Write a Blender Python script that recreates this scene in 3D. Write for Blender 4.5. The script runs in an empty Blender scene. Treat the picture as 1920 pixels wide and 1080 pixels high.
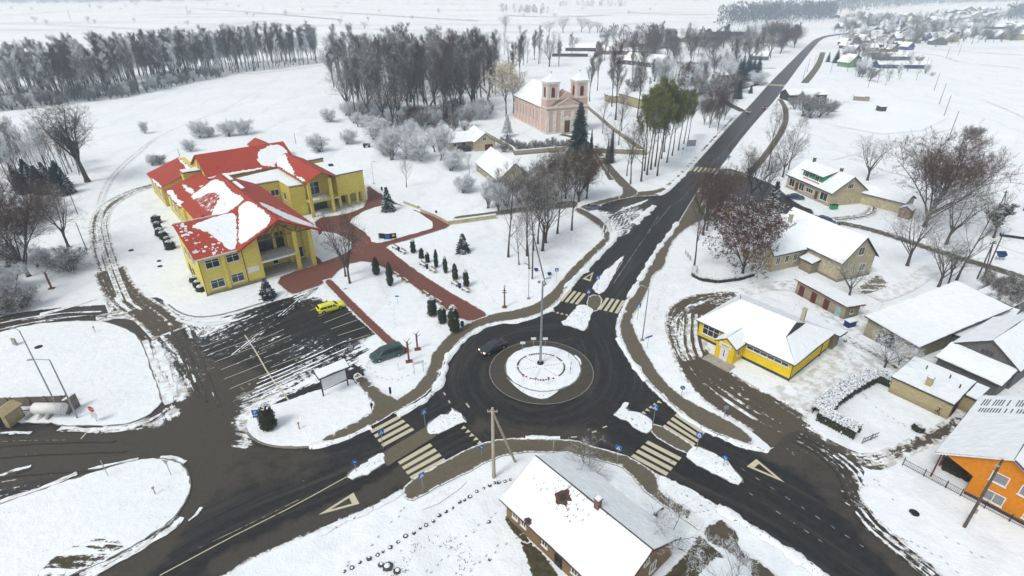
import bpy, math, random
import numpy as np
from mathutils import Vector, Matrix, geometry
R = math.radians
rnd = random.Random(7)
sc = bpy.context.scene
C = sc.collection
F = 1040.; PIT = math.atan(560 / F); H = 50.
cP, sP = math.cos(PIT), math.sin(PIT)

def G(px, py, z=0.):
    """survey helper: photo point -> metric ground position at height z"""
    x = (px - 960) / F; y = (540 - py) / F
    d = (x, cP + y * sP, -sP + y * cP); t = (z - H) / d[2]
    return (d[0] * t, d[1] * t)
def GV(px, py, z=0.):
    a = G(px, py, z); return Vector((a[0], a[1], z))
def hgt(px, py, pty):
    X, Y = G(px, py); y = (540 - pty) / F
    return Y * (y * cP - sP) / (cP + y * sP) + H

# ---------------------------------------------------------------- nodes
class NT:
    def __init__(s, name):
        s.m = bpy.data.materials.new(name); s.m.use_nodes = True
        s.t = s.m.node_tree; s.t.nodes.clear()
        s.out = s.t.nodes.new('ShaderNodeOutputMaterial')
        s.b = s.t.nodes.new('ShaderNodeBsdfPrincipled')
        s.t.links.new(s.b.outputs[0], s.out.inputs[0])
        s.b.inputs['Specular IOR Level'].default_value = .25
    def n(s, ty, props=None, **ins):
        nd = s.t.nodes.new(ty)
        for k, v in (props or {}).items(): setattr(nd, k, v)
        for k, v in ins.items():
            key = int(k[1:]) if k[0] == 'i' and k[1:].isdigit() else k.replace('_', ' ')
            s.put(nd.inputs[key], v)
        return nd
    def put(s, sock, v):
        if isinstance(v, bpy.types.NodeSocket): s.t.links.new(v, sock)
        else:
            if isinstance(v, tuple) and len(v) == 3 and sock.type == 'RGBA': v = (*v, 1)
            sock.default_value = v
    def math(s, op, a, b=0., c=None, clamp=False):
        nd = s.n('ShaderNodeMath', {'operation': op, 'use_clamp': clamp}, i0=a, i1=b)
        if c is not None: s.put(nd.inputs[2], c)
        return nd.outputs[0]
    def mix(s, f, a, b, mode='MIX'):
        nd = s.t.nodes.new('ShaderNodeMix'); nd.data_type = 'RGBA'; nd.blend_type = mode
        s.put(nd.inputs[0], f); s.put(nd.inputs[6], a); s.put(nd.inputs[7], b)
        return nd.outputs[2]
    def noise(s, scale, detail=3., vec=None, rough=.55):
        nd = s.n('ShaderNodeTexNoise', None, Scale=scale, Detail=detail, Roughness=rough)
        if vec is not None: s.put(nd.inputs['Vector'], vec)
        return nd.outputs[0]
    def pos(s): return s.n('ShaderNodeNewGeometry').outputs['Position']
    def obj(s): return s.n('ShaderNodeTexCoord').outputs['Object']
    def ramp(s, v, lo, hi, a=0., b=1.):
        return s.n('ShaderNodeMapRange', {'interpolation_type': 'SMOOTHSTEP'}, Value=v, From_Min=lo, From_Max=hi, To_Min=a, To_Max=b).outputs[0]
    def attr(s, name, vec=False):
        return s.n('ShaderNodeAttribute', {'attribute_name': name}).outputs['Vector' if vec else 'Fac']
    def mul(s, v, k):
        return s.n('ShaderNodeVectorMath', {'operation': 'MULTIPLY'}, i0=v, i1=k).outputs[0]
    def bump(s, h, st=.3, dist=.1):
        nd = s.n('ShaderNodeBump', None, Strength=st, Distance=dist, Height=h)
        s.put(s.b.inputs['Normal'], nd.outputs[0])
    def fin(s, col, rough=.9):
        s.put(s.b.inputs['Base Color'], col); s.put(s.b.inputs['Roughness'], rough)
        return s.m

SNOW = (.865, .912, .922); SNOW2 = (.77, .835, .862)
def snow_col(t, p):
    a = t.noise(.05, 5, p); b = t.noise(.9, 4, p)
    f = t.math('MULTIPLY_ADD', a, .6, t.math('MULTIPLY', b, .5))
    return t.mix(t.ramp(f, .35, .75), SNOW2, SNOW)
def simple(name, c1, c2=None, scale=2., rough=.85, bump=0., metal=0., obj=True, detail=4):
    t = NT(name); v = t.obj() if obj else t.pos()
    c2 = c2 or tuple(k * .75 for k in c1)
    n = t.noise(scale, detail, v)
    if bump: t.bump(n, bump, .05)
    t.b.inputs['Metallic'].default_value = metal
    return t.fin(t.mix(t.ramp(n, .3, .7), c2, c1), rough)

def m_snow_ground():
    t = NT('snow_ground'); p = t.pos()
    col = snow_col(t, p)
    # faint furrows and grass stems poking through far off fields
    big = t.noise(.012, 4, p); fine = t.noise(1.7, 5, p, .75)
    w = t.n('ShaderNodeTexWave', {'wave_type': 'BANDS'}, Vector=t.mul(p, (.5, 1, 1)), Scale=.035, Distortion=6., Detail=3.).outputs[1]
    stems = t.math('MULTIPLY', t.ramp(fine, .56, .66), t.ramp(big, .44, .62))
    col = t.mix(t.math('MULTIPLY', stems, .62), col, (.30, .28, .23))
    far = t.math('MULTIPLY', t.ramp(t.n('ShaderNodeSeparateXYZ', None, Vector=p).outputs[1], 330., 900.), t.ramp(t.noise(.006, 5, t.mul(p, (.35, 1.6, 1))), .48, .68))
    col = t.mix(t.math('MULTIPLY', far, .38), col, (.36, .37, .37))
    line = t.math('MULTIPLY', t.ramp(w, .93, .99), .12)
    col = t.mix(line, col, (.45, .45, .44))
    sp = t.ramp(t.noise(3.2, 3, p, .6), .69, .73)
    col = t.mix(t.math('MULTIPLY', sp, t.ramp(t.noise(.12, 3, p), .50, .66)), col, (.20, .18, .14))
    col = t.mix(t.math('MULTIPLY', t.ramp(t.noise(.22, 6, p, .7), .5, .72), .35), col, (.60, .66, .69))
    h = t.math('MULTIPLY_ADD', t.noise(.35, 5, p), 1.0, t.math('MULTIPLY', t.noise(4., 3, p), .25))
    t.bump(h, .9, .3)
    return t.fin(col, .7)

def m_sheet(name, c1, c2, scale=1., edge=.5, dirt=(.085, .070, .048), rough=.75, bump=.1, brick=None, sn_scale=(.12, 1.3, 1), wear=.35, lump=.8):
    """surface that carries ragged snow at its edge ('ed'), lying snow ('sn') streaked along 'st', and dirt ('mud')"""
    t = NT(name); p = t.pos()
    ed, sn, mud, st = t.attr('ed'), t.attr('sn'), t.attr('mud'), t.attr('st', True)
    n1 = t.noise(scale, 5, p, .65)
    col = t.mix(t.ramp(n1, .3, .7), c1, c2)
    if brick:
        bk = t.n('ShaderNodeTexBrick', None, Vector=st, Color1=(*[k * 1.12 for k in brick], 1), Color2=(*[k * .85 for k in brick], 1), Mortar=(*[k * .5 for k in brick], 1), Scale=1., Mortar_Size=.02, Brick_Width=.4, Row_Height=.2)
        col = t.mix(.5, col, bk.outputs[0])
    sk = t.noise(1., 5, t.mul(st, (.05, 1.1, 1)), .6)
    col = t.mix(t.math('MULTIPLY', t.ramp(sk, .45, .7), wear), col, tuple(k * 1.9 + .01 for k in dirt))
    md = t.math('MULTIPLY_ADD', t.noise(.55, 6, p, .65), .9, t.math('MULTIPLY_ADD', mud, 1.3, -.86))
    col = t.mix(t.ramp(md, 0., .35), col, t.mix(t.noise(2.5, 4, p), tuple(k * .7 for k in dirt), tuple(k * 1.35 for k in dirt)))
    streak = t.noise(1., 6, t.mul(st, sn_scale), .68)
    blot = t.noise(1.3, 5, p, .7)
    a = t.math('MULTIPLY_ADD', streak, .62, t.math('MULTIPLY', blot, .38))
    s1 = t.ramp(t.math('SUBTRACT', t.math('MULTIPLY_ADD', sn, .46, .28), a), -.012, .03)
    e = t.math('SUBTRACT', t.math('MULTIPLY', t.math('MULTIPLY_ADD', t.noise(lump * 1.6, 6, p, .75), 3.0, -.95), edge), ed)
    s2 = t.ramp(e, -.05, .10)
    s = t.math('MAXIMUM', s1, s2)
    sc_ = snow_col(t, p)
    fringe = t.math('MULTIPLY', t.ramp(e, .35, .0), t.math('GREATER_THAN', s2, .3))
    sc_ = t.mix(t.math('MULTIPLY', fringe, .45), sc_, (.50, .47, .42))
    dirty = t.math('MULTIPLY', t.ramp(t.noise(.8, 4, p), .42, .62), t.math('MULTIPLY', mud, .8))
    sc_ = t.mix(dirty, sc_, (.33, .28, .21))
    col = t.mix(s, col, sc_)
    t.bump(t.math('MULTIPLY_ADD', s, .8, n1), bump, .06)
    return t.fin(col, t.math('MULTIPLY_ADD', s, .2, rough - .1))

M = {}
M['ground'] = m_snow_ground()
M['asphalt'] = m_sheet('asphalt', (.014, .0135, .013), (.025, .0235, .021), 1.2, edge=.5, dirt=(.058, .050, .038), wear=.3, rough=.55, bump=.2)
M['lot'] = m_sheet('mud_asphalt', (.032, .027, .021), (.070, .060, .046), .7, edge=.9, sn_scale=(.1, 1.1, 1), wear=.2)
M['track'] = m_sheet('snow_track', (.10, .082, .056), (.19, .16, .115), 1.1, edge=.8, sn_scale=(.04, 1.6, 1), wear=.2)
M['paver'] = m_sheet('grey_paver', (.105, .088, .058), (.15, .13, .09), 3., edge=.34, dirt=(.07, .06, .04), brick=(.14, .12, .08), rough=.85, lump=1.6, wear=.15)
M['apron'] = m_sheet('apron_sett', (.042, .038, .030), (.068, .062, .049), 3., edge=.1, dirt=(.05, .042, .03), brick=(.08, .07, .052), rough=.8, wear=.15)
M['redpaver'] = m_sheet('red_paver', (.135, .052, .036), (.20, .085, .06), 2., edge=.28, dirt=(.10, .06, .04), brick=(.19, .07, .05), rough=.85, lump=1.2, wear=.12)
M['wetgrass'] = m_sheet('wet_grass', (.035, .034, .014), (.085, .075, .036), 1.8, edge=.8, dirt=(.06, .05, .03), rough=.95, bump=.5, lump=1.4)
M['furrow'] = m_sheet('dead_grass', (.12, .105, .07), (.22, .20, .14), .8, edge=1.2, wear=.2, lump=.9, sn_scale=(.08, .7, 1))

def m_snow(name='snow_cover', sp=.0, prints=False):
    t = NT(name); p = t.pos(); col = snow_col(t, p)
    col = t.mix(t.math('MULTIPLY', t.ramp(t.noise(.5, 6, p, .7), .5, .75), .3), col, (.62, .69, .73))
    if sp:
        col = t.mix(t.ramp(t.noise(3., 4, p, .7), .66 - sp, .70 - sp), col, (.20, .17, .13))
    if prints:
        k = t.math('MULTIPLY', t.ramp(t.noise(2.6, 3, p, .6), .68, .72), t.ramp(t.noise(.14, 3, p), .48, .62))
        col = t.mix(k, col, (.27, .25, .20))
    t.bump(t.math('ADD', t.noise(1.2, 5, p), t.math('MULTIPLY', t.noise(7., 3, p), .4)), .8, .2)
    return t.fin(col, .7)
M['lawnsnow'] = m_snow('lawn_snow', 0., True)
M['snow'] = m_snow()
M['dirtysnow'] = m_snow('bank_snow', .06)

def m_brick(name, c, c2, mort, row=.16, wid=.5, rough=.9, stain=.25):
    t = NT(name); v = t.obj()
    sx = t.n('ShaderNodeSeparateXYZ', None, Vector=v)
    vv = t.n('ShaderNodeCombineXYZ', None, X=t.math('ADD', sx.outputs[0], sx.outputs[1]), Y=sx.outputs[2], Z=0.).outputs[0]
    b = t.n('ShaderNodeTexBrick', None, Vector=vv, Color1=(*c, 1), Color2=(*c2, 1), Mortar=(*mort, 1), Scale=1., Mortar_Size=.014, Brick_Width=wid, Row_Height=row)
    n = t.noise(.8, 5, v, .65)
    col = t.mix(t.math('MULTIPLY', t.ramp(n, .45, .75), stain), b.outputs[0], tuple(k * .45 for k in c))
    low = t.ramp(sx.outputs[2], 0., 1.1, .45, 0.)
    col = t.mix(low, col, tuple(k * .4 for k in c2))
    t.bump(b.outputs[1], .25, .02)
    return t.fin(col, rough)
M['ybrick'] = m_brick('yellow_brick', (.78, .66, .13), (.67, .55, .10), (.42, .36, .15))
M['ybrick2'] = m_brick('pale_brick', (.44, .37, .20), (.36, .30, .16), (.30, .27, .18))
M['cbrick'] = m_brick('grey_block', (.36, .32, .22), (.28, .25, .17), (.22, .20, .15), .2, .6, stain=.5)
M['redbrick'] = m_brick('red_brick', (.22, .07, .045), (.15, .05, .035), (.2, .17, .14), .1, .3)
M['plaster'] = simple('cream_plaster', (.50, .44, .29), (.38, .33, .21), 1.2)
M['pink'] = simple('pink_plaster', (.60, .43, .375), (.54, .375, .32), .9)
M['white'] = simple('white_plaster', (.70, .68, .62), (.56, .54, .48), 1.)
def m_boards(name, c, c2, k=7., axis='z', stain=.3):
    t = NT(name); v = t.obj(); sx = t.n('ShaderNodeSeparateXYZ', None, Vector=v)
    co = sx.outputs[2] if axis == 'z' else t.math('ADD', sx.outputs[0], sx.outputs[1])
    f = t.math('FRACT', t.math('MULTIPLY', co, k))
    gap = t.ramp(t.math('ABSOLUTE', t.math('SUBTRACT', f, .5)), .40, .5)
    col = t.mix(t.ramp(t.noise(3., 4, v), .3, .7), c2, c)
    col = t.mix(t.math('MULTIPLY', gap, .65), col, tuple(q * .35 for q in c))
    col = t.mix(t.math('MULTIPLY', t.ramp(t.noise(.6, 4, v), .5, .75), stain), col, tuple(q * .5 for q in c))
    t.bump(gap, .3, .03)
    return t.fin(col, .7)
M['orange'] = m_boards('orange_siding', (.66, .23, .006), (.55, .185, .005), 5., stain=.3)
M['yellow'] = m_boards('bright_yellow_siding', (.80, .58, .012), (.68, .49, .012), 4., stain=.28)
M['greywood'] = m_boards('weathered_boards', (.15, .14, .13), (.095, .09, .085), 6., 'x')
M['darkwood'] = m_boards('dark_boards', (.075, .06, .05), (.045, .038, .032), 5., 'x')
M['brownwood'] = m_boards('brown_log_wall', (.26, .17, .085), (.17, .11, .055), 4., stain=.5)
M['greenwood'] = m_boards('green_boards', (.035, .34, .13), (.03, .27, .10), 5., 'x')
M['green2'] = m_boards('pale_green_boards', (.17, .33, .13), (.12, .25, .10), 3., 'x')
M['roofred'] = m_boards('red_metal_roof', (.42, .062, .030), (.34, .045, .025), 3.2, 'x', .35)
M['slate'] = simple('dark_roof_edge', (.07, .068, .07), (.045, .044, .046), 2.)
M['rust'] = simple('rusty_maroon', (.16, .035, .03), (.10, .025, .022), 3.)
M['brownroof'] = simple('brown_roof_tile', (.12, .055, .038), (.07, .034, .026), 5.)
M['bluemetal'] = simple('blue_metal', (.035, .06, .16), None, 2., .5)
M['concrete'] = simple('concrete', (.40, .38, .32), (.27, .25, .21), 2.5, bump=.2)
M['kerb'] = simple('kerb_concrete', (.26, .24, .20), (.16, .15, .12), 3., obj=False)
M['polec'] = simple('concrete_pole', (.46, .42, .31), (.34, .31, .23), 3.)
M['woodpole'] = simple('wooden_pole', (.12, .10, .085), (.07, .06, .05), 4.)
M['steel'] = simple('galvanised_steel', (.34, .37, .40), (.25, .28, .30), 3., .45, metal=.4)
M['dark'] = simple('dark_paint', (.025, .025, .028), None, 3., .5)
M['black'] = simple('black_rubber', (.012, .012, .013), None, 3., .7)
M['whitep'] = simple('white_paint', (.75, .75, .72), (.62, .62, .6), 3., .6)
M['sheetw'] = simple('blank_billboard_panel', (.66, .68, .68), (.58, .60, .60), 1.2, .6)
M['blue'] = simple('blue_sign_paint', (.015, .13, .50), (.015, .11, .42), 2., .4)
M['blued'] = simple('navy_paint', (.012, .03, .13), None, 2., .5)
M['redp'] = simple('red_sign_paint', (.55, .012, .015), None, 2., .4)
M['orangep'] = simple('orange_paint', (.6, .2, .02), None, 2., .5)
M['benchw'] = simple('bench_wood', (.24, .14, .07), (.15, .09, .045), 6.)
M['rustwood'] = simple('carved_wood', (.22, .10, .045), (.12, .055, .025), 4.)
M['stone'] = simple('field_stone', (.10, .09, .085), (.05, .045, .045), 6.)
M['door'] = simple('brown_door', (.13, .055, .02), (.09, .04, .015), 3., .6)
M['aqua'] = simple('faded_turquoise_door', (.30, .46, .42), None, 2.)
M['maroon'] = simple('maroon_door', (.14, .028, .028), (.09, .02, .02), 2.)
def m_glass(name, c=(.02, .025, .03), r=.12):
    t = NT(name); t.b.inputs['Specular IOR Level'].default_value = .6
    n = t.noise(2.5, 2, t.obj())
    return t.fin(t.mix(n, tuple(k * .6 for k in c), tuple(k * 1.8 for k in c)), r)
M['glass'] = m_glass('window_glass')
M['curtain'] = m_glass('curtained_glass', (.17, .18, .18), .3)
def m_car(name, c):
    t = NT(name); t.b.inputs['Coat Weight'].default_value = .6; t.b.inputs['Coat Roughness'].default_value = .1
    t.b.inputs['Specular IOR Level'].default_value = .5
    z = t.n('ShaderNodeSeparateXYZ', None, Vector=t.obj()).outputs[2]
    d = t.math('MULTIPLY', t.ramp(z, .75, .2), t.ramp(t.noise(4., 4, t.obj()), .35, .65))
    return t.fin(t.mix(t.math('MULTIPLY', d, .6), c, (.10, .085, .065)), .35)
def m_emit(name, c, s):
    t = NT(name); t.put(t.b.inputs['Emission Color'], c); t.b.inputs['Emission Strength'].default_value = s
    return t.fin(c, .3)
M['headlight'] = m_emit('lit_headlight', (1., .72, .35), 2.2)
M['lampoff'] = m_emit('unlit_lamp', (.6, .6, .6), .0)
M['taillight'] = m_emit('red_taillight', (.6, .01, .01), .0)
M['tail_lit'] = m_emit('lit_taillight', (1., .05, .06), 4.)
def m_markp(name='road_paint', c=(.60, .565, .40), worn=.30):
    t = NT(name); p = t.pos()
    n = t.math('MULTIPLY_ADD', t.noise(2.2, 6, p, .7), .7, t.math('MULTIPLY', t.noise(.5, 3, p), .3))
    return t.fin(t.mix(t.ramp(n, worn, worn + .13), (.05, .046, .04), t.mix(t.noise(1.5, 3, p), tuple(k * .8 for k in c), c)), .7)
M['mark'] = m_markp()
M['mark_worn'] = m_markp('worn_road_paint', (.40, .38, .32), .44)
def m_twig(name, c, c2, snow):
    t = NT(name); p = t.obj(); g = t.n('ShaderNodeNewGeometry')
    oi = t.n('ShaderNodeObjectInfo').outputs['Random']
    nz = t.math('ABSOLUTE', t.n('ShaderNodeSeparateXYZ', None, Vector=g.outputs['True Normal']).outputs[2])
    a = t.math('ADD', t.math('MULTIPLY', t.noise(1.1, 4, p, .7), .9), t.math('MULTIPLY', nz, .35))
    s = t.ramp(a, 1.02 - snow, 1.10 - snow)
    col = t.mix(t.math('ADD', t.math('MULTIPLY', t.noise(.4, 3, p), .7), t.math('MULTIPLY', oi, .4)), c, c2)
    return t.fin(t.mix(s, col, (.74, .79, .82)), .9)
M['bark'] = m_twig('bark', (.06, .047, .04), (.10, .082, .068), .18)
M['twig_dark'] = m_twig('dark_twigs', (.062, .044, .033), (.105, .08, .062), .22)
M['twig_brown'] = m_twig('brown_twigs', (.13, .070, .044), (.088, .058, .044), .18)
M['twig_grey'] = m_twig('grey_twigs', (.12, .10, .08), (.17, .145, .12), .38)
M['twig_frost'] = m_twig('frosted_twigs', (.17, .16, .14), (.25, .24, .22), .68)
M['twig_olive'] = m_twig('olive_twigs', (.12, .11, .045), (.09, .08, .05), .34)
M['twig_purple'] = m_twig('purplish_twigs', (.135, .078, .055), (.085, .062, .048), .20)
M['leaf_green'] = m_twig('willow_leaves', (.13, .145, .045), (.18, .17, .06), .14)
M['leaf_brown'] = m_twig('brown_leaves', (.19, .085, .045), (.10, .055, .038), .36)
M['leaf_gold'] = m_twig('golden_needles', (.62, .50, .26), (.46, .34, .14), .42)
M['needles'] = m_twig('spruce_needles', (.018, .034, .030), (.04, .058, .046), .04)
M['needles_frost'] = m_twig('snowy_spruce_needles', (.022, .04, .042), (.045, .065, .062), .22)
M['thuja'] = m_twig('thuja_leaves', (.020, .030, .016), (.040, .048, .026), .22)
M['hedge'] = m_twig('hedge_leaves', (.022, .034, .016), (.05, .055, .03), .30)

# ---------------------------------------------------------------- meshes
class MB:
    def __init__(s): s.v = []; s.f = []
    def add(s, vs, fs):
        o = len(s.v); s.v += [tuple(v) for v in vs]; s.f += [tuple(i + o for i in f) for f in fs]; return s
    def box(s, x0, x1, y0, y1, z0, z1, mt=None):
        vs = [(x, y, z) for z in (z0, z1) for x, y in ((x0, y0), (x1, y0), (x1, y1), (x0, y1))]
        if mt is not None: vs = [mt @ Vector(v) for v in vs]
        return s.add(vs, [(3, 2, 1, 0), (4, 5, 6, 7), (0, 1, 5, 4), (1, 2, 6, 5), (2, 3, 7, 6), (3, 0, 4, 7)])
    def prism(s, pts, z0, z1):
        n = len(pts)
        a = sum(pts[i][0] * pts[(i + 1) % n][1] - pts[(i + 1) % n][0] * pts[i][1] for i in range(n))
        if a < 0: pts = pts[::-1]
        vs = [(x, y, z0) for x, y in pts] + [(x, y, z1) for x, y in pts]
        return s.add(vs, [tuple(range(n))[::-1], tuple(range(n, 2 * n))] + [(i, (i + 1) % n, (i + 1) % n + n, i + n) for i in range(n)])
    def slab(s, q, th):
        """polygon in space, thickened downwards"""
        n = len(q); vs = [tuple(p) for p in q] + [(p[0], p[1], p[2] - th) for p in q]
        return s.add(vs, [tuple(range(n)), tuple(range(n, 2 * n))[::-1]] + [((i + 1) % n, i, i + n, (i + 1) % n + n) for i in range(n)])
    def tube(s, p0, p1, r0, r1=None, n=6, cap=True):
        r1 = r0 if r1 is None else r1
        p0, p1 = Vector(p0), Vector(p1); d = (p1 - p0)
        if d.length < 1e-6: return s
        d.normalize(); a = d.orthogonal().normalized(); b = d.cross(a)
        vs = []
        for p, r in ((p0, r0), (p1, r1)):
            for i in range(n):
                t = 2 * math.pi * i / n; vs.append(p + a * (r * math.cos(t)) + b * (r * math.sin(t)))
        fs = [(i, (i + 1) % n, (i + 1) % n + n, i + n) for i in range(n)]
        if cap: fs += [tuple(range(n))[::-1], tuple(range(n, 2 * n))]
        return s.add(vs, fs)
    def lathe(s, prof, c=(0, 0, 0), n=10):
        vs = []; m = len(prof)
        for r, z in prof:
            for i in range(n):
                t = 2 * math.pi * i / n; vs.append((c[0] + r * math.cos(t), c[1] + r * math.sin(t), c[2] + z))
        fs = [(j * n + i, j * n + (i + 1) % n, (j + 1) * n + (i + 1) % n, (j + 1) * n + i) for j in range(m - 1) for i in range(n)]
        fs += [tuple(range(n))[::-1], tuple(range((m - 1) * n, m * n))]
        return s.add(vs, fs)
    def build(s, name, mat, parent=None, smooth=False):
        me = bpy.data.meshes.new(name); me.from_pydata(s.v, [], s.f); me.update()
        if smooth: me.shade_smooth()
        return link(name, me, mat, parent)
def link(name, me, mat, parent=None):
    if mat is not None and not me.materials: me.materials.append(M[mat] if isinstance(mat, str) else mat)
    o = bpy.data.objects.new(name, me); C.objects.link(o); o.parent = parent
    return o
def tag(o, label=None, cat=None, group=None, kind=None):
    if label: o['label'] = label
    if cat: o['category'] = cat
    if group: o['group'] = group
    if kind: o['kind'] = kind
    return o
def thing(name, label, cat, loc=(0, 0, 0), rz=0., group=None, scale=1.):
    o = bpy.data.objects.new(name, None); C.objects.link(o)
    o.location = loc if len(loc) == 3 else (*loc, 0); o.rotation_euler = (0, 0, rz); o.scale = (scale,) * 3
    o.empty_display_size = .3
    return tag(o, label, cat, group)
def dup(root, loc, rz=0., label=None, scale=None, sz=None):
    r = root.copy(); C.objects.link(r); r.location = loc if len(loc) == 3 else (*loc, 0); r.rotation_euler = (0, 0, rz)
    if label: r['label'] = label
    if scale is not None: r.scale = (scale, scale, scale * (sz or 1))
    for ch in list(root.children):
        c = ch.copy(); C.objects.link(c); c.parent = r
        for g in list(ch.children):
            d = g.copy(); C.objects.link(d); d.parent = c
    return r

# ---------------------------------------------------------------- ground sheets
def smooth_loop(P, closed=True, it=2):
    P = [tuple(p) for p in P]
    for _ in range(it):
        Q = []; n = len(P)
        for i in range(n if closed else n - 1):
            a, b = P[i], P[(i + 1) % n]
            Q += [(a[0] * .75 + b[0] * .25, a[1] * .75 + b[1] * .25), (a[0] * .25 + b[0] * .75, a[1] * .25 + b[1] * .75)]
        if not closed: Q = [P[0]] + Q + [P[-1]]
        P = Q
    return P
def resample(P, step, closed=True):
    out = []; n = len(P)
    for i in range(n if closed else n - 1):
        a, b = P[i], P[(i + 1) % n]; L = math.dist(a, b)
        st = max(step, math.hypot(*a) / 140)
        k = max(1, int(L / st))
        for j in range(k): out.append((a[0] + (b[0] - a[0]) * j / k, a[1] + (b[1] - a[1]) * j / k))
    if not closed: out.append(P[-1])
    # drop near duplicates
    o2 = [out[0]]
    for p in out[1:]:
        if math.dist(p, o2[-1]) > .12: o2.append(p)
    if closed and math.dist(o2[0], o2[-1]) < .12: o2.pop()
    return o2
def segdist(V, P, closed=True):
    P = np.array(P); A = P; B = np.roll(P, -1, 0)
    if not closed: A, B = P[:-1], P[1:]
    out = np.full(len(V), 1e9); al = np.zeros(len(V)); sg = np.zeros(len(V)); acc = 0.
    for a, b in zip(A, B):
        d = b - a; L2 = max(d @ d, 1e-9); t = np.clip(((V - a) @ d) / L2, 0, 1)
        q = V - (a + t[:, None] * d); ds = np.hypot(q[:, 0], q[:, 1])
        m = ds < out; out[m] = ds[m]; L = math.sqrt(L2)
        al[m] = acc + t[m] * L; sg[m] = np.sign(d[0] * q[m, 1] - d[1] * q[m, 0]) * ds[m]; acc += L
    return out, al, sg
def inside(V, P):
    P = np.array(P); r = np.zeros(len(V), bool); j = len(P) - 1
    for i in range(len(P)):
        c = (P[i, 1] > V[:, 1]) != (P[j, 1] > V[:, 1])
        with np.errstate(all='ignore'):
            x = (P[j, 0] - P[i, 0]) * (V[:, 1] - P[i, 1]) / (P[j, 1] - P[i, 1]) + P[i, 0]
        r ^= c & (V[:, 0] < x); j = i
    return r
def set_attr(me, n, vals, vec=False):
    a = me.attributes.new(n, 'FLOAT_VECTOR' if vec else 'FLOAT', 'POINT')
    a.data.foreach_set('vector' if vec else 'value', np.asarray(vals, dtype=np.float32).ravel())
ZC = [0]
def uz(z):
    ZC[0] += 1; return z + ZC[0] * .00035
def sheet(name, px, z, mat, world=False, sm=1, grid=1.6, skirt=0., sn=0., mud=0., paint=(), guides=None, extra_ed=(), lump=0., kerb=True, edk=1., kind='structure', ang=0., open_=(), jit=0.):
    z = uz(z)
    P = px if world else [G(*p) for p in px]
    if sm: P = smooth_loop(P, True, sm)
    P = resample(P, .9)
    if jit: P = resample(P, .5); P = [(x + rnd.uniform(-jit, jit), y + rnd.uniform(-jit, jit)) for x, y in P]
    B = np.array(P); x0, y0 = B.min(0); x1, y1 = B.max(0)
    pts = []; y = y0
    while y < y1:
        st = max(grid, y / 110); xs = np.arange(x0 + rnd.random() * st, x1, st)
        pts.append(np.stack([xs + np.array([rnd.uniform(-.2, .2) * st for _ in xs]), np.full(len(xs), y)], 1)); y += st
    I = np.concatenate(pts) if pts else np.zeros((0, 2))
    if len(I):
        I = I[inside(I, P)]
        if len(I): I = I[segdist(I, P)[0] > .3 * grid]
    allv = [Vector(p) for p in P] + [Vector(p) for p in I.tolist()]
    n = len(P)
    vs, es, fs, *_ = geometry.delaunay_2d_cdt(allv, [(i, (i + 1) % n) for i in range(n)], [list(range(n))], 1, 1e-4)
    V2 = np.array([tuple(v) for v in vs])
    ed = segdist(V2, P)[0] * edk
    for e in extra_ed:
        e2 = [G(*p) for p in e]; ed = np.minimum(ed, segdist(V2, resample(smooth_loop(e2, True, 1), 1.))[0])
    for e in open_:
        d = segdist(V2, resample([G(*p) for p in e], 1., False), False)[0]; ed = np.where(d < 2.2, np.maximum(ed, 3.), ed)
    zz = np.full(len(V2), z)
    if lump:
        zz = zz + lump * np.minimum(1, ed / 1.2) * (0.6 + .4 * np.sin(V2[:, 0] * 1.3) * np.cos(V2[:, 1] * 1.7))
    V = [(a, b, c) for (a, b), c in zip(V2.tolist(), zz.tolist())]
    F_ = []
    for f in fs:
        a, b, c = [V2[i] for i in f[:3]]
        if (b[0] - a[0]) * (c[1] - a[1]) - (b[1] - a[1]) * (c[0] - a[0]) < 0: f = f[::-1]
        F_.append(tuple(f))
    me = bpy.data.meshes.new(name)
    nv = len(V)
    if skirt:
        # vertical rim
        idx = {}
        cnt = {}
        for f in F_:
            for i in range(len(f)):
                k = (f[i], f[(i + 1) % len(f)]); cnt[k] = 1
        rim = [k for k in cnt if (k[1], k[0]) not in cnt]
        for k in rim:
            for q in k:
                if q not in idx: idx[q] = len(V); V.append((V[q][0], V[q][1], V[q][2] - skirt))
        F_ += [(k[1], k[0], idx[k[0]], idx[k[1]]) for k in rim]
    me.from_pydata(V, [], F_); me.update()
    ex = len(V) - nv
    def pad(a): return np.concatenate([a, np.zeros(ex)])
    snv = np.full(nv, float(sn)); mv = np.full(nv, float(mud))
    for kind_, sh, rad, val in paint:
        Q = [G(*p) for p in sh]
        if len(Q) == 1: d = np.hypot(V2[:, 0] - Q[0][0], V2[:, 1] - Q[0][1])
        else: d = segdist(V2, Q, False)[0]
        w = np.clip(1.3 - d / rad, 0, 1); w = w * w * (3 - 2 * w)
        tgt = snv if kind_ == 'sn' else mv
        tgt += (val - tgt) * w
    set_attr(me, 'ed', np.concatenate([ed, np.full(ex, 9.)])); set_attr(me, 'sn', pad(snv)); set_attr(me, 'mud', pad(mv))
    if guides:
        best = np.full(nv, 1e9); st = np.zeros((nv, 3))
        for gi, g in enumerate(guides):
            g2 = resample(smooth_loop([G(*p) for p in g], False, 2), 3., False)
            d, al, sg = segdist(V2, g2, False); m = d < best
            best[m] = d[m]; st[m, 0] = al[m] + gi * 300; st[m, 1] = sg[m]
    else:
        ca, sa = math.cos(ang), math.sin(ang)
        st = np.stack([V2[:, 0] * ca + V2[:, 1] * sa, -V2[:, 0] * sa + V2[:, 1] * ca, np.zeros(nv)], 1)
    st = np.concatenate([st, np.zeros((ex, 3))])
    set_attr(me, 'st', st, True)
    o = link(name, me, mat)
    if kind: o['kind'] = kind
    return o
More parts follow.
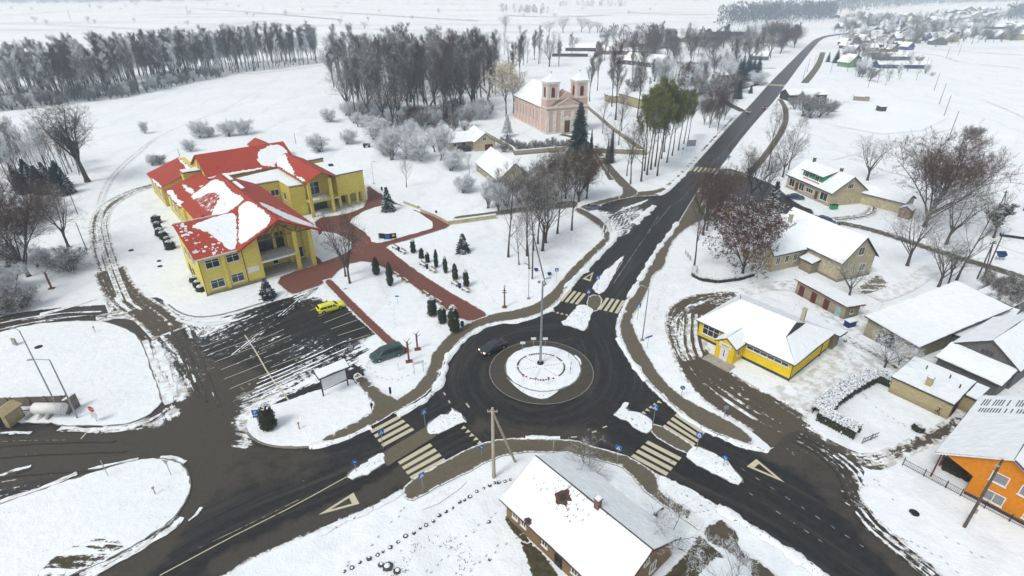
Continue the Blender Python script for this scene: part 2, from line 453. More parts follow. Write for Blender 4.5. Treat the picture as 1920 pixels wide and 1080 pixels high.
def ribbon(name, px, w, z, mat, sn=0., mud=0., sm=2, step=1.2, rows=9, h=0., world=False, w1=None, kind='structure', jit=0., close=False, ed=None, wob=0.):
    z = uz(z)
    P = px if world else [G(*p) for p in px]
    if sm: P = smooth_loop(P, close, sm)
    P = resample(P, step, close)
    if close: P = P + [P[0]]
    A = np.array(P); T = np.gradient(A, axis=0); T /= np.maximum(np.hypot(T[:, 0], T[:, 1]), 1e-6)[:, None]
    N = np.stack([-T[:, 1], T[:, 0]], 1); n = len(A)
    ds = np.concatenate([[0], np.cumsum(np.hypot(*np.diff(A, axis=0).T))])
    V = []; E = []; S = []
    for i in range(n):
        wi = w + ((w1 if w1 is not None else w) - w) * i / max(1, n - 1)
        if wob: wi *= max(.15, 1 + wob * math.sin(ds[i] * 1.3) * math.sin(ds[i] * .47 + 1) + rnd.uniform(-.6, .6) * wob)
        for j in range(rows):
            t = j / (rows - 1) - .5
            zz = z
            if h: zz = z + h * (1 - (2 * t) ** 2) * (.45 + .9 * rnd.random() * jit) - (.05 if abs(t) > .49 else 0)
            V.append((A[i, 0] + N[i, 0] * t * wi, A[i, 1] + N[i, 1] * t * wi, zz))
            E.append(min((.5 - abs(t)) * wi, ds[i] if not close else 9, ds[-1] - ds[i] if not close else 9)); S.append((ds[i], t * wi, 0))
    Fc = [(i * rows + j + 1, i * rows + j, (i + 1) * rows + j, (i + 1) * rows + j + 1) for i in range(n - 1) for j in range(rows - 1)]
    me = bpy.data.meshes.new(name); me.from_pydata(V, [], Fc); me.update()
    if h: me.shade_smooth()
    set_attr(me, 'ed', E if ed is None else [ed] * len(E)); set_attr(me, 'sn', [sn] * len(V)); set_attr(me, 'mud', [mud] * len(V)); set_attr(me, 'st', S, True)
    o = link(name, me, mat)
    if kind: o['kind'] = kind
    return o
# ================================================================ SETTING
def ground():
    ys = list(np.arange(10, 220, 5.)) + list(np.geomspace(220, 9000, 70))
    V = []; Fc = []; nx = 81
    for y in ys:
        hw = 260 + y * 1.35
        for i in range(nx):
            x = (i / (nx - 1) * 2 - 1) * hw
            z = 0.
            if y > 900: z = (y - 900) * .0016 * (1 + math.sin(x * .0011 + y * .0004))
            V.append((x, y, z))
    for j in range(len(ys) - 1):
        for i in range(nx - 1):
            a = j * nx + i; Fc.append((a, a + 1, a + nx + 1, a + nx))
    me = bpy.data.meshes.new('snow_field'); me.from_pydata(V, [], Fc); me.update(); me.shade_smooth()
    o = link('snow_ground', me, 'ground'); o['kind'] = 'structure'
ground()

ROAD = [(-200, 650), (0, 592), (60, 582), (130, 574), (200, 572), (240, 568), (290, 556), (306, 562), (314, 574), (332, 588), (360, 598), (390, 598), (430, 591), (478, 576), (517, 563), (538, 558), (567, 548), (588, 540), (612, 531), (620, 545), (644, 568), (686, 608), (727, 640), (700, 670), (690, 684), (684, 705), (702, 738), (737, 762), (772, 744), (802, 718), (818, 690), (826, 668), (850, 650), (880, 627), (925, 607), (975, 602), (1008, 594), (1035, 580), (1062, 550), (1095, 508), (1125, 479), (1150, 453), (1150, 440), (1138, 428), (1128, 408), (1118, 390), (1135, 379), (1180, 369), (1235, 366), (1249, 363), (1280, 332), (1300, 310), (1387, 214), (1405, 198), (1440, 158), (1480, 118), (1520, 78), (1537, 69), (1563, 64), (1600, 60.5), (1600, 63), (1565, 67), (1550, 70), (1538, 76), (1523, 93), (1503, 119), (1475, 157), (1455, 187), (1422, 223), (1385, 268), (1355, 311), (1338, 330), (1316, 360), (1290, 392), (1269, 420), (1255, 442), (1232, 467), (1215, 495), (1195, 530), (1176, 562), (1167, 581), (1157, 606), (1159, 634), (1175, 667), (1195, 696), (1214, 720), (1244, 748), (1271, 773), (1322, 810), (1367, 826), (1391, 838), (1420, 848), (1446, 846), (1470, 815), (1500, 805), (1535, 822), (1585, 850), (1622, 880), (1618, 898), (1614, 924), (1625, 950), (1662, 987), (1707, 1024), (1762, 1073), (1850, 1150), (1980, 1260), (1800, 1260), (1620, 1150), (1540, 1082), (1495, 1050), (1440, 1012), (1399, 988), (1361, 962), (1337, 947), (1296, 924), (1249, 898), (1232, 893), (1183, 862), (1155, 853), (1114, 845), (1077, 835), (1037, 832), (980, 832), (942, 832), (902, 842), (867, 857), (835, 875), (775, 910), (752, 922), (700, 952), (642, 975), (612, 990), (480, 1045), (437, 1070), (380, 1110), (250, 1200), (-200, 1200), (-420, 1000)]
GUIDES = [
    [(1595, 62), (1530, 80), (1458, 170), (1370, 262), (1310, 330), (1230, 430), (1150, 530), (1110, 590)],
    [(1110, 590), (1150, 660), (1150, 740), (1060, 800), (960, 800), (880, 740), (880, 680), (940, 620), (1040, 610)],
    [(150, 1130), (420, 960), (640, 880), (820, 800), (880, 770)],
    [(1130, 770), (1300, 850), (1500, 950), (1700, 1080), (1850, 1220)],
    [(-100, 880), (150, 835), (350, 830), (560, 860), (760, 800)],
    [(0, 608), (130, 588), (240, 590), (290, 640), (320, 720), (350, 790), (400, 850), (360, 940), (280, 1030)],
    [(230, 560), (300, 620), (350, 700), (400, 780)],
    [(386, 655), (480, 612), (590, 565)], [(400, 700), (500, 650), (650, 585)], [(420, 740), (560, 680), (690, 610)], [(440, 775), (560, 730), (700, 655)],
    [(1130, 420), (1170, 400), (1220, 370)]]
MUD = [('mud', [(1470, 835), (1540, 845), (1590, 880)], 4.5, 1.), ('mud', [(360, 820), (385, 740), (400, 850)], 8.5, .95), ('mud', [(250, 590), (330, 690), (370, 780)], 5, .85), ('mud', [(-100, 870), (150, 850), (300, 845)], 7, .62), ('mud', [(0, 608), (200, 590)], 4, .95),
       ('mud', [(330, 940), (260, 1040), (100, 1150)], 4, .7), ('mud', [(1600, 900), (1510, 825)], 3.5, .85), ('mud', [(1650, 1010), (1800, 1140)], 2.6, .7), ('mud', [(1540, 880), (1600, 950)], 4, .5), ('mud', [(420, 1060), (600, 975), (740, 905), (800, 860)], 2.2, .62),
       ('mud', [(905, 800), (1000, 815), (1120, 820)], 3., .5), ('mud', [(1090, 690), (1100, 740)], 2.5, .45), ('mud', [(1150, 420), (1200, 380)], 6, .6), ('mud', [(470, 860), (560, 870)], 5, .5)]
SN = [('sn', [(380, 640), (450, 660)], 6, .36), ('sn', [(400, 610), (520, 580)], 5, .52), ('sn', [(560, 560), (600, 545)], 4, .60), ('sn', [(340, 600), (420, 600), (500, 575)], 2.2, .85), ('sn', [(600, 545), (625, 560)], 2.4, .8),
      ('sn', [(560, 660), (640, 650), (690, 640)], 4.5, .42), ('sn', [(480, 740), (600, 700), (680, 660)], 3.6, .62), ('sn', [(465, 780), (500, 755)], 2.5, .66), ('sn', [(690, 625), (725, 650), (700, 675)], 2.6, .92), ('sn', [(645, 580), (690, 625)], 1.3, .75),
      ('sn', [(470, 560), (560, 620), (600, 650)], 8, .34), ('sn', [(390, 700), (480, 700)], 6, .25), ('sn', [(560, 600), (620, 600)], 5, .08), ('sn', [(640, 600), (680, 620)], 3, .15),
      ('sn', [(300, 650), (320, 700), (330, 740)], 2.4, .72), ('sn', [(270, 570), (290, 600), (310, 640)], 3., .42), ('sn', [(350, 650), (370, 700)], 3., .34), ('sn', [(200, 800), (300, 790), (325, 770)], 1.8, .6), ('sn', [(290, 560), (340, 600)], 2., .5),
      ('sn', [(0, 600), (120, 590)], 1.5, .42), ('sn', [(460, 830), (462, 790)], 1.6, .6), ('sn', [(0, 925), (60, 905)], 3, .38), ('sn', [(1190, 395), (1160, 430)], 4.5, .5), ('sn', [(1130, 400), (1150, 440)], 2.5, .7), ('sn', [(1560, 850), (1610, 900), (1620, 960), (1700, 1040)], 2.6, .42),
      ('sn', [(1345, 345), (1310, 380)], 2., .4), ('sn', [(1450, 850), (1500, 850)], 1.5, .35), ('sn', [(560, 915), (640, 880)], .8, .4)]
road = sheet('asphalt_road', ROAD, .02, 'asphalt', sm=1, grid=1.3, sn=.06, mud=.1, paint=MUD + SN, guides=GUIDES, open_=[[(1440, 846), (1470, 815), (1500, 805), (1535, 822), (1585, 850), (1622, 880)], [(205, 570), (290, 558)], [(1340, 332), (1316, 360), (1290, 392), (1272, 412)]])

# lawns and islands raised above the road
def lawn(name, px, z=.13, sn=1., mat='lawnsnow', **k):
    k.setdefault('jit', .13); return sheet(name, px, z, mat, sn=sn, skirt=z + .02, **k)
def kerbline(px, w=.22, z=.15, sm=1, close=False):
    return ribbon('kerb', px, w, z, 'kerb', rows=2, sm=sm, h=0, close=close)
ISL_B = [(-60, 640), (0, 624), (50, 611), (130, 603), (190, 603), (230, 615), (260, 632), (274, 665), (285, 700), (302, 745), (302, 757), (275, 783), (235, 797), (180, 799), (112, 800), (97, 792), (90, 796), (40, 792), (-60, 792)]
lawn('snow_lawn', ISL_B, .14); kerbline(ISL_B, close=True, z=.135, w=.3)
ISL_C = [(-80, 975), (0, 948), (100, 912), (170, 890), (230, 870), (275, 862), (315, 862), (345, 873), (358, 905), (352, 935), (325, 975), (285, 1003), (230, 1035), (180, 1060), (120, 1085), (0, 1130), (-120, 1130)]
lawn('snow_lawn', ISL_C, .14); kerbline(ISL_C, close=True, z=.135, w=.3)
sheet('grass_patch', [(40, 1110), (90, 1055), (130, 1025), (180, 1010), (225, 1012), (240, 1022), (240, 1030), (185, 1057), (120, 1084), (60, 1120)], .148, 'wetgrass', sm=1, grid=.8, paint=[], sn=.52, edk=2.2, jit=.3)
ISL_D = [(298, 549), (330, 544), (352, 535), (388, 556), (500, 529), (515, 540), (538, 545), (540, 555), (517, 561), (478, 573), (425, 589), (390, 595), (360, 595), (334, 586), (316, 572)]
lawn('snow_lawn', ISL_D, .14); kerbline(ISL_D[8:], z=.15, w=.3)
ISL_E = [(465, 785), (472, 765), (520, 760), (560, 745), (603, 730), (652, 714), (662, 712), (708, 768), (656, 796), (600, 826), (590, 836), (544, 839), (502, 835), (476, 824), (464, 808)]
lawn('snow_lawn', ISL_E, .15); kerbline([(463, 812), (476, 826), (502, 837), (544, 842), (590, 839)], z=.16, w=.35)
ISL_G = [(676, 700), (690, 684), (730, 660), (752, 663), (773, 655), (800, 560), (870, 600), (838, 640), (828, 668), (815, 690), (790, 716), (765, 736), (735, 752)]

# pavements
PV = dict(z=.10, mat='paver', skirt=.12, grid=1.1, jit=.09)
sheet('pavement', [(590, 830), (656, 796), (707, 768), (680, 733), (658, 706), (676, 698), (736, 753), (769, 735), (795, 706), (806, 680), (809, 664), (822, 648), (828, 640), (847, 624), (873, 609), (893, 600), (923, 589), (960, 583), (1000, 572), (1023, 557), (1043, 537), (1070, 503), (1120, 457), (1134, 442), (1126, 428), (1100, 408), (1075, 395), (1083, 388), (1118, 405), (1140, 425), (1145, 442), (1140, 456), (1115, 480), (1092, 503), (1070, 530), (1060, 541), (1055, 553), (1035, 576), (1008, 591), (975, 600), (925, 604), (880, 623), (853, 650), (836, 672), (830, 692), (816, 722), (792, 746), (742, 774), (695, 800), (640, 826), (600, 838)], ang=.6, sn=.03, **PV)
sheet('pavement', [(850, 406), (905, 400), (990, 387), (1075, 375), (1085, 382), (1080, 390), (1000, 395), (930, 405), (850, 413)], ang=.2, sn=.25, **PV)
sheet('pavement', [(1083, 388), (1130, 375), (1190, 360), (1235, 357), (1262, 337), (1300, 297), (1370, 222), (1385, 210), (1390, 212), (1345, 262), (1287, 318), (1262, 345), (1245, 362), (1232, 366), (1180, 370), (1135, 381), (1095, 393)], ang=.7, sn=.08, **PV)
sheet('pavement', [(1155, 375), (1172, 358), (1150, 338), (1125, 300), (1110, 270), (1118, 268), (1138, 300), (1160, 325), (1185, 350), (1200, 362), (1180, 372)], ang=.7, sn=.12, **PV)
sheet('pavement', [(1320, 338), (1275, 412), (1258, 440), (1235, 466), (1218, 495), (1197, 531), (1178, 562), (1169, 582), (1160, 606), (1162, 634), (1178, 667), (1198, 696), (1217, 718), (1247, 747), (1273, 771), (1325, 807), (1370, 823), (1405, 836), (1416, 823), (1370, 790), (1310, 762), (1272, 740), (1240, 708), (1215, 668), (1190, 620), (1184, 595), (1200, 575), (1213, 552), (1225, 515), (1247, 502), (1252, 472), (1268, 445), (1290, 427), (1310, 416), (1325, 410)], ang=.6, sn=.04, **PV)
sheet('pavement', [(752, 919), (771, 900), (835, 864), (867, 847), (902, 832), (942, 823), (980, 822), (1037, 823), (1077, 826), (1114, 838), (1155, 850), (1183, 858), (1235, 893), (1234, 905), (1240, 922), (1267, 939), (1311, 970), (1322, 979), (1314, 996), (1307, 993), (1232, 941), (1200, 915), (1172, 880), (1150, 872), (1105, 860), (1060, 850), (977, 848), (925, 861), (880, 885), (820, 914), (793, 930), (766, 943)], ang=.5, sn=.03, **PV)
sheet('driveway', [(1314, 996), (1324, 985), (1348, 970), (1368, 985), (1390, 1003), (1387, 1028), (1400, 1035), (1440, 1062), (1480, 1100), (1560, 1180), (1500, 1200), (1440, 1120), (1380, 1048), (1340, 1025), (1318, 1010)], .03, 'lot', sn=.02, mud=.55, grid=.8, edk=2.)
sheet('wet_grass_strip', [(1307, 1000), (1316, 1003), (1345, 1030), (1372, 1048), (1340, 1048), (1318, 1075), (1300, 1100), (1290, 1180), (1215, 1180), (1235, 1085), (1252, 1070), (1290, 1030)], .012, 'wetgrass', sn=.02, grid=.6, edk=2.2)
sheet('wet_grass_strip', [(985, 1005), (1030, 1045), (1060, 1100), (1130, 1200), (1050, 1200), (1000, 1110), (990, 1060), (970, 1015)], .012, 'wetgrass', sn=.1, grid=.6, edk=2.2)
sheet('wet_grass_strip', [(944, 955), (953, 968), (1000, 1015), (985, 1022), (960, 1000), (943, 972)], .016, 'wetgrass', sn=.16, grid=.4, edk=3)
sheet('wet_grass_strip', [(1830, 912), (1780, 890), (1757, 878), (1770, 850), (1800, 840), (1830, 870)], .012, 'wetgrass', sn=.06, grid=.5, edk=3)

# refuges between the crossings, splitter islands
for q in ([(717, 850), (742, 832), (797, 803), (803, 822), (778, 838), (722, 872)], [(1148, 808), (1232, 790), (1250, 800), (1275, 815), (1306, 838), (1320, 855)], [(1096, 572), (1135, 553), (1122, 578), (1100, 590)]): pass
ribbon('pavement', [(717, 866), (745, 848), (775, 830), (808, 810)], 2.3, .09, 'paver', rows=7, sn=0., sm=0, ed=3)
sheet('pavement', [(1225, 789), (1307, 840), (1310, 848), (1288, 855), (1214, 812)], .09, 'paver', skirt=.1, sn=.02, grid=.8)
sheet('pavement', [(1098, 574), (1105, 552), (1131, 556), (1124, 582), (1110, 586)], .09, 'paver', skirt=.1, sn=.02, grid=.8)
ISLS = [[(800, 797), (812, 787), (846, 774), (848, 764), (878, 791), (865, 793), (830, 812), (812, 817), (802, 810)],
        [(722, 853), (712, 853), (697, 858), (686, 870), (655, 885), (650, 897), (668, 899), (695, 886), (720, 872)],
        [(1160, 770), (1178, 752), (1174, 770), (1206, 778), (1224, 789), (1222, 808), (1212, 815), (1190, 803), (1172, 788), (1148, 780)],
        [(1290, 850), (1305, 836), (1335, 850), (1360, 865), (1373, 878), (1397, 905), (1380, 908), (1345, 892), (1310, 876), (1290, 860)],
        [(1079, 578), (1090, 572), (1108, 577), (1112, 583), (1104, 600), (1101, 622), (1085, 617), (1048, 607), (1065, 598)],
        [(1110, 548), (1130, 553), (1142, 535), (1155, 505), (1172, 480), (1166, 482), (1138, 505), (1120, 525)],
        [(1236, 897), (1244, 895), (1296, 920), (1337, 944), (1345, 955), (1338, 970), (1311, 967), (1267, 937), (1240, 920)]]
for q in ISLS: lawn('traffic_island', q, .14, mat='dirtysnow', lump=.14, grid=.45, jit=.22)
for q in ISLS[:6]: ribbon('kerb', q, .18, .12, 'kerb', rows=2, sm=1, close=True)

# centre of the roundabout
RC = Vector((*G(1015, 695), 0)); 
def circ(c, r, n=64, e=1.): return [(c[0] + r * math.cos(2 * math.pi * i / n), c[1] + r * e * math.sin(2 * math.pi * i / n)) for i in range(n)]
sheet('roundabout_apron', circ(RC, 7.65), .08, 'apron', world=True, sm=0, skirt=.1, grid=.8, sn=.0, ang=.4, edk=9)
ribbon('kerb', circ(RC, 7.7), .14, .10, 'kerb', rows=2, sm=0, world=True, close=True)
IC = Vector((*G(1018, 690), 0))
sheet('roundabout_lawn', circ(IC, 5.55), .20, 'snow', world=True, sm=0, skirt=.2, grid=.6, lump=.10, jit=.1)
ribbon('kerb', circ(IC, 5.65), .2, .14, 'kerb', rows=2, sm=0, world=True, close=True)
sheet('snow_spill', [(947, 706), (957, 716), (990, 733), (1020, 737), (1052, 729), (1040, 740), (1022, 750), (997, 746), (972, 732)], .13, 'dirtysnow', skirt=.1, grid=.5, lump=.1)
sheet('snow_spill', [(1075, 663), (1092, 678), (1085, 697), (1078, 700), (1082, 682)], .13, 'dirtysnow', skirt=.1, grid=.5, lump=.1)

# snow banks pushed up by the plough
for px, w, h in (([(580, 838), (630, 829), (660, 818), (694, 801)], 1.1, .3), ([(743, 780), (770, 765), (799, 750), (824, 722), (834, 694), (842, 664)], 1.2, .35), ([(842, 668), (864, 643), (893, 620), (925, 607), (975, 603), (1008, 594), (1034, 579)], 1.0, .3),
                 ([(1062, 541), (1078, 522), (1097, 507), (1122, 479), (1152, 450), (1156, 436)], 1.5, .45), ([(1188, 421), (1205, 405), (1226, 387)], 2.0, .5), ([(1231, 366), (1247, 361), (1282, 328)], 1.6, .4), ([(1300, 307), (1340, 262), (1386, 213)], 1.0, .25),
                 ([(1270, 418), (1255, 441), (1234, 466), (1217, 495), (1197, 530), (1179, 560)], 1.3, .35), ([(1168, 583), (1158, 606)], .6, .2), ([(1160, 634), (1177, 667), (1197, 694), (1212, 716)], 1.1, .3), ([(1272, 774), (1322, 808), (1360, 824)], .6, .2), ([(1365, 825), (1400, 838), (1440, 846)], 1.0, .3),
                 ([(985, 821), (1050, 821)], .7, .15), ([(1345, 952), (1375, 968), (1420, 998), (1480, 1036), (1540, 1078), (1600, 1130)], 1.3, .4), ([(1340, 340), (1318, 362)], 1.2, .3), ([(752, 924), (700, 955), (642, 978), (600, 1000)], .8, .2)):
    ribbon('snow_bank', px, w * .85, .08, 'dirtysnow', h=h * .7, jit=1., rows=8, step=.32, wob=.5)
lawn('snow_verge', [(1410, 843), (1416, 826), (1436, 831), (1446, 845), (1430, 850)], .16, lump=.15, grid=.5)

# red paved paths and square
RP = dict(z=.035, mat='redpaver', skirt=.05, grid=1.1, jit=.09)
sheet('red_paved_path', [(512, 525), (545, 553), (560, 550), (610, 533), (648, 497), (690, 488), (740, 512), (790, 548), (835, 580), (870, 604), (910, 597), (915, 588), (880, 568), (840, 545), (800, 520), (760, 492), (733, 470), (722, 462), (760, 452), (800, 440), (848, 425), (838, 412), (790, 398), (752, 385), (730, 372), (700, 355), (686, 340), (690, 385), (650, 402), (585, 410), (600, 440), (588, 497), (560, 505)], ang=-.62, sn=.05, paint=[('sn', [(770, 505), (860, 575)], 1.0, .22), ('sn', [(720, 380), (780, 400)], 1.2, .4), ('sn', [(640, 410), (660, 440)], 1.5, .25)], **RP)
ribbon('red_paved_path', [(612, 524), (640, 553), (670, 583), (700, 612), (735, 645), (766, 662)], 1.7, .04, 'redpaver', rows=7, sn=.0, sm=1)
lawn('snow_lawn', [(652, 415), (690, 392), (735, 382), (775, 392), (824, 425), (770, 440), (730, 452), (700, 458), (690, 440), (668, 425)], .08)
lawn('snow_lawn', [(594, 432), (640, 440), (668, 462), (640, 480), (592, 497)], .08)
# side yards, tracks, field ruts
sheet('mud_yard', [(1245, 612), (1246, 590), (1256, 572), (1290, 553), (1350, 545), (1400, 549), (1330, 590), (1318, 615), (1325, 640), (1338, 668), (1362, 690), (1400, 716), (1440, 738), (1500, 744), (1530, 760), (1514, 784), (1522, 806), (1580, 838), (1625, 855), (1700, 824), (1758, 796), (1800, 768), (1820, 780), (1792, 818), (1755, 834), (1695, 862), (1660, 882), (1622, 880), (1585, 851), (1535, 823), (1500, 806), (1470, 816), (1446, 846), (1430, 825), (1400, 803), (1365, 784), (1312, 750), (1282, 712), (1258, 667)], .015, 'lot', sn=.12, mud=.75, grid=1.1,
      paint=[('sn', [(1265, 600), (1300, 570), (1360, 556)], 3., .42), ('sn', [(1300, 620), (1290, 660)], 4., .62), ('sn', [(1310, 600), (1320, 640)], 2.2, .95), ('sn', [(1300, 700), (1330, 720)], 2., .3), ('sn', [(1420, 725), (1500, 760)], 3.5, .66), ('sn', [(1520, 800), (1600, 850), (1660, 860)], 3., .6), ('sn', [(1700, 850), (1740, 830)], 1.5, .5), ('sn', [(1340, 700), (1400, 750), (1450, 790)], 4., .05), ('sn', [(1450, 790), (1560, 850)], 3, .3), ('sn', [(1740, 815), (1790, 790)], 3, .02)], open_=[[(1446, 846), (1470, 815), (1500, 805), (1535, 822), (1585, 850), (1622, 880)]],
      guides=[[(1400, 548), (1330, 550), (1270, 575), (1255, 620), (1285, 690), (1350, 740), (1450, 800), (1560, 860), (1640, 930)], [(1570, 860), (1650, 860), (1740, 820), (1800, 780)]])
def track(px, w, sn=.55, mud=.4, z=.03, mat='track', **k): return ribbon('wheel_track', px, w, z, mat, sn=sn, mud=mud, rows=9, step=1., **k)
track([(235, 590), (222, 565), (212, 530), (200, 490), (188, 450), (183, 420), (195, 390), (225, 370), (262, 354), (300, 345)], 4.2, .50, .5)
for o_ in (0, 12): ribbon('wheel_rut', [(228 + o_ * 1.2, 565), (212 + o_, 525), (198 + o_, 485), (186 + o_, 445), (182 + o_, 418), (194 + o_, 388 + o_ * .3), (225 + o_ * .6, 368 + o_ * .4), (262, 354 + o_ * .3)], .75, .05, 'lot', rows=5, sn=.10, mud=.8)
for a_, b_ in ((0, 0), (9, 4)): ribbon('wheel_rut', [(182 + a_, 385), (190 + a_, 355), (215 + a_, 320), (250 + a_, 290), (285 + a_, 262 - b_)], .8, .03, 'track', rows=5, sn=.42, mud=.3)
ribbon('wheel_rut', [(285, 262), (340, 235), (400, 215), (440, 195), (490, 165), (520, 150), (500, 142), (440, 135)], 1.2, .03, 'track', rows=5, sn=.62)
ribbon('field_path', [(440, 137), (480, 138), (540, 132), (590, 124), (630, 118)], 2.0, .03, 'furrow', rows=5, sn=.35)
track([(180, 600), (240, 585), (330, 612)], 3., .55, .8, z=.045)
track([(206, 505), (216, 535), (240, 562), (285, 590), (320, 625)], 5.5, .34, 1., z=.045)
track([(1395, 548), (1450, 535), (1500, 532), (1525, 545), (1560, 600), (1600, 640)], 3., .70, .5)
track([(1567, 655), (1575, 680), (1560, 705), (1520, 730), (1470, 748)], 5., .74, .55)
track([(1560, 610), (1620, 650), (1680, 690)], 2.6, .66, .3)
sheet('bare_grass_patch', [(1600, 540), (1630, 520), (1650, 505), (1655, 520), (1672, 530), (1660, 548), (1630, 555), (1605, 552)], .02, 'furrow', sn=.42, grid=.8)
sheet('shop_forecourt', [(1335, 335), (1355, 312), (1400, 325), (1420, 335), (1450, 345), (1470, 362), (1500, 385), (1530, 395), (1520, 412), (1470, 400), (1440, 402), (1400, 420), (1350, 418), (1310, 412), (1290, 395), (1316, 362)], .032, 'asphalt', sn=.12, mud=.35, grid=1.2, ang=.8)
track([(1480, 395), (1560, 415), (1640, 432), (1730, 462), (1800, 485), (1870, 505), (1990, 545)], 3.6, .36, .7)
track([(1560, 412), (1630, 405), (1640, 385), (1620, 370), (1632, 352)], 3.2, .5, .5)
ribbon('footpath', [(1462, 186), (1472, 200), (1475, 222), (1465, 250), (1440, 285), (1420, 310), (1400, 330), (1360, 345)], 2.6, .03, 'paver', rows=7, sn=.12)
ribbon('footpath', [(1345, 320), (1400, 330)], 2.6, .035, 'paver', rows=7, sn=.15)
ribbon('footpath', [(1508, 156), (1520, 142), (1535, 122), (1543, 98)], 4.5, .03, 'paver', rows=7, sn=.15)
ribbon('side_road', [(1395, 210), (1365, 195), (1345, 180), (1320, 175)], 5., .03, 'lot', rows=7, sn=.2)
ribbon('side_road', [(1345, 183), (1375, 172), (1400, 163), (1440, 155)], 4., .03, 'lot', rows=7, sn=.35)
ribbon('side_road', [(1455, 128), (1430, 128), (1400, 125)], 4., .03, 'lot', rows=7, sn=.4)
ribbon('churchyard_path', [(1150, 338), (1130, 305), (1115, 280), (1090, 262), (1070, 256), (1050, 252)], 3., .03, 'paver', rows=7, sn=.3)
ribbon('churchyard_path', [(1100, 290), (1050, 303), (1010, 325)], 2., .03, 'lot', rows=5, sn=.35)
# ditches and distant field lines
for px, w, s_ in (([(80, 48), (200, 52), (330, 60), (500, 40)], 5, .45), ([(250, 10), (450, 22), (640, 38)], 8, .45), ([(0, 30), (160, 20), (340, 18)], 9, .5), ([(600, 22), (720, 30), (800, 35), (900, 40)], 8, .42), ([(330, 55), (480, 40), (560, 42)], 3, .35), ([(1740, 92), (1820, 98), (1925, 104)], 3, .3), ([(1690, 95), (1770, 105), (1800, 118)], 2.5, .5), ([(1790, 116), (1850, 122), (1920, 130)], 2., .55), ([(1120, 20), (1250, 30), (1340, 28)], 14, .4), ([(1750, 45), (1830, 32), (1900, 22)], 12, .2), ([(1660, 52), (1740, 46), (1800, 38)], 10, .45), ([(640, 12), (900, 14), (1200, 10)], 22, .5), ([(950, 30), (1040, 34), (1140, 30)], 12, .45), ([(820, 60), (700, 55), (640, 52)], 5, .5),
                   ([(100, 430), (130, 420), (160, 428)], 1., .3), ([(1835, 510), (1880, 522), (1930, 535)], .8, .1), ([(60, 262), (90, 258), (110, 252)], .8, .25), ([(75, 590), (110, 582), (150, 570), (180, 560)], 1.0, .45)):
    ribbon('field_ditch', px, w, .05 if px[0][1] > 60 else 1.6, 'furrow', sn=s_, rows=5, step=2.)
for px, w in (([(1580, 190), (1620, 196), (1700, 205)], 9), ([(1600, 180), (1640, 186)], 5), ([(1850, 120), (1910, 128)], 8)):
    ribbon('rough_grass', px, w, .04, 'furrow', sn=.62, rows=7)
sheet('bare_soil', [(630, 566 - 20), (640, 540), (655, 536), (664, 540), (650, 546)], .012, 'wetgrass', sn=.6, grid=.5)

# ---- painted markings
def paint_quad(name, q, z=.045, mat='mark', parent=None):
    P = [G(*p, z) for p in q]; a = sum(P[i][0] * P[(i + 1) % len(P)][1] - P[(i + 1) % len(P)][0] * P[i][1] for i in range(len(P)))
    if a < 0: P = P[::-1]
    return P
def marks(name, quads, z=.045, mat='mark'):
    mb = MB()
    for q in quads:
        P = paint_quad('', q, z); mb.add([(x, y, z) for x, y in P], [tuple(range(len(P)))])
    o = mb.build(name, mat); o['kind'] = 'structure'; return o
def lerp(a, b, t): return (a[0] + (b[0] - a[0]) * t, a[1] + (b[1] - a[1]) * t)
def zebra(A0, A1, B0, B1, n, z=.045):
    """A0-A1 first end line, B0-B1 opposite, stripes run A->B"""
    q = []
    for i in range(n):
        t0 = i / (n - .42); t1 = t0 + .58 / (n - .42)
        q.append([lerp(A0, A1, t0), lerp(A0, A1, t1), lerp(B0, B1, t1), lerp(B0, B1, t0)])
    marks('zebra_crossing', q, z)
zebra((694, 807), (718, 838), (747, 779), (777, 806), 4)
zebra((746, 866), (772, 899), (806, 831), (837, 864), 4)
zebra((1049, 564), (1083, 571), (1067, 543), (1099, 551), 4)
zebra((1121, 580), (1158, 588), (1137, 558), (1172, 564), 4)
zebra((1269, 775), (1242, 800), (1322, 811), (1301, 836), 4)
zebra((1215, 826), (1183, 856), (1278, 858), (1249, 892), 4)
zebra((1291, 320), (1336, 325), (1298, 312), (1343, 316), 6)
zebra((1441, 160.5), (1470, 162), (1445, 157.5), (1473, 158.7), 6)
def tri_mark(a, b, c, t=.22, bt=.38):
    """hollow give-way triangle: a-b the base, c the tip"""
    G_ = [np.array(G(*p)) for p in (a, b, c)]; a, b, c = G_
    ia = a + (c - a) * bt * .42 + (b - a) * t * .75; ib = b + (c - b) * bt * .42 + (a - b) * t * .75; ic = c + ((a + b) / 2 - c) * .30
    z = .046; mb = MB(); V = [(*p, z) for p in (a, b, c, ia, ib, ic)]
    fs = [(0, 1, 4, 3), (1, 2, 5, 4), (2, 0, 3, 5)]
    cr = (b - a)[0] * (c - a)[1] - (b - a)[1] * (c - a)[0]
    if cr < 0: fs = [f[::-1] for f in fs]
    o = mb.add(V, fs).build('give_way_marking', 'mark'); o['kind'] = 'structure'
tri_mark((663, 924), (674, 945), (597, 966)); tri_mark((1400, 875), (1418, 861), (1471, 905)); tri_mark((1092, 523), (1107, 528), (1113, 510))
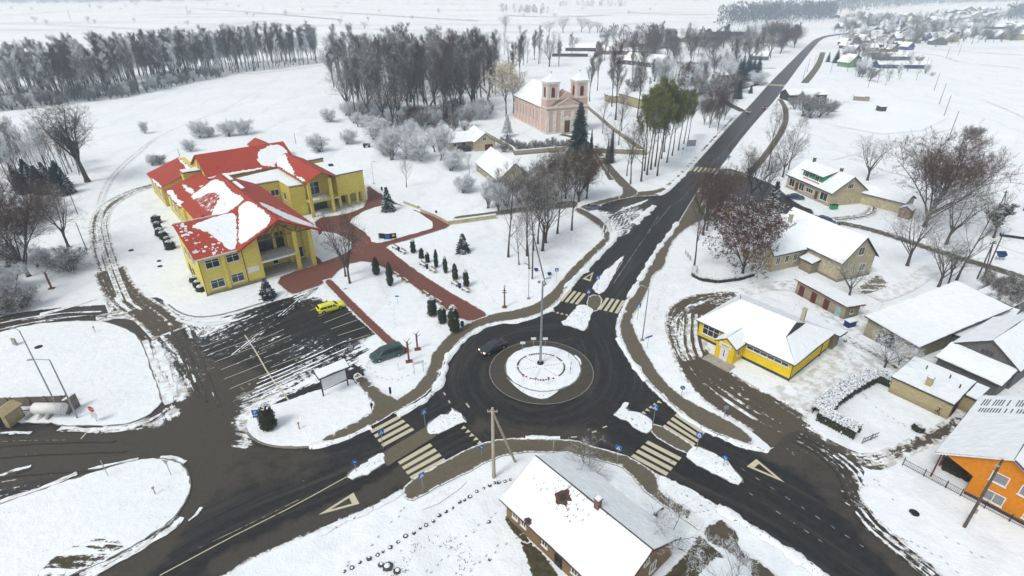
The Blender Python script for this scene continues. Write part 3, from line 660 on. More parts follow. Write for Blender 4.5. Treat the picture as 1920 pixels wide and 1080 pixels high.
def teeth(pts, s, dr):
    q = []
    for p in pts:
        c = np.array(G(*p)); d = np.array(dr) / math.hypot(*dr); n = np.array([-d[1], d[0]])
        q.append([c + n * s * .5, c - n * s * .5, c + d * s * 1.1])
    mb = MB()
    for t in q: mb.add([(*p, .047) for p in t], [(0, 1, 2) if (t[1][0] - t[0][0]) * (t[2][1] - t[0][1]) - (t[1][1] - t[0][1]) * (t[2][0] - t[0][0]) > 0 else (0, 2, 1)])
    o = mb.build('give_way_teeth', 'mark'); o['kind'] = 'structure'
teeth([(872, 801), (880, 808), (887, 815), (895, 822), (902, 829)], .62, (.6, -.8)[::-1] if 0 else (-.75, -.65)); teeth([(1028, 583), (1037, 585), (1045, 588), (1053, 590), (1062, 592)], .6, (.3, .95)); teeth([(1204, 773), (1211, 768), (1218, 763), (1225, 758), (1233, 753)], .6, (.75, -.6))
def line(px, w=.13, mat='mark_worn', z=.044): return ribbon('lane_line', px, w, z, mat, rows=2, sm=1, step=2.)
line([(1150, 532), (1205, 451)], .16); line([(1205, 451), (1235, 405)], .13); line([(1262, 388), (1300, 352), (1340, 302)], .12)
line([(1345, 300), (1395, 240), (1425, 205), (1455, 172)], .2); line([(1462, 158), (1500, 112), (1520, 86)], .25)
line([(300, 1080), (430, 1010), (480, 985), (560, 945), (650, 895)], .12, 'mark'); line([(370, 1030), (480, 978), (560, 938)], .1)
for a, b in (((1207, 448), (1212, 441)), ((1216, 437), (1220, 431)), ((1226, 424), (1258, 386))): line([a, b], .13)
for i in range(9):
    t = i / 9; a = lerp((1388, 878), (1640, 1040), t); line([a, (a[0] + 9, a[1] + 6)], .13)
for i in range(7):
    t = i / 7; a = lerp((1376, 906), (1560, 1030), t); line([a, (a[0] + 9, a[1] + 6)], .11)
line([(122, 826), (40, 827), (0, 829)], .1); line([(152, 824), (166, 808)], .18, 'mark')
line([(459, 629), (480, 660), (505, 705), (542, 752)], .2, 'mark')
for a, b in (((383, 650), (432, 632)), ((392, 665), (462, 640)), ((402, 680), (480, 650)), ((415, 694), (500, 660)), ((420, 712), (510, 676)), ((431, 730), (520, 693)), ((443, 747), (530, 710)), ((455, 765), (535, 730)), ((470, 632), (525, 606)), ((478, 642), (533, 618)), ((486, 655), (545, 630)), ((495, 672), (560, 647)), ((508, 690), (572, 666)), ((516, 708), (590, 680)),
             ((582, 583), (610, 570)), ((596, 594), (648, 575)), ((608, 606), (664, 584)), ((620, 618), (672, 600)), ((634, 630), (684, 614)), ((648, 642), (694, 628))): line([a, b], .11, 'mark')
for a, b in (((832, 737), (835, 742)), ((841, 752), (844, 757)), ((874, 757), (880, 765)), ((1130, 803), (1138, 800)), ((1110, 812), (1118, 809)), ((1070, 821), (1082, 820))): line([a, b], .2, 'mark')
ribbon('hatched_marking', [(1168, 490), (1155, 510), (1140, 530), (1128, 548)], .12, .045, 'mark', rows=2)

def slush(px, w=.35, sn=.6, mud=.5, n=1, off=(0, 0), mat='asphalt'):
    for i in range(n): ribbon('slush_line', [(x + off[0] * i, y + off[1] * i) for x, y in px], w, .05, mat, rows=4, sn=sn, mud=mud, sm=2, step=.8, ed=9, wob=.3)
slush([(-40, 615), (0, 607), (60, 595), (130, 587), (190, 585)], .5, .62); slush([(10, 616), (100, 598), (170, 592), (225, 596)], .4, .55); slush([(-40, 627), (0, 619), (60, 606), (140, 597)], .35, .5)
slush([(0, 943), (60, 925), (100, 908), (145, 888)], .8, .64); slush([(165, 882), (215, 870), (260, 861)], .4, .75); slush([(-20, 960), (30, 942), (90, 921)], .5, .6); slush([(0, 895), (30, 884), (60, 876)], .8, .5)
slush([(300, 859), (325, 860), (348, 868)], .6, .6); slush([(338, 970), (320, 990), (285, 1014), (240, 1040), (200, 1062), (150, 1085)], 1.1, .6); slush([(355, 978), (370, 965), (378, 952)], .3, .6)
slush([(268, 640), (284, 680), (303, 720), (318, 758)], 1.3, .74); slush([(292, 638), (308, 680), (318, 715), (326, 745)], 1.1, .72); slush([(300, 632), (325, 660), (345, 690), (360, 720)], 1.2, .5); slush([(218, 558), (228, 572), (245, 584)], .7, .75); slush([(238, 560), (250, 572), (266, 582)], .5, .75)
slush([(112, 804), (180, 809), (240, 805), (290, 788), (312, 770)], .9, .62); slush([(0, 814), (40, 812), (60, 813)], .5, .6); slush([(330, 600), (380, 612), (430, 606), (470, 592)], .5, .8); slush([(320, 590), (370, 606), (420, 602)], .4, .85)
slush([(1622, 950), (1645, 980), (1695, 1022), (1760, 1075)], .45, .5, n=3, off=(-10, 5)); slush([(1500, 815), (1545, 838), (1592, 880), (1605, 930)], .5, .34, n=3, off=(-7, 5)); slush([(1560, 855), (1600, 885), (1612, 915)], .5, .5, n=2, off=(10, -3))
for i in range(3): slush([(596 - i * 5, 540 + i), (560 - i * 8, 570 + i * 2), (515 - i * 11, 612 + i * 4), (460 - i * 13, 655 + i * 6)], .2, .42 + .05 * (i % 3), 0.)
for i in range(5): slush([(470 + i * 4, 748 - i * 9), (560 + i * 5, 708 - i * 9), (650 + i * 2, 668 - i * 8)], .3, .52 + .08 * (i % 3), 0.)
for i in range(7): slush([(1128 + i * 8, 440 - i * 3), (1135 + i * 9, 415 - i * 4), (1165 + i * 7, 392 - i * 2), (1215, 375)], .3, .55, .1)
slush([(1345, 346), (1330, 366), (1312, 388)], .5, .6)
for i, k in enumerate((0, 15, 38)): slush([(322 + k, 620), (350 + k, 690 + i * 6), (372 + k, 745 + i * 9)], .4, .20 + .05 * i, .6, mat='asphalt')
for i, k in enumerate((0, 22, 60)): slush([(-20, 838 + k), (100 - i * 9, 830 + k * .95), (215 + i * 22, 828 + k * .85)], .3, .20 + .08 * (i % 2), .6, mat='asphalt')
for i in range(4): slush([(1275 + i * 12, 600 - i * 6), (1268 + i * 14, 650), (1300 + i * 12, 705 - i * 4), (1350 + i * 10, 745 - i * 8), (1420 + i * 6, 790 - i * 10)], .5, .5 - .08 * i, .9, mat='lot')
def footprints(px, n=2, seed=0):
    q = random.Random(seed); P = resample(smooth_loop([G(*p) for p in px], False, 2), .62, False); mb = MB()
    for i, (x, y) in enumerate(P[:-1]):
        d = math.atan2(P[i + 1][1] - y, P[i + 1][0] - x) + q.uniform(-.3, .3); s = (.13 if i % 2 else -.13) + q.uniform(-.14, .14)
        if q.random() < .22: continue
        x -= math.sin(d) * s; y += math.cos(d) * s
        pts = [(x + math.cos(d) * .17 * math.cos(a) - math.sin(d) * .08 * math.sin(a), y + math.sin(d) * .17 * math.cos(a) + math.cos(d) * .08 * math.sin(a), .006) for a in np.linspace(0, 6.28, 7)[:-1]]
        mb.add(pts, [tuple(range(6))])
    o = mb.build('footprints', 'print'); tag(o, 'trail of footprints across the snow', kind='stuff'); o.location.z = uz(.0)
M['print'] = simple('trodden_snow', (.52, .56, .58), (.34, .34, .33), 3., obj=False)
for i, p in enumerate(([(1246, 515), (1240, 545), (1233, 580), (1225, 600)], [(1255, 500), (1250, 530), (1244, 560)], [(1080, 905), (1120, 925), (1160, 960), (1200, 985)], [(930, 965), (880, 1000), (830, 1050), (800, 1075)], [(985, 1000), (940, 1020), (900, 1060)], [(1640, 900), (1700, 960), (1760, 1000), (1860, 1060)], [(1690, 1010), (1740, 1030), (1800, 1075)], [(1460, 640), (1500, 560), (1520, 550)],
                      [(1540, 650), (1600, 660), (1640, 690)], [(1660, 560), (1640, 600), (1600, 640)], [(700, 500), (720, 545), (745, 600), (740, 640)], [(930, 570), (900, 520), (860, 480), (800, 455)], [(560, 560), (590, 575)], [(1620, 740), (1660, 780), (1700, 800)], [(1650, 470), (1600, 460), (1560, 440)], [(360, 560), (400, 575), (470, 560)], [(650, 1060), (720, 1000), (760, 950)], [(690, 690), (720, 715), (760, 710), (800, 680)])): footprints(p, seed=i)
sheet('rough_grass', [(1090, 888), (1130, 900), (1175, 935), (1140, 940), (1100, 915)], .010, 'furrow', sn=.80, grid=.6, edk=.8); sheet('rough_grass', [(770, 945), (860, 900), (880, 905), (800, 960)], .010, 'furrow', sn=.78, grid=.6, edk=.8); sheet('rough_grass', [(1770, 300), (1900, 290), (1920, 240), (1800, 230)], .02, 'furrow', sn=.84, grid=2.); sheet('rough_grass', [(1530, 230), (1700, 260), (1800, 210), (1620, 185)], .02, 'furrow', sn=.85, grid=2.)
sheet('trodden_yard', [(1600, 560), (1640, 590), (1610, 640), (1560, 600), (1500, 545), (1420, 545), (1440, 530), (1530, 535)], .012, 'track', sn=.74, mud=.6, grid=1.); sheet('trodden_yard', [(1570, 640), (1610, 665), (1700, 700), (1640, 712), (1560, 720), (1500, 750), (1480, 742), (1560, 690)], .012, 'track', sn=.72, mud=.6, grid=1.)
track([(1640, 560), (1700, 540), (1750, 500), (1800, 495)], 3.2, .76, .4); track([(1500, 420), (1490, 440), (1460, 420)], 3., .6, .6); track([(1590, 640), (1640, 665), (1720, 715)], 1.2, .4, .8)
for px, w, s_ in (([(0, 62), (200, 66), (420, 52), (600, 48)], 2.5, .5), ([(0, 45), (120, 40), (260, 42)], 3, .5), ([(420, 30), (560, 26), (640, 28)], 5, .5), ([(700, 66), (860, 58), (960, 70)], 3, .5), ([(760, 44), (900, 48), (1000, 52)], 4, .45), ([(880, 16), (1060, 18), (1300, 14)], 16, .5), ([(1160, 48), (1260, 42), (1340, 44)], 5, .4), ([(0, 78), (120, 82), (260, 70)], 2, .55), ([(1560, 300), (1700, 262), (1790, 240)], 1., .62), ([(1850, 190), (1900, 210), (1930, 225)], 1.5, .55), ([(620, 85), (700, 95), (860, 88)], 2.5, .5)):
    ribbon('field_ditch', px, w, .05 if px[0][1] > 60 else 1.6, 'furrow', sn=s_, rows=5, step=2.)
def cover(px, r=.45):
    c = G(*px); mb = MB().lathe([(r, .0), (r, .04), (r * .85, .05)], (0, 0, 0), 14)
    o = mb.build('manhole_cover', 'dark'); o.location = (*c, .14 if px[0] < 480 else .03); o['kind'] = 'structure'
for p, r in (((73, 652), .55), ((576, 786), .5), ((565, 821), .45), ((1714, 962), .5), ((1454, 877), .36), ((300, 500), .45), ((298, 490), .4), ((246, 470), .5)): cover(p, r)
# a fringe of distant woods
# ================================================================ BUILDINGS
def jit_poly(q, st=.7, j=.07, inset=.06):
    c = sum((Vector(p) for p in q), Vector()) / len(q); out = []
    for i in range(len(q)):
        a, b = Vector(q[i]), Vector(q[(i + 1) % len(q)]); k = max(1, int((b - a).length / st))
        for s in range(k):
            p = a.lerp(b, s / k); d = (c - p); d.normalize(); out.append(p + d * (inset + rnd.random() * j))
    return out
def roofs(root, polys, mat='slate', snow=True, th=.16, sth=.15, smat='snow', name='roof', j=.07):
    mb = MB(); sb = MB()
    for q in polys:
        q = [Vector(p) for p in q]
        n = (q[1] - q[0]).cross(q[2] - q[0])
        if n.z < 0: q = q[::-1]
        mb.slab(q, th)
        if snow: sb.slab([p + Vector((0, 0, sth + .004)) for p in jit_poly(q, j=j)], sth)
    o = mb.build(name, mat, root)
    if snow: sb.build(name + '_snow', smat, root)
    return o
def win(root, p, d, n, s, z, w, h, mull=1, fm='whitep', pm='glass', tr=.0, name='window', bars=0):
    """window on the wall through p, running along d, facing n"""
    d = Vector((*d, 0)).normalized(); n = Vector((*n, 0)).normalized(); o = Vector((*p, 0)) + d * s
    mt = Matrix(((d.x, n.x, 0, o.x), (d.y, n.y, 0, o.y), (0, 0, 1, z), (0, 0, 0, 1))); f = min(.09, w * .12)
    mb = MB()
    for a in ((0, w, -.02, .07, 0, f), (0, w, -.02, .07, h - f, h), (0, f, -.02, .07, f, h - f), (w - f, w, -.02, .07, f, h - f)): mb.box(*a, mt)
    for k in range(mull):
        x = w * (k + 1) / (mull + 1); mb.box(x - f * .4, x + f * .4, -.02, .06, f, h - f, mt)
    if tr: mb.box(f, w - f, -.02, .055, h * tr - f * .35, h * tr + f * .35, mt)
    mb.box(-.06, w + .06, .0, .16, -.08, -.01, mt)
    fr = mb.build(name, fm, root); MB().box(f * .8, w - f * .8, -.02, .03, f * .8, h - f * .8, mt).build('pane', pm, fr)
    return fr
def door(root, p, d, n, s, w, h, mat='door', z=0.):
    d = Vector((*d, 0)).normalized(); n = Vector((*n, 0)).normalized(); o = Vector((*p, 0)) + d * s
    mt = Matrix(((d.x, n.x, 0, o.x), (d.y, n.y, 0, o.y), (0, 0, 1, z), (0, 0, 0, 1)))
    mb = MB().box(0, w, -.02, .05, 0, h, mt).box(w * .12, w * .88, .05, .08, h * .1, h * .45, mt).box(w * .12, w * .88, .05, .08, h * .53, h * .9, mt)
    q = mb.build('door', mat, root); MB().box(w * .85, w * .9, .05, .12, h * .45, h * .5, mt).build('handle', 'dark', q); return q
def walls_gable(L, W, h, r, axis, z0=0.):
    if axis == 'u': pk = [(0, W / 2, r), (L, W / 2, r)]
    else: pk = [(L / 2, 0, r), (L / 2, W, r)]
    b = [(0, 0), (L, 0), (L, W), (0, W)]
    V = [(x, y, z0) for x, y in b] + [(x, y, h) for x, y in b] + pk
    if axis == 'u': fs = [(0, 1, 5, 4), (2, 3, 7, 6), (1, 2, 6, 9, 5), (3, 0, 4, 8, 7), (3, 2, 1, 0), (4, 5, 9, 8), (6, 7, 8, 9)]
    else: fs = [(1, 2, 6, 5), (3, 0, 4, 7), (0, 1, 5, 8, 4), (2, 3, 7, 9, 6), (3, 2, 1, 0), (5, 6, 9, 8), (7, 4, 8, 9)]
    return MB().add(V, fs)
def roof_gable(L, W, h, r, axis, oh=.4, x0=0, y0=0):
    if axis == 'u':
        s = (r - h) / (W / 2); e = h - oh * s; m = W / 2
        P = [[(-oh, -oh, e), (L + oh, -oh, e), (L + oh, m, r), (-oh, m, r)], [(-oh, W + oh, e), (L + oh, W + oh, e), (L + oh, m, r), (-oh, m, r)]]
    else:
        s = (r - h) / (L / 2); e = h - oh * s; m = L / 2
        P = [[(-oh, -oh, e), (-oh, W + oh, e), (m, W + oh, r), (m, -oh, r)], [(L + oh, -oh, e), (L + oh, W + oh, e), (m, W + oh, r), (m, -oh, r)]]
    return [[(p[0] + x0, p[1] + y0, p[2] + .17) for p in q] for q in P]
def chimney(root, x, y, z0, z1, w=.5, mat='redbrick', snow=True):
    c = MB().box(x - w / 2, x + w / 2, y - w / 2, y + w / 2, z0, z1).box(x - w / 2 - .06, x + w / 2 + .06, y - w / 2 - .06, y + w / 2 + .06, z1, z1 + .12).build('chimney', mat, root)
    if snow: MB().box(x - w / 2, x + w / 2, y - w / 2, y + w / 2, z1 + .12, z1 + .22).build('snow_cap', 'snow', c)
    return c
def sides(L, W):
    return {'f': ((0, 0), (1, 0), (0, -1)), 'b': ((L, W), (-1, 0), (0, 1)), 'l': ((0, W), (0, -1), (-1, 0)), 'r': ((L, 0), (0, 1), (1, 0))}
def house(name, label, cat, O, ang, L, W, h, r, axis='u', wall='plaster', roof='slate', wins=(), doors=(), chim=(), oh=.4, group=None, snow=True, smat='snow'):
    t = thing(name, label, cat, O, R(ang), group)
    walls_gable(L, W, h, r, axis).build('wall', wall, t)
    roofs(t, roof_gable(L, W, h, r, axis, oh), roof, snow=snow, smat=smat)
    S = sides(L, W)
    for w in wins: win(t, *S[w[0]], *w[1:5], **(w[5] if len(w) > 5 else {}))
    for d in doors: door(t, *S[d[0]], *d[1:])
    for c in chim: chimney(t, *c)
    return t

# ---- culture centre: yellow brick wings under red metal roofs
def culture():
    t = thing('culture_centre', 'large yellow brick public building with red metal roofs half covered in snow', 'building', G(391, 555), R(40))
    W_ = lambda mb, mat='ybrick', n='wall': mb.build(n, mat, t)
    # left end of the front wing
    V = [(0, 0), (10.3, 0), (10.3, 14.5), (0, 14.5)]
    mb = MB().add([(0, 0, 0), (7.2, 0, 0), (7.2, 15, 0), (0, 15, 0), (0, 0, 7.4), (7.2, 0, 7.4), (7.2, 15, 9.2), (0, 15, 9.2), (0, 13.6, 9.9), (7.2, 13.6, 9.9)],
                  [(0, 1, 5, 4), (1, 2, 6, 9, 5), (2, 3, 7, 6), (3, 0, 4, 8, 7), (4, 5, 9, 8), (8, 9, 6, 7), (3, 2, 1, 0)])
    W_(mb)
    W_(MB().box(-.12, .35, -.16, 1.2, 0, 7.3).box(3.6, 4.2, -.28, .1, 0, 7.3).box(7.0, 10.5, -.06, .25, 0, 7.2), 'ybrick', 'pilaster')
    # main wing body, open porch at the front right
    W_(MB().add([(7.2, 0, 0), (10.5, 0, 0), (10.5, 4.5, 0), (22, 4.5, 0), (22, 37, 0), (7.2, 37, 0), (7.2, 0, 7.9), (10.5, 0, 9.6), (10.5, 4.5, 9.6), (22, 4.5, 7.9), (22, 37, 7.9), (7.2, 37, 7.9)],
                [(0, 1, 7, 6), (1, 2, 8, 7), (2, 3, 9, 8), (3, 4, 10, 9), (4, 5, 11, 10), (5, 0, 6, 11)]))
    V = [(10.5, 4.45, 9.55), (14.6, 4.45, 11.4), (22, 4.45, 7.9)]
    W_(MB().add([*V], [(0, 2, 1)]), 'ybrick', 'gable')
    # roofs: front wing slope, main wing both slopes
    zt = .18
    P1 = [(-.6, -.5, 7.45 + zt), (6.7, -.5, 7.55 + zt), (14.2, 9.5, 11.15 + zt), (14.2, 13.2, 11.2 + zt), (13.8, 13.6, 9.95 + zt), (-.6, 13.6, 9.95 + zt)]
    tr = MB(); tr2 = MB()
    def both(q, name='roof', mat='roofred'): 
        m = MB(); q = [Vector(p) for p in q]
        if (q[1] - q[0]).cross(q[2] - q[0]).z < 0: q = q[::-1]
        return m.slab(q, .14).build(name, mat, t)
    both([(-.6, -.5, 7.62), (6.8, -.5, 7.62), (11.7, 13.6, 10.12), (-.6, 13.6, 10.12)])
    both([(-.6, 13.6, 10.10), (11.7, 13.6, 10.10), (10.2, 15.3, 9.4), (-.6, 15.3, 9.4)])
    both([(6.5, -1.2, 7.6), (14.6, -1.2, 11.75), (14.6, 37.4, 11.75), (6.9, 37.4, 7.75)])
    both([(22.6, -1.2, 7.6), (14.6, -1.2, 11.75), (14.6, 37.4, 11.75), (22.6, 37.4, 7.6)])
    both([(4.9, 23, 6.7), (6.9, 23, 7.73), (6.9, 36.4, 7.73), (4.9, 36.4, 6.7)])
    W_(MB().box(5.5, 7.2, 15.3, 36, 0, 6.4))
    # snow left on the slopes
    def patch(q, plane, it=1, j=.2):
        """q: list of (u,v) on roof plane function"""
        P = smooth_loop(q, True, it); P = resample(P, .38); P = [(x + rnd.uniform(-j, j), y + rnd.uniform(-j, j)) for x, y in P]
        a = sum(P[i][0] * P[(i + 1) % len(P)][1] - P[(i + 1) % len(P)][0] * P[i][1] for i in range(len(P)))
        if a < 0: P = P[::-1]
        return MB().slab([(x, y, plane(x, y) + .13) for x, y in P], .14)
    pf = lambda x, y: 7.62 + (y + .5) * 2.5 / 14.1 + .0
    pm = lambda x, y: 11.75 - abs(x - 14.6) * (4.15 / 8.1 if x < 14.6 else 4.15 / 8.)
    pmx = lambda x, y: max(pf(x, y) if x < 8.2 and y < 13.6 else -9, pm(x, y))
    sb = patch([(1.8, 11.2), (3.6, 9.), (4.6, 6), (5.0, 3), (5.2, .1), (6.6, -.3), (8.6, 5.5), (11.0, 12.9), (8, 12.9), (5.0, 12.5)], pf).build('roof_snow', 'snow', t)
    patch([(7.3, .2), (9.5, -.4), (13.9, -.9), (14.3, 4), (14.1, 14), (12.4, 14.6), (11.6, 13.2), (9.3, 6.5)], pm).build('roof_snow', 'snow', t)
    patch([(7.2, 16), (13.6, 15.5), (14.0, 18), (13.2, 22), (13.9, 30), (13.2, 36.5), (10., 36), (7.5, 36.5), (7.4, 33), (11.0, 31), (11.5, 25), (9., 22.5), (7.2, 19)], pm).build('roof_snow', 'snow', t)
    patch([(15.3, 11.5), (15.8, 5), (17.5, 0), (20.5, -.6), (22.3, -.8), (22.2, 1.5), (20, 5), (18.2, 8), (16.4, 12.5)], pm).build('roof_snow', 'snow', t)
    for _ in range(90):
        x, y = rnd.choice([(rnd.uniform(0, 4.4), rnd.uniform(-.2, 4)), (rnd.uniform(0, 6), rnd.uniform(.5, 8)), (rnd.uniform(-.3, 1.5), rnd.uniform(8, 13)), (rnd.uniform(7.4, 11), rnd.uniform(18, 30))])
        s = rnd.uniform(.06, .30); pl = pf if y < 13 else pm
        o = patch([(x - s, y - s), (x + s, y - s), (x + s, y + s), (x - s, y + s)], pl, 1, .1)
        tr.add(o.v, o.f)
    tr.build('snow_crumbs', 'snow', t)['kind'] = 'stuff'
    for _ in range(70):
        x = rnd.uniform(7.4, 11.6); y = rnd.uniform(22.5, 34); l = rnd.uniform(.3, 1.4); w_ = rnd.uniform(.05, .16)
        x2 = min(x + l, 13); tr2.add([(x, y, pm(x, y) + .03), (x2, y, pm(x2, y) + .03), (x2, y + w_, pm(x2, y + w_) + .03), (x, y + w_, pm(x, y + w_) + .03)], [(0, 1, 2, 3)])
    for _ in range(60):
        x = rnd.uniform(15.2, 22); y = rnd.uniform(-.5, 12); l = rnd.uniform(.15, .6)
        tr2.add([(x, y, pm(x, y) + .03), (x + l, y, pm(x + l, y) + .03), (x + l, y + .12, pm(x + l, y) + .03), (x, y + .12, pm(x, y) + .03)], [(0, 1, 2, 3)])
    tr2.build('snow_streaks', 'snow', t)['kind'] = 'stuff'
    # skylights strips, eave snow line
    for v0 in (22.5, 30.5): 
        k = MB().box(15.2, 15.9, v0, v0 + 6.3, 11.3, 11.75).build('skylight', 'ybrick2', t); MB().box(15.15, 15.95, v0, v0 + 6.3, 11.75, 11.84).build('snow_cap', 'snow', k)
    MB().box(-.6, 6.6, -.62, -.5, 7.38, 7.64).build('gutter', 'whitep', t)
    MB().box(-.62, 7.5, 13.5, 13.7, 10.1, 10.3).build('ridge_flashing', 'whitep', t)
    # red verge boards on front gable
    vb = MB()
    for (x0, z0, x1, z1) in ((6.4, 7.45, 14.6, 11.72), (22.7, 7.45, 14.6, 11.72)):
        vb.add([(x0, -1.28, z0 - .28), (x1, -1.28, z1 - .28), (x1, -1.28, z1 + .06), (x0, -1.28, z0 + .06), (x0, -1.2, z0 - .28), (x1, -1.2, z1 - .28), (x1, -1.2, z1 + .06), (x0, -1.2, z0 + .06)], [(0, 1, 2, 3), (7, 6, 5, 4), (0, 4, 5, 1), (3, 2, 6, 7)])
    vb.build('verge_board', 'roofred', t)
    ts = MB()
    for a, b in (((10.6, 8.1), (21.6, 8.1)), ((10.6, 8.1), (14.6, 11.2)), ((21.6, 8.1), (14.6, 11.2)), ((14.6, 8.1), (14.6, 11.2)), ((12.4, 8.1), (14.6, 10.6)), ((17.6, 8.1), (14.6, 10.6)), ((17.6, 8.1), (18.2, 9.4))):
        ts.tube((a[0], -.2, a[1]), (b[0], -.2, b[1]), .14, n=4)
    ts.build('timber_truss', 'brownwood', t)
    # balcony with railing, columns
    b = MB().box(10.5, 17.2, -.15, 4.5, 3.45, 3.85).build('balcony', 'whitep', t)
    rl = MB()
    for z in (4.25, 4.6, 4.95): rl.tube((10.6, -.05, z), (17.1, -.05, z), .03, n=4)
    for k in range(8): rl.tube((10.7 + k * .9, -.05, 3.85), (10.7 + k * .9, -.05, 4.95), .03, n=4)
    rl.build('railing', 'steel', b)
    for x, y in ((17.3, -.1), (17.3, 4.1)): MB().box(x - .35, x + .35, y - .35, y + .35, 0, 8.4 if y < 1 else 8).build('column', 'ybrick', t)
    MB().box(20., 20.7, -.45, .25, 0, 8.).build('column', 'ybrick', t)
    MB().box(20.2, 20.7, 3.9, 4.5, 0, 8.2).build('column', 'ybrick', t)
    MB().box(10.5, 17.3, .2, 4.5, 0, .35).box(17.3, 20.9, -.4, 4.5, 0, .15).build('porch_floor', 'concrete', t)
    for x, w in ((11.0, 3.4), (15.0, 1.6)): win(t, (0, 4.5), (1, 0), (0, -1), x, 4.0, w, 3.2, 2, 'door')
    win(t, (0, 4.5), (1, 0), (0, -1), 13.6, .6, 1.1, 2.2, 0); win(t, (0, 4.5), (1, 0), (0, -1), 18.4, .5, 1.6, 2.4, 1)
    for x, z, w, h in ((.9, 5.2, 2.4, 1.7), (4.5, 5.35, 2.3, 1.6), (.9, 1.1, 2.4, 1.75), (4.5, 1.15, 2.3, 1.75)): win(t, (0, 0), (1, 0), (0, -1), x, z, w, h, 1, tr=.7)
    for z in (2.75, 2.8): pass
    MB().box(7.6, 9.7, -.14, -.06, 2.3, 3.4).build('wall_panel', 'whitep', t)
    for v in (3, 6, 9): win(t, (0, 15), (0, -1), (-1, 0), v, 4.4, 1.7, 1.9, 1)
    for v in (9.6, 12.4): door(t, (0, 15), (0, -1), (-1, 0), 15 - v, 1.3, 2.3, 'dark')
    # lean-to wings behind on the left
    def lean(x0, x1, y0, y1, z0, z1, h):
        W_(MB().add([(x0, y0, 0), (x1, y0, 0), (x1, y1, 0), (x0, y1, 0), (x0, y0, z0), (x1, y0, z1), (x1, y1, z1), (x0, y1, z0)], [(0, 1, 5, 4), (1, 2, 6, 5), (2, 3, 7, 6), (3, 0, 4, 7)]))
        sl = (z1 - z0) / (x1 - x0)
        both([(x0 - .5, y0 - .5, z0 - .5 * sl + .17), (x1, y0 - .5, z1 + .17), (x1, y1 + .4, z1 + .17), (x0 - .5, y1 + .4, z0 - .5 * sl + .17)])
        return lambda x, y: z0 + (x - x0) * sl + .17
    f3 = lean(5.2, 14, 38.5, 55, 5.3, 8.0, 5)
    for q in ([(4.9, 38.2), (6.2, 38.4), (5.8, 45), (6.4, 52), (4.9, 54)], [(9, 39), (9.8, 40), (9.4, 50), (8.7, 54), (8.6, 45)], [(11, 41), (12, 39), (13, 39), (11.6, 47)]):
        patch(q, f3, 1, .3).build('roof_snow', 'snow', t)
    W_(MB().box(5.0, 7.2, 36, 38.5, 0, 5.4))
    f4 = lean(4.8, 13.2, 58.5, 74.5, 5.2, 8.1, 5)
    patch([(12.2, 59), (13, 59), (13, 74), (12.7, 73)], f4, 1, .2).build('roof_snow', 'snow', t)
    patch([(4.4, 58), (5.0, 58), (4.8, 66), (4.4, 70)], f4, 1, .2).build('roof_snow', 'snow', t)
    W_(MB().box(13.2, 14.6, 58.5, 74.5, 0, 8.1)); W_(MB().box(10, 14.2, 55.2, 58.4, 0, 8.6))
    roofs(t, [[(9.8, 55, 8.75), (14.3, 55, 8.75), (14.3, 58.6, 8.75), (9.8, 58.6, 8.75)]], 'bluemetal', j=.3, name='flat_roof')
    for v in (40, 44, 48, 52): win(t, (5.2, 0), (0, -1), (-1, 0), -v, 1.4, 1.4, 2.6, 1)
    for v in (60, 64, 68, 72): win(t, (4.8, 0), (0, -1), (-1, 0), -v, 1.4, 1.4, 2.6, 1)
    # high hall
    W_(MB().add([(14.2, 47, 0), (36, 47, 0), (36, 63, 0), (14.2, 63, 0), (14.2, 47, 8.6), (36, 47, 8.6), (36, 63, 8.6), (14.2, 63, 8.6), (14.2, 55, 12.6), (36, 55, 12.6)], [(0, 1, 5, 4), (1, 2, 6, 9, 5), (2, 3, 7, 6), (3, 0, 4, 8, 7)]))
    both([(13.6, 46.3, 8.45), (36.4, 46.3, 8.45), (36.4, 55, 12.8), (13.6, 55, 12.8)]); both([(13.6, 63.7, 8.45), (36.4, 63.7, 8.45), (36.4, 55, 12.8), (13.6, 55, 12.8)])
    ph = lambda x, y: 8.45 + (y - 46.3) * .5
    patch([(28, 46.6), (27, 49.5), (28.5, 52.5), (32.5, 54.4), (35.2, 53.5), (35.6, 49), (36., 46.4)], ph, 1, .3).build('roof_snow', 'snow', t)
    patch([(14, 46.4), (27, 46.4), (27, 46.9), (21, 47.1), (14, 46.8)], ph, 1, .15).build('roof_snow', 'snow', t)
    for k in (-1.6, .6): win(t, (14.2, 55), (0, -1), (-1, 0), k - .3, 7.2, 1.0, 3.4, 0, 'ybrick2')
    # right wing with gable porch
    W_(MB().add([(31, 31, 0), (38.4, 31, 0), (38.4, 47, 0), (31, 47, 0), (31, 31, 9), (38.4, 31, 9), (38.4, 47, 9), (31, 47, 9), (34.7, 31, 10.6), (34.7, 47, 10.6)], [(0, 1, 5, 8, 4), (1, 2, 6, 5), (2, 3, 7, 9, 6), (3, 0, 4, 7)]))
    both([(30.3, 26, 8.9), (30.3, 48, 8.9), (34.7, 50, 10.85), (34.7, 26, 10.85)]); both([(39.1, 26, 8.9), (39.1, 47.5, 8.9), (34.7, 50, 10.85), (34.7, 26, 10.85)])
    pr = lambda x, y: 10.85 - abs(x - 34.7) * .443
    patch([(30.6, 33), (31.5, 36), (32.5, 42), (34.5, 49), (33, 49.3), (30.8, 47.5), (30.5, 40)], pr, 1, .25).build('roof_snow', 'snow', t)
    patch([(30.6, 26.4), (31.2, 28), (30.9, 32), (30.5, 33)], pr, 1, .15).build('roof_snow', 'snow', t)
    for x, y in ((31.2, 26.6), (36.6, 26.6)): MB().box(x - .35, x + .35, y - .35, y + .35, 0, 9).build('column', 'ybrick', t)
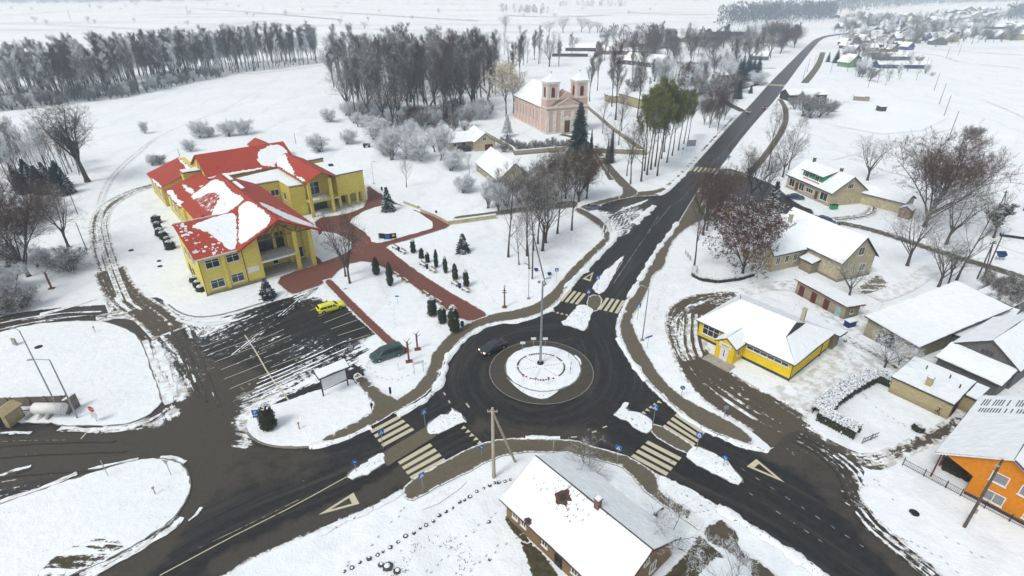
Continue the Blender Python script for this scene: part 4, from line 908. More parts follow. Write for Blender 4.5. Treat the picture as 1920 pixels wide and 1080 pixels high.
    b = MB().box(31, 38.4, 26.6, 31, 3.4, 3.8).build('balcony', 'ybrick', t)
    rl = MB()
    for z in (4.2, 4.8): rl.tube((31.5, 26.4, z), (36.4, 26.4, z), .03, n=4)
    for k in range(6): rl.tube((31.6 + k * .95, 26.4, 3.8), (31.6 + k * .95, 26.4, 4.8), .03, n=4)
    rl.build('railing', 'steel', b); MB().box(31.6, 36.4, 26.9, 30.6, 3.8, 3.9).build('balcony_snow', 'snow', b)
    win(t, (31, 31), (1, 0), (0, -1), 1.6, 4.2, 2.8, 3.2, 1, tr=.6); win(t, (31, 31), (1, 0), (0, -1), 1.2, .1, 4.6, 2.9, 2, 'dark')
    # courtyard block, flat roofs
    cp = [(19, 44.5), (31, 46.8), (31, 29), (27.4, 29.5), (27.4, 36.2), (21.4, 36.8), (19, 38)]
    W_(MB().prism(cp, 0, 7.5))
    ctr = [(x, y, 7.85) for x, y in cp]
    roofs(t, [ctr], 'ybrick2', name='flat_roof', j=.25)
    for s in (1.5,): win(t, (21.4, 36.75), (1, -.1), (-.1, -1), 3.6, 4.2, 2.0, 1.6, 1); win(t, (27.4, 36.2), (0, -1), (-1, 0), 2.2, 3.6, 1.5, 2., 1)
    # box wing on columns
    W_(MB().box(38.9, 46.3, 28, 41.5, 3.3, 8.6).box(42, 46.3, 31.5, 41.5, 0, 3.3))
    for x in (39.2, 41.6, 44., 46.): 
        for y in (28.3,): MB().box(x - .3, x + .3, y - .3, y + .3, 0, 3.3).build('column', 'ybrick', t)
    for y in (30.5,): MB().box(45.7, 46.3, y - .3, y + .3, 0, 3.3).build('column', 'ybrick', t)
    roofs(t, [[(38.9, 27.9, 8.78), (46.4, 27.9, 8.78), (46.4, 41.6, 8.78), (38.9, 41.6, 8.78)]], 'bluemetal', name='flat_roof', j=.2)
    MB().box(41, 42, 36, 37, 8.9, 9.4).build('roof_vent', 'dark', t)
    W_(MB().box(36.4, 43, 45, 57, 0, 8.8)); roofs(t, [[(36.4, 44.9, 9.0), (43.1, 44.9, 9.0), (43.1, 57.1, 9.0), (36.4, 57.1, 9.0)]], 'bluemetal', name='flat_roof', j=.3)
    W_(walls_gable(5, 14, 8.2, 9.6, 'v')) .location = (33, 63.7, 0)
    for q in roof_gable(5, 14, 8.2, 9.7, 'v', .3, 33, 63.7): both(q)
    W_(MB().box(24, 33, 63.7, 74, 0, 7.5)); roofs(t, [[(23.8, 63.7, 7.7), (33, 63.7, 7.7), (33, 74.2, 7.7), (23.8, 74.2, 7.7)]], 'bluemetal', name='flat_roof')
    W_(MB().box(14.2, 24, 63.7, 74, 0, 6.6)); roofs(t, [[(13.8, 63.7, 6.8), (24, 63.7, 6.8), (24, 74.2, 6.8), (13.8, 74.2, 6.8)]], 'bluemetal', name='flat_roof')
    MB().tube((7.35, -.12, 0), (7.35, -.12, 7.3), .06, n=5).tube((-.1, -.2, 0), (-.1, -.2, 7.3), .06, n=5).build('downpipe', 'brownroof', t)
    MB().box(-.3, 10.4, -.32, -.2, 0, .5).build('plinth', 'cbrick', t)
    return t
culture()

# ---- church
def church():
    t = thing('church', 'pink and white twin towered church with snowy roofs', 'church', G(1024, 252), R(21))
    L, W, h = 17.2, 34., 9.6
    walls_gable(L, W, h, 15.6, 'v').build('wall', 'pink', t)
    MB().box(1.5, L - 1.5, W, W + 5, 0, 5).build('apse', 'pink', t)
    roofs(t, [[(1.2, W, 5.2), (L - 1.2, W, 5.2), (L - 1.2, W + 5.4, 5.2), (1.2, W + 5.4, 5.2)]], j=.05)
    mb = MB()
    s = (15.6 - h) / (L / 2)
    roofs(t, [[(-.5, 4.6, h - .5 * s + .2), (-.5, W + .5, h - .5 * s + .2), (L / 2, W + .5, 15.8), (L / 2, 4.6, 15.8)], [(L + .5, 4.6, h - .5 * s + .2), (L + .5, W + .5, h - .5 * s + .2), (L / 2, W + .5, 15.8), (L / 2, 4.6, 15.8)]], 'slate')
    # facade block with cornice, pediment and pilasters
    MB().box(-.25, L + .25, -.3, 4.9, 0, 10.6).build('facade', 'pink', t)
    w = MB().box(-.5, L + .5, -.75, 5.1, 9.7, 10.3).box(-.35, L + .35, -.5, 5, 8.6, 8.8).box(-.35, L + .35, -.45, 5, 0, .7)
    for x in (-.4, 2.7, 5.9, 10.3, 13.4, 16.3): w.box(x, x + 1.25, -.62, -.2, .7, 8.7)
    w.box(-.5, .0, 4.4, 5.2, 0, 9.7)
    w.box(-.12, .0, 5.2, W, 9.0, 9.6).box(L, L + .12, 5.2, W, 9.0, 9.6).box(-.14, .0, 5, W + .1, 0, .6)
    for k in range(8): w.box(-.13, 0, 8 + k * 3.6, 8.5 + k * 3.6, .6, 9.)
    w.build('white_trim', 'white', t)
    pd = MB().add([(3.2, -.5, 10.3), (14, -.5, 10.3), (8.6, -.5, 12.9), (3.2, 1.2, 10.3), (14, 1.2, 10.3), (8.6, 1.2, 12.9)], [(0, 1, 2), (5, 4, 3), (0, 2, 5, 3), (2, 1, 4, 5)]).build('pediment', 'pink', t)
    pt = MB()
    for a, b in (((2.7, 10.35), (8.6, 13.15)), ((14.5, 10.35), (8.6, 13.15))): pt.tube((a[0], -.6, a[1]), (b[0], -.6, b[1]), .24, n=4)
    pt.box(2.6, 14.6, -.8, -.45, 10.25, 10.55); pt.build('pediment_trim', 'white', pd)
    MB().box(-.2, L + .2, .0, 4.9, 10.6, 12.8).build('attic', 'pink', t)
    MB().box(8.4, 8.8, -.7, -.5, 13.1, 14.4).box(8.0, 9.2, -.7, -.5, 13.7, 14.0).build('cross', 'white', t)
    for x0 in (.1, 12.3):
        x1 = x0 + 4.8
        tw = MB().box(x0, x1, .1, 4.9, 12.8, 19.2).build('bell_tower', 'pink', t)
        q = MB().box(x0 - .3, x1 + .3, -.2, 5.2, 12.8, 13.4).box(x0 - .35, x1 + .35, -.25, 5.25, 18.5, 19.3)
        for a in (x0 - .05, x1 - .75):
            q.box(a, a + .8, 0, .4, 13.4, 18.5); q.box(a, a + .8, 4.6, 5.0, 13.4, 18.5)
        for a, b in ((x0 - .12, x0), (x1, x1 + .12)): q.box(a, b, .0, .9, 13.4, 18.5).box(a, b, 4.1, 5., 13.4, 18.5)
        for a, b in ((x0 + 1.3, x0 + 1.5), (x1 - 1.5, x1 - 1.3)): q.box(a, b, -.04, .1, 13.6, 17.6)
        q.build('tower_trim', 'white', tw)
        for n_, p_, d_ in (((0, -1), (x0, .1), (1, 0)), ((-1, 0), (x0, 4.9), (0, -1)), ((1, 0), (x1, .1), (0, 1))):
            dd = Vector((*d_, 0)); nn = Vector((*n_, 0)); o = Vector((*p_, 0)) + dd * 1.65
            pts = [(0, 13.7), (1.5, 13.7), (1.5, 16.6)] + [(.75 + .75 * math.cos(a), 16.6 + .75 * math.sin(a)) for a in (.5, 1., 1.57, 2.1, 2.6)] + [(0, 16.6)]
            V = [o + dd * a + nn * .03 + Vector((0, 0, b)) for a, b in pts] + [o + dd * a - nn * .05 + Vector((0, 0, b)) for a, b in pts]; n = len(pts)
            MB().add(V, [tuple(range(n)), tuple(range(n, 2 * n))[::-1]] + [(i, (i + 1) % n, (i + 1) % n + n, i + n)[::-1] for i in range(n)]).build('louvre', 'maroon', tw)
        cx, cy = (x0 + x1) / 2, 2.5; e = 2.85
        ring = [(cx - e, cy - e), (cx + e, cy - e), (cx + e, cy + e), (cx - e, cy + e)]
        f = [(cx - 1.3, cy - 1.3), (cx + 1.3, cy - 1.3), (cx + 1.3, cy + 1.3), (cx - 1.3, cy + 1.3)]
        V = [(x, y, 19.3) for x, y in ring] + [(x, y, 20.5) for x, y in f] + [(cx, cy, 21.9)]
        MB().add(V, [(0, 1, 5, 4), (1, 2, 6, 5), (2, 3, 7, 6), (3, 0, 4, 7), (4, 5, 8), (5, 6, 8), (6, 7, 8), (7, 4, 8), (3, 2, 1, 0)]).build('spire_roof', 'snow', tw)
        MB().tube((cx, cy, 21.7), (cx, cy, 23.0), .06, n=4).box(cx - .35, cx + .35, cy - .04, cy + .04, 22.4, 22.55).build('cross', 'dark', tw)
    for k in range(7): win(t, (0, 0), (0, -1), (-1, 0), -(9.4 + k * 3.6), 3.4, 1.2, 4.2, 1, 'white', name='window')
    MB().box(7.0, 10.2, -.75, -.3, .3, 5.6).add([(6.6, -.9, 5.6), (10.6, -.9, 5.6), (8.6, -.9, 6.6), (6.6, -.3, 5.6), (10.6, -.3, 5.6), (8.6, -.3, 6.6)], [(0, 1, 2), (5, 4, 3), (0, 2, 5, 3), (2, 1, 4, 5), (0, 3, 4, 1)]).build('door_surround', 'white', t)
    door(t, (0, -.75), (1, 0), (0, -1), 7.45, 2.3, 4.6, 'door', .3)
    MB().box(6.4, 10.8, -2.4, -.4, 0, .3).build('step', 'concrete', t)
church()

# ---- bright yellow shop
def yshop():
    t = thing('yellow_shop', 'bright yellow single storey shop with snowy roof and small gabled porch', 'shop', G(1478, 715), R(130))
    L, W = 15.2, -12.4
    MB().box(0, L, W, 0, .5, 3.1).build('wall', 'yellow', t)
    MB().box(.05, L - .05, W + .05, -.05, 0, .5).build('plinth', 'slate', t)
    e = 3.2; o = .45
    A, B_, C_, D = (-o, o, e), (L + o, o, e), (L + o, W - o, e), (-o, W - o, e)
    r1, r2 = (3.2, -6.2, 6.0), (12.4, -6.2, 6.0)
    g1, g2 = (3.0, -3.1, 4.695), (3.0, -9.3, 4.695)
    roofs(t, [[A, B_, r2, r1, g1], [B_, C_, r2], [D, C_, r2, r1, g2][::-1], [A, g1, g2, D]], 'slate', j=.03)
    MB().add([g1 , g2, r1, (3.3, g1[1], 4.5), (3.3, g2[1], 4.5), (3.3, r1[1], 6.)], [(0, 2, 1), (3, 4, 5), (0, 3, 5, 2), (1, 2, 5, 4)]).build('gablet', 'darkwood', t)
    chimney(t, 3.6, -9.2, 4.4, 7.0, .55, 'polec', False)
    px, pw, pd = 7.4, 3.0, 2.8
    p = walls_gable(pw, pd, 3.0, 4.0, 'v').build('porch', 'yellow', t); p.location = (px, 0, 0)
    roofs(t, [[(x, y, z) for x, y, z in q] for q in roof_gable(pw, pd + 1.0, 3.0, 4.0, 'v', .35, px, -1.2)], 'slate', name='porch_roof', j=.03)
    MB().box(px - .6, px + pw + .8, pd, pd + 2.0, 0, .22).build('doorstep', 'concrete', t)
    d = MB().box(px + .85, px + 2.15, pd - .02, pd + .07, .22, 2.3).build('door', 'whitep', t); MB().box(px + 1.44, px + 1.56, pd + .07, pd + .1, .9, 2.0).build('glass_strip', 'glass', d)
    s = MB().box(px + .5, px + 2.5, pd - .01, pd + .14, 2.45, 3.1).build('shop_sign', 'whitep', t)
    MB().box(px + .9, px + 2.1, pd + .14, pd + .16, 2.72, 2.88).build('sign_lettering', 'steel', s)
    win(t, (0, 0), (1, 0), (0, 1), .5, 2.15, 6.5, .62, 5)
    win(t, (0, 0), (1, 0), (0, 1), 11.6, 1.2, 2.9, 1.75, 2, tr=.6)
    win(t, (px, 0), (0, 1), (-1, 0), 1.1, 1.3, .7, .9, 0)
    win(t, (0, 0), (0, -1), (-1, 0), 4.6, 2.3, 1.4, .4, 1)
    MB().tube((-.06, .05, 0), (-.06, .05, 3.1), .05, n=5).tube((-.06, -9.8, 0), (-.06, -9.8, 3.1), .05, n=5).build('downpipe', 'slate', t)
    MB().box(-.5, .5, W - 2.6, W - .6, 0, 2.6).box(-.5, 9, W - 2.6, W - .6, 0, 2.6).build('rear_annex', 'plaster', t)
    roofs(t, [[(-1.3, W - 3., 2.75), (9.4, W - 3., 2.75), (9.4, W - .1, 3.1), (-1.3, W - .1, 3.1)]], 'slate', name='annex_roof')
yshop()

# ---- L shaped cream house
def lhouse():
    t = thing('cream_house', 'large cream house with steep snowy roof and long side wing', 'house', G(1568, 529), R(22))
    walls_gable(8.8, 17, 4.4, 8.6, 'v').build('wall', 'plaster', t)
    w = walls_gable(11.4, 8.6, 4.0, 7.9, 'u').build('wall', 'plaster', t); w.location = (-8.6, 8.2, 0)
    roofs(t, roof_gable(8.8, 17, 4.4, 8.6, 'v', .5), 'slate'); roofs(t, roof_gable(12.0, 8.6, 4.0, 7.9, 'u', .5, -8.6, 8.2), 'slate')
    chimney(t, -1.4, 12.6, 7, 9.6, .6, 'polec')
    for a in ((1.2, 4.9, 1.1, 1.5), (5.9, 1.3, 1.2, 1.4)): pass
    win(t, (0, 0), (1, 0), (0, -1), 3.6, 5.0, 1.6, 1.7, 1); win(t, (0, 0), (1, 0), (0, -1), 5.2, 1.4, 1.5, 1.5, 1)
    for s in (.9, 3.2, 5.4): win(t, (-8.6, 8.2), (1, 0), (0, -1), s, 1.5, 1.0, 1.5, 1)
    win(t, (0, 8.2), (0, -1), (-1, 0), .4, 1.6, 1.9, 1.5, 3)
    p = MB().box(-2.0, -.05, 4.6, 7.4, 0, 2.2).build('porch', 'cbrick', t); roofs(t, [[(-2.3, 4.3, 2.35), (0, 4.3, 2.9), (0, 7.7, 2.9), (-2.3, 7.7, 2.35)]], 'slate', name='porch_roof')
    ws = MB().box(-.05, 8.85, -.05, 17.05, 0, .5).build('plinth', 'cbrick', t)
lhouse()

# ---- house with green dormer
def ghouse():
    t = thing('green_dormer_house', 'cream house with bright green dormer and shop windows under a snowy roof', 'house', G(1554, 387), R(14))
    L, W, h, r = 10.4, 17., 3.7, 7.4
    walls_gable(L, W, h, r, 'v').build('wall', 'plaster', t)
    roofs(t, roof_gable(L, W, h, r, 'v', .5), 'slate')
    d = MB().add([(.9, 5.2, 4.2), (.9, 12.6, 4.2), (5, 12.6, 4.2), (5, 5.2, 4.2), (.9, 5.2, 6.2), (.9, 12.6, 6.2), (5, 12.6, 7.3), (5, 5.2, 7.3)], [(1, 0, 4, 5), (0, 3, 7, 4), (2, 1, 5, 6), (4, 7, 6, 5)]).build('dormer', 'greenwood', t)
    roofs(t, [[(.4, 4.8, 6.25), (.4, 13., 6.25), (5.3, 13., 7.65), (5.3, 4.8, 7.65)]], 'slate', name='dormer_roof')
    for v in (8.0, 11.9): win(t, (.9, v), (0, -1), (-1, 0), 0, 4.6, 1.5, 1.3, 1)
    MB().box(.2, .3, 5.5, 11.5, 3.9, 4.5).build('roof_sign', 'redp', t); MB().box(.14, .2, 5.9, 11.1, 4.05, 4.35).build('sign_lettering', 'whitep', t)
    chimney(t, 5.2, 14.5, 7, 8.6, .6); chimney(t, 5.4, 4.6, 7, 8.4, .6)
    F_ = ((0, 0), (0, 1), (-1, 0))
    for s, w in ((1.2, 2.6), (10.0, 2.0), (13.8, 2.2)): win(t, *F_, s, .8, w, 2.1, 1)
    for s in (4.6, 12.3): door(t, *F_, s, 1.1, 2.5, 'door')
    win(t, *F_, 6.5, 1.2, 2.6, 1.2, 2)
    win(t, (0, 0), (1, 0), (0, -1), 4.2, 4.4, 1.7, 1.3, 2)
    MB().box(-.3, 0, 0, 17, 0, .35).build('plinth', 'concrete', t)
    a = MB().box(10.4, 15, 8, 15, 0, 3).build('rear_annex', 'darkwood', t); roofs(t, [[(10.2, 7.6, 4.2), (15.5, 7.6, 3.1), (15.5, 15.4, 3.1), (10.2, 15.4, 4.2)]], 'slate', name='annex_roof')
ghouse()
house('outbuilding', 'long low cream outbuilding with brown door behind the dormer house', 'outbuilding', G(1708, 392), 128, 24, 6, 2.9, 4.2, 'u', 'plaster', wins=(('f', 18.5, 1.6, .8, .7), ('f', 3, 1.4, .8, .7)), doors=(('f', 15, 2.4, 2.3, 'door'),))

# ---- long shed with maroon doors
def shed():
    t = thing('storage_shed', 'narrow brick shed with three maroon doors and one turquoise door', 'shed', G(1580, 600), R(112))
    L, W = 10.4, -3.4
    MB().add([(0, 0, 0), (L, 0, 0), (L, W, 0), (0, W, 0), (0, 0, 2.6), (L, 0, 2.6), (L, W, 2.2), (0, W, 2.2)], [(0, 4, 5, 1), (1, 5, 6, 2), (2, 6, 7, 3), (3, 7, 4, 0), (4, 7, 6, 5)]).build('wall', 'cbrick', t)
    roofs(t, [[(-.5, .5, 2.85), (L + .5, .5, 2.85), (L + .5, W - .6, 2.4), (-.5, W - .6, 2.4)]], 'rust')
    for s, m in ((8.6, 'maroon'), (5.9, 'maroon'), (3.2, 'maroon'), (.7, 'aqua')): door(t, (0, 0), (1, 0), (0, 1), s, 1.1, 2.0, m)
    win(t, (0, 0), (0, -1), (-1, 0), 1.2, .9, .8, .9, 0)
shed()
b = thing('waste_bin', 'dark rubbish container with snow on its lid beside the shed door', 'bin', G(1592, 612), R(20))
MB().box(-.8, .8, -.5, .5, .1, 1.1).box(-.85, .85, -.55, .55, 1.0, 1.15).build('body', 'blued', b); MB().box(-.85, .85, -.55, .55, 1.16, 1.3).build('snow_cap', 'snow', b)

# ---- warehouse, garage, wooden house and sheds
def warehouse():
    t = thing('warehouse', 'wide low warehouse with one sloping snow covered roof and brown gate', 'warehouse', G(1618, 628), R(-65))
    L, W = 8.0, 23.
    MB().add([(0, 0, 0), (L, 0, 0), (L, W, 0), (0, W, 0), (0, 0, 3.3), (L, 0, 2.7), (L, W, 3.6), (0, W, 4.4)], [(0, 1, 5, 4), (1, 2, 6, 5), (2, 3, 7, 6), (3, 0, 4, 7), (4, 5, 6, 7)]).build('wall', 'cbrick', t)
    roofs(t, [[(-.5, -.5, 3.45), (L + .5, -.5, 2.85), (L + .5, W + .3, 3.8), (-.5, W + .3, 4.6)]], 'slate', j=.1)
    door(t, (0, 0), (1, 0), (0, -1), 2.2, 3.6, 2.4, 'darkwood')
warehouse()
def garage():
    t = thing('garage', 'flat roofed cream brick garage with stubby chimney beyond the hedge', 'garage', G(1788, 760, 2.4)[:2], R(127))
    L = 7.2; W = 7.6
    MB().box(0, L, -W, 0, 0, 2.4).box(-1.4, 0, -W, -3.6, 0, 2.3).build('wall', 'ybrick2', t)
    roofs(t, [[(-.15, .2, 2.58), (L + .3, .2, 2.58), (L + .3, -W - .2, 2.58), (-.15, -W - .2, 2.58)], [(-1.7, -3.4, 2.5), (-.16, -3.4, 2.5), (-.16, -W - .2, 2.5), (-1.7, -W - .2, 2.5)]], 'slate', j=.08)
    chimney(t, 3.6, -1.6, 2.6, 3.9, .7, 'ybrick2')
    for x, y, m in ((5.2, -5.4, 'slate'), (2.4, -5.6, 'slate'), (.8, -4.2, 'rust')): MB().tube((x, y, 2.6), (x, y, 3.3), .09, n=6).build('vent_pipe', m, t)
    door(t, (0, -3.6), (0, 1), (-1, 0), .8, 2.0, 2.0, 'maroon')
garage()
def woodhouse():
    t = thing('wooden_barn', 'grey weathered wooden barn with gable and snowy lean-to roof', 'barn', G(1793, 643, 3.5)[:2], R(-58))
    walls_gable(7.7, 13, 3.5, 6.1, 'v').build('wall', 'greywood', t)
    roofs(t, roof_gable(7.7, 13, 3.5, 6.1, 'v', .4), 'slate')
    MB().add([(-.2, -4, 0), (7.4, -4, 0), (7.4, 0, 0), (-.2, 0, 0), (-.2, -4, 2.3), (7.4, -4, 2.3), (7.4, 0, 3.2), (-.2, 0, 3.2)], [(0, 1, 5, 4), (1, 2, 6, 5), (3, 0, 4, 7)]).build('lean_to', 'greywood', t)
    roofs(t, [[(-.6, -4.4, 2.35), (7.8, -4.4, 2.35), (7.8, -.1, 3.4), (-.6, -.1, 3.4)]], 'slate', name='lean_to_roof')
    win(t, (0, 0), (1, 0), (0, -1), 3.0, 3.6, 1.6, .8, 2, 'greywood')
woodhouse()
t = thing('timber_shed', 'low dark timber shed with snowy flat roof behind the wooden barn', 'shed', G(1768, 622, 2.2)[:2], R(-50))
MB().box(0, 6, 0, 12, 0, 2.3).build('wall', 'greywood', t); roofs(t, [[(-.3, -.3, 2.5), (6.3, -.3, 2.5), (6.3, 16, 2.9), (-.3, 16, 2.9)]], 'slate')
t = thing('timber_shed', 'weathered board shed at the far right edge beside the warehouse corner', 'shed', G(1885, 600)[:2], R(28))
MB().box(0, 12, 0, 5, 0, 2.6).build('wall', 'greywood', t); roofs(t, [[(-.3, -.3, 2.8), (12.3, -.3, 2.8), (12.3, 5.3, 3.2), (-.3, 5.3, 3.2)]], 'slate')

# ---- orange house
def orange():
    t = thing('orange_house', 'orange timber house with white windows and snowy roof over a carport', 'house', G(1807, 925), R(-51.7))
    W = 9.5
    P = [(0, 0), (7.6, 0), (7.6, 4.0), (2.2, 7.0), (-3.2, 3.75), (0, 2.7)]
    V = [(x, 0, z) for x, z in P] + [(x, W, z) for x, z in P]; n = 6
    MB().add(V, [tuple(range(n)), tuple(range(n, 2 * n))[::-1]] + [(i, (i + 1) % n, (i + 1) % n + n, i + n)[::-1] for i in range(n)]).build('wall', 'orange', t)
    roofs(t, [[(-3.8, -.5, 3.6), (2.2, -.5, 7.22), (2.2, W + 6, 7.22), (-3.8, W + 6, 3.6)], [(8.2, -.5, 3.7), (2.2, -.5, 7.22), (2.2, W + 6, 7.22), (8.2, W + 6, 3.7)]], 'slate', j=.05)
    MB().box(-3.2, 7.6, W, W + 5.5, 0, 3.5).build('rear_wing', 'darkwood', t)
    vb = MB()
    for x0, z0 in ((-3.85, 3.45), (8.25, 3.55)):
        vb.add([(x0, -.56, z0 - .1), (2.2, -.56, 7.1), (2.2, -.56, 7.3), (x0, -.56, z0 + .1), (x0, -.5, z0 - .1), (2.2, -.5, 7.1), (2.2, -.5, 7.3), (x0, -.5, z0 + .1)], [(0, 1, 2, 3), (7, 6, 5, 4), (0, 4, 5, 1), (3, 2, 6, 7)])
    vb.build('verge_board', 'whitep', t)
    MB().tube((2.3, -.62, 7.25), (8.3, -.62, 3.7), .09, n=6).build('gutter', 'bluemetal', t)
    for y in (-.1, 2.6): MB().box(-3.3, -3.15, y - .08, y + .08, 0, 3.6).build('carport_post', 'rust', t)
    MB().box(-3.2, 0, 5.8, 6.0, 0, 2.7).box(-.04, .0, 0, 6, 0, 2.65).build('carport_back', 'darkwood', t)
    for s, z, w, h, m in ((1.3, .75, 1.9, 1.35, 1), (1.2, 3.3, 1.5, 1.3, 0), (3.7, 3.3, 1.5, 1.3, 0), (4.9, .8, 1.7, 1.35, 1)): win(t, (0, 0), (1, 0), (0, -1), s, z, w, h, m, 'whitep', 'curtain')
    MB().box(-.03, 7.63, -.03, .4, 0, .35).build('plinth', 'slate', t)
    # bare corrugation showing through thin snow at the back of the slope
    cg = MB()
    for row, (y0, y1) in enumerate(((10.2, 11.6), (12.2, 14.2))):
        for k in range(22):
            x = -3.2 + k * .24 + row * .05
            if rnd.random() < .25: continue
            f = lambda xx: 3.6 + (xx + 3.8) * .6033
            cg.add([(x, y0 + rnd.random() * .3, f(x) + .165), (x + .11, y0 + rnd.random() * .3, f(x + .11) + .165), (x + .11, y1, f(x + .11) + .165), (x, y1, f(x) + .165)], [(0, 1, 2, 3)])
    o = cg.build('roof_corrugation', 'slate', t)
orange()

# ---- old house at the lower edge
def oldhouse():
    t = thing('old_log_house', 'old brown log house with snowy roof, hole in the tiles and satellite dish', 'house', G(950, 970), R(-48.5))
    L, W, h, r = 14.4, 9.4, 2.7, 5.1
    walls_gable(L, W, h, r, 'u').build('wall', 'brownwood', t)
    s = (r - h) / (W / 2); e = h - .5 * s
    roofs(t, [[(-.6, -.5, e + .2), (L + .4, -.5, e + .2), (L + .4, W / 2, r + .2), (-.6, W / 2, r + .2)], [(-.6, W + .5, e + .2), (L + .4, W + .5, e + .2), (L + .4, W / 2, r + .2), (-.6, W / 2, r + .2)]], 'brownroof', j=.05)
    # tiles laid bare where the snow slid off
    sl = lambda x, y: e + .2 + (y + .5) * s + .175
    for c, rx, ry in (((4.9, 3.3), .95, .75), ((3.6, -.25), .45, .35)):
        P = [(c[0] + rx * math.cos(a) * rnd.uniform(.6, 1.2), c[1] + ry * math.sin(a) * rnd.uniform(.6, 1.2)) for a in np.linspace(0, 6.28, 22)[:-1]]
        MB().add([(x, y, sl(x, y)) for x, y in P], [tuple(range(len(P)))]).build('bare_tiles', 'brownroof', t)
        MB().add([(c[0] + (x - c[0]) * .5, c[1] + (y - c[1]) * .5, sl(c[0] + (x - c[0]) * .5, c[1] + (y - c[1]) * .5) + .004) for x, y in P], [tuple(range(len(P)))]).build('roof_hole', 'dark', t)
    cr = MB()
    for _ in range(75):
        x = min(rnd.gauss(5.6, 1.5), 12); y = rnd.uniform(2.0, 4.5); w = rnd.uniform(.03, .12); l = rnd.uniform(.08, .45)
        cr.add([(x, y, sl(x, y) + .002), (x + w, y, sl(x, y) + .002), (x + w * .6, y + l, sl(x, y + l) + .002)], [(0, 1, 2)])
    cr.build('snow_cracks', 'brownroof', t)['kind'] = 'stuff'
    MB().tube((-.6, W / 2, r + .37), (L + .4, W / 2, r + .37), .07, n=5).build('ridge_cap', 'slate', t)
    chimney(t, 8.3, W / 2 - .1, r - .2, r + 1.3, .55, 'redbrick')
    for s_ in (1.0, 2.3, 5.4, 9.4, 12.0): win(t, (0, 0), (1, 0), (0, -1), s_, 1.1, .8, 1.0, 1)
    door(t, (0, 0), (1, 0), (0, -1), 7.2, 1.0, 2.0, 'dark')
    for s_ in (1.7, 5.4): win(t, (L, 0), (0, 1), (1, 0), s_, 1.0, 1.0, 1.2, 1)
    win(t, (L, 0), (0, 1), (1, 0), 4.2, 3.2, .8, .7, 1)
    d = MB().lathe([(.02, 0), (.35, .04), (.52, .14), (.55, .16)], n=14).build('satellite_dish', 'whitep', t); d.location = (L + .7, 2.2, 3.0); d.rotation_euler = (0, R(65), 0)
    MB().tube((0, 0, 0), (.0, 0, .5), .02, n=4).box(-.08, .08, -.08, .08, .45, .55).build('feed_horn', 'whitep', d)
    a = MB().box(6, 11, W, W + 2.2, 0, 2.0).build('rear_porch', 'brownwood', t); roofs(t, [[(5.6, W, 2.85), (11.4, W, 2.85), (11.4, W + 2.6, 2.15), (5.6, W + 2.6, 2.15)]], 'brownroof', name='porch_roof')
oldhouse()

# ---- small houses by the church, outer buildings
house('cottage', 'long cottage with steep snowy roof and pale yellow end wall below the church', 'cottage', G(893, 305, 2.4)[:2], -68, 19.5, 10, 2.4, 6.6, 'u', 'ybrick2', wins=(('f', 2, .9, 1.1, 1.1), ('f', 6, .9, 1.1, 1.1), ('f', 10, .9, 1.1, 1.1), ('f', 15, .9, 1.1, 1.1)), doors=(('r', 3.5, 2.2, 2.1, 'darkwood'),))
t = house('cottage', 'cream cottage with red doors and two snowy roofs left of the churchyard wall', 'cottage', G(891, 284), 20, 7.4, 13, 3.2, 5.9, 'v', 'plaster', wins=(('f', 2.9, 3.4, 1.2, 1.3, {'pm': 'maroon'}),), doors=(('f', 3.6, 2.9, 2.1, 'maroon'),))
w = walls_gable(10, 9, 3, 5.4, 'u').build('wall', 'plaster', t); w.location = (-8.5, 3, 0); roofs(t, roof_gable(9.5, 9, 3, 5.4, 'u', .5, -8.5, 3), 'slate')
chimney(t, -1.2, 8.6, 5, 7.2, .6); win(t, (-8.5, 3), (1, 0), (0, -1), 4.6, 1.4, 1.4, 1.3, 1, pm='maroon'); win(t, (-8.5, 3), (1, 0), (0, -1), 1.4, 1.4, 1.2, 1.2, 1)
MB().box(-6, -1.2, .6, 3, 0, 1.6).build('firewood_store', 'darkwood', t)
t = thing('brick_block', 'flat roofed cream brick block among bare trees right of the church', 'building', G(1160, 175, 4.5)[:2], R(-66))
MB().box(0, 18, 0, 14, 0, 4.3).box(-7, 0, -3.5, 4, 0, 3.).build('wall', 'ybrick2', t); roofs(t, [[(-.2, -.2, 4.5), (18.2, -.2, 4.5), (18.2, 14.2, 4.5), (-.2, 14.2, 4.5)], [(-7.2, -3.7, 3.2), (-.21, -3.7, 3.2), (-.21, 4.2, 3.2), (-7.2, 4.2, 3.2)]], 'slate')
house('long_barn', 'long dark barn with large snowy roof behind the church trees', 'barn', G(1168, 112, 3.)[:2], -50, 34, 15, 3., 8, 'u', 'darkwood', wins=[('f', 3 + k * 5, .9, 1.4, 1.2) for k in range(6)], chim=((14, 7.5, 7.5, 9.4, .8),))
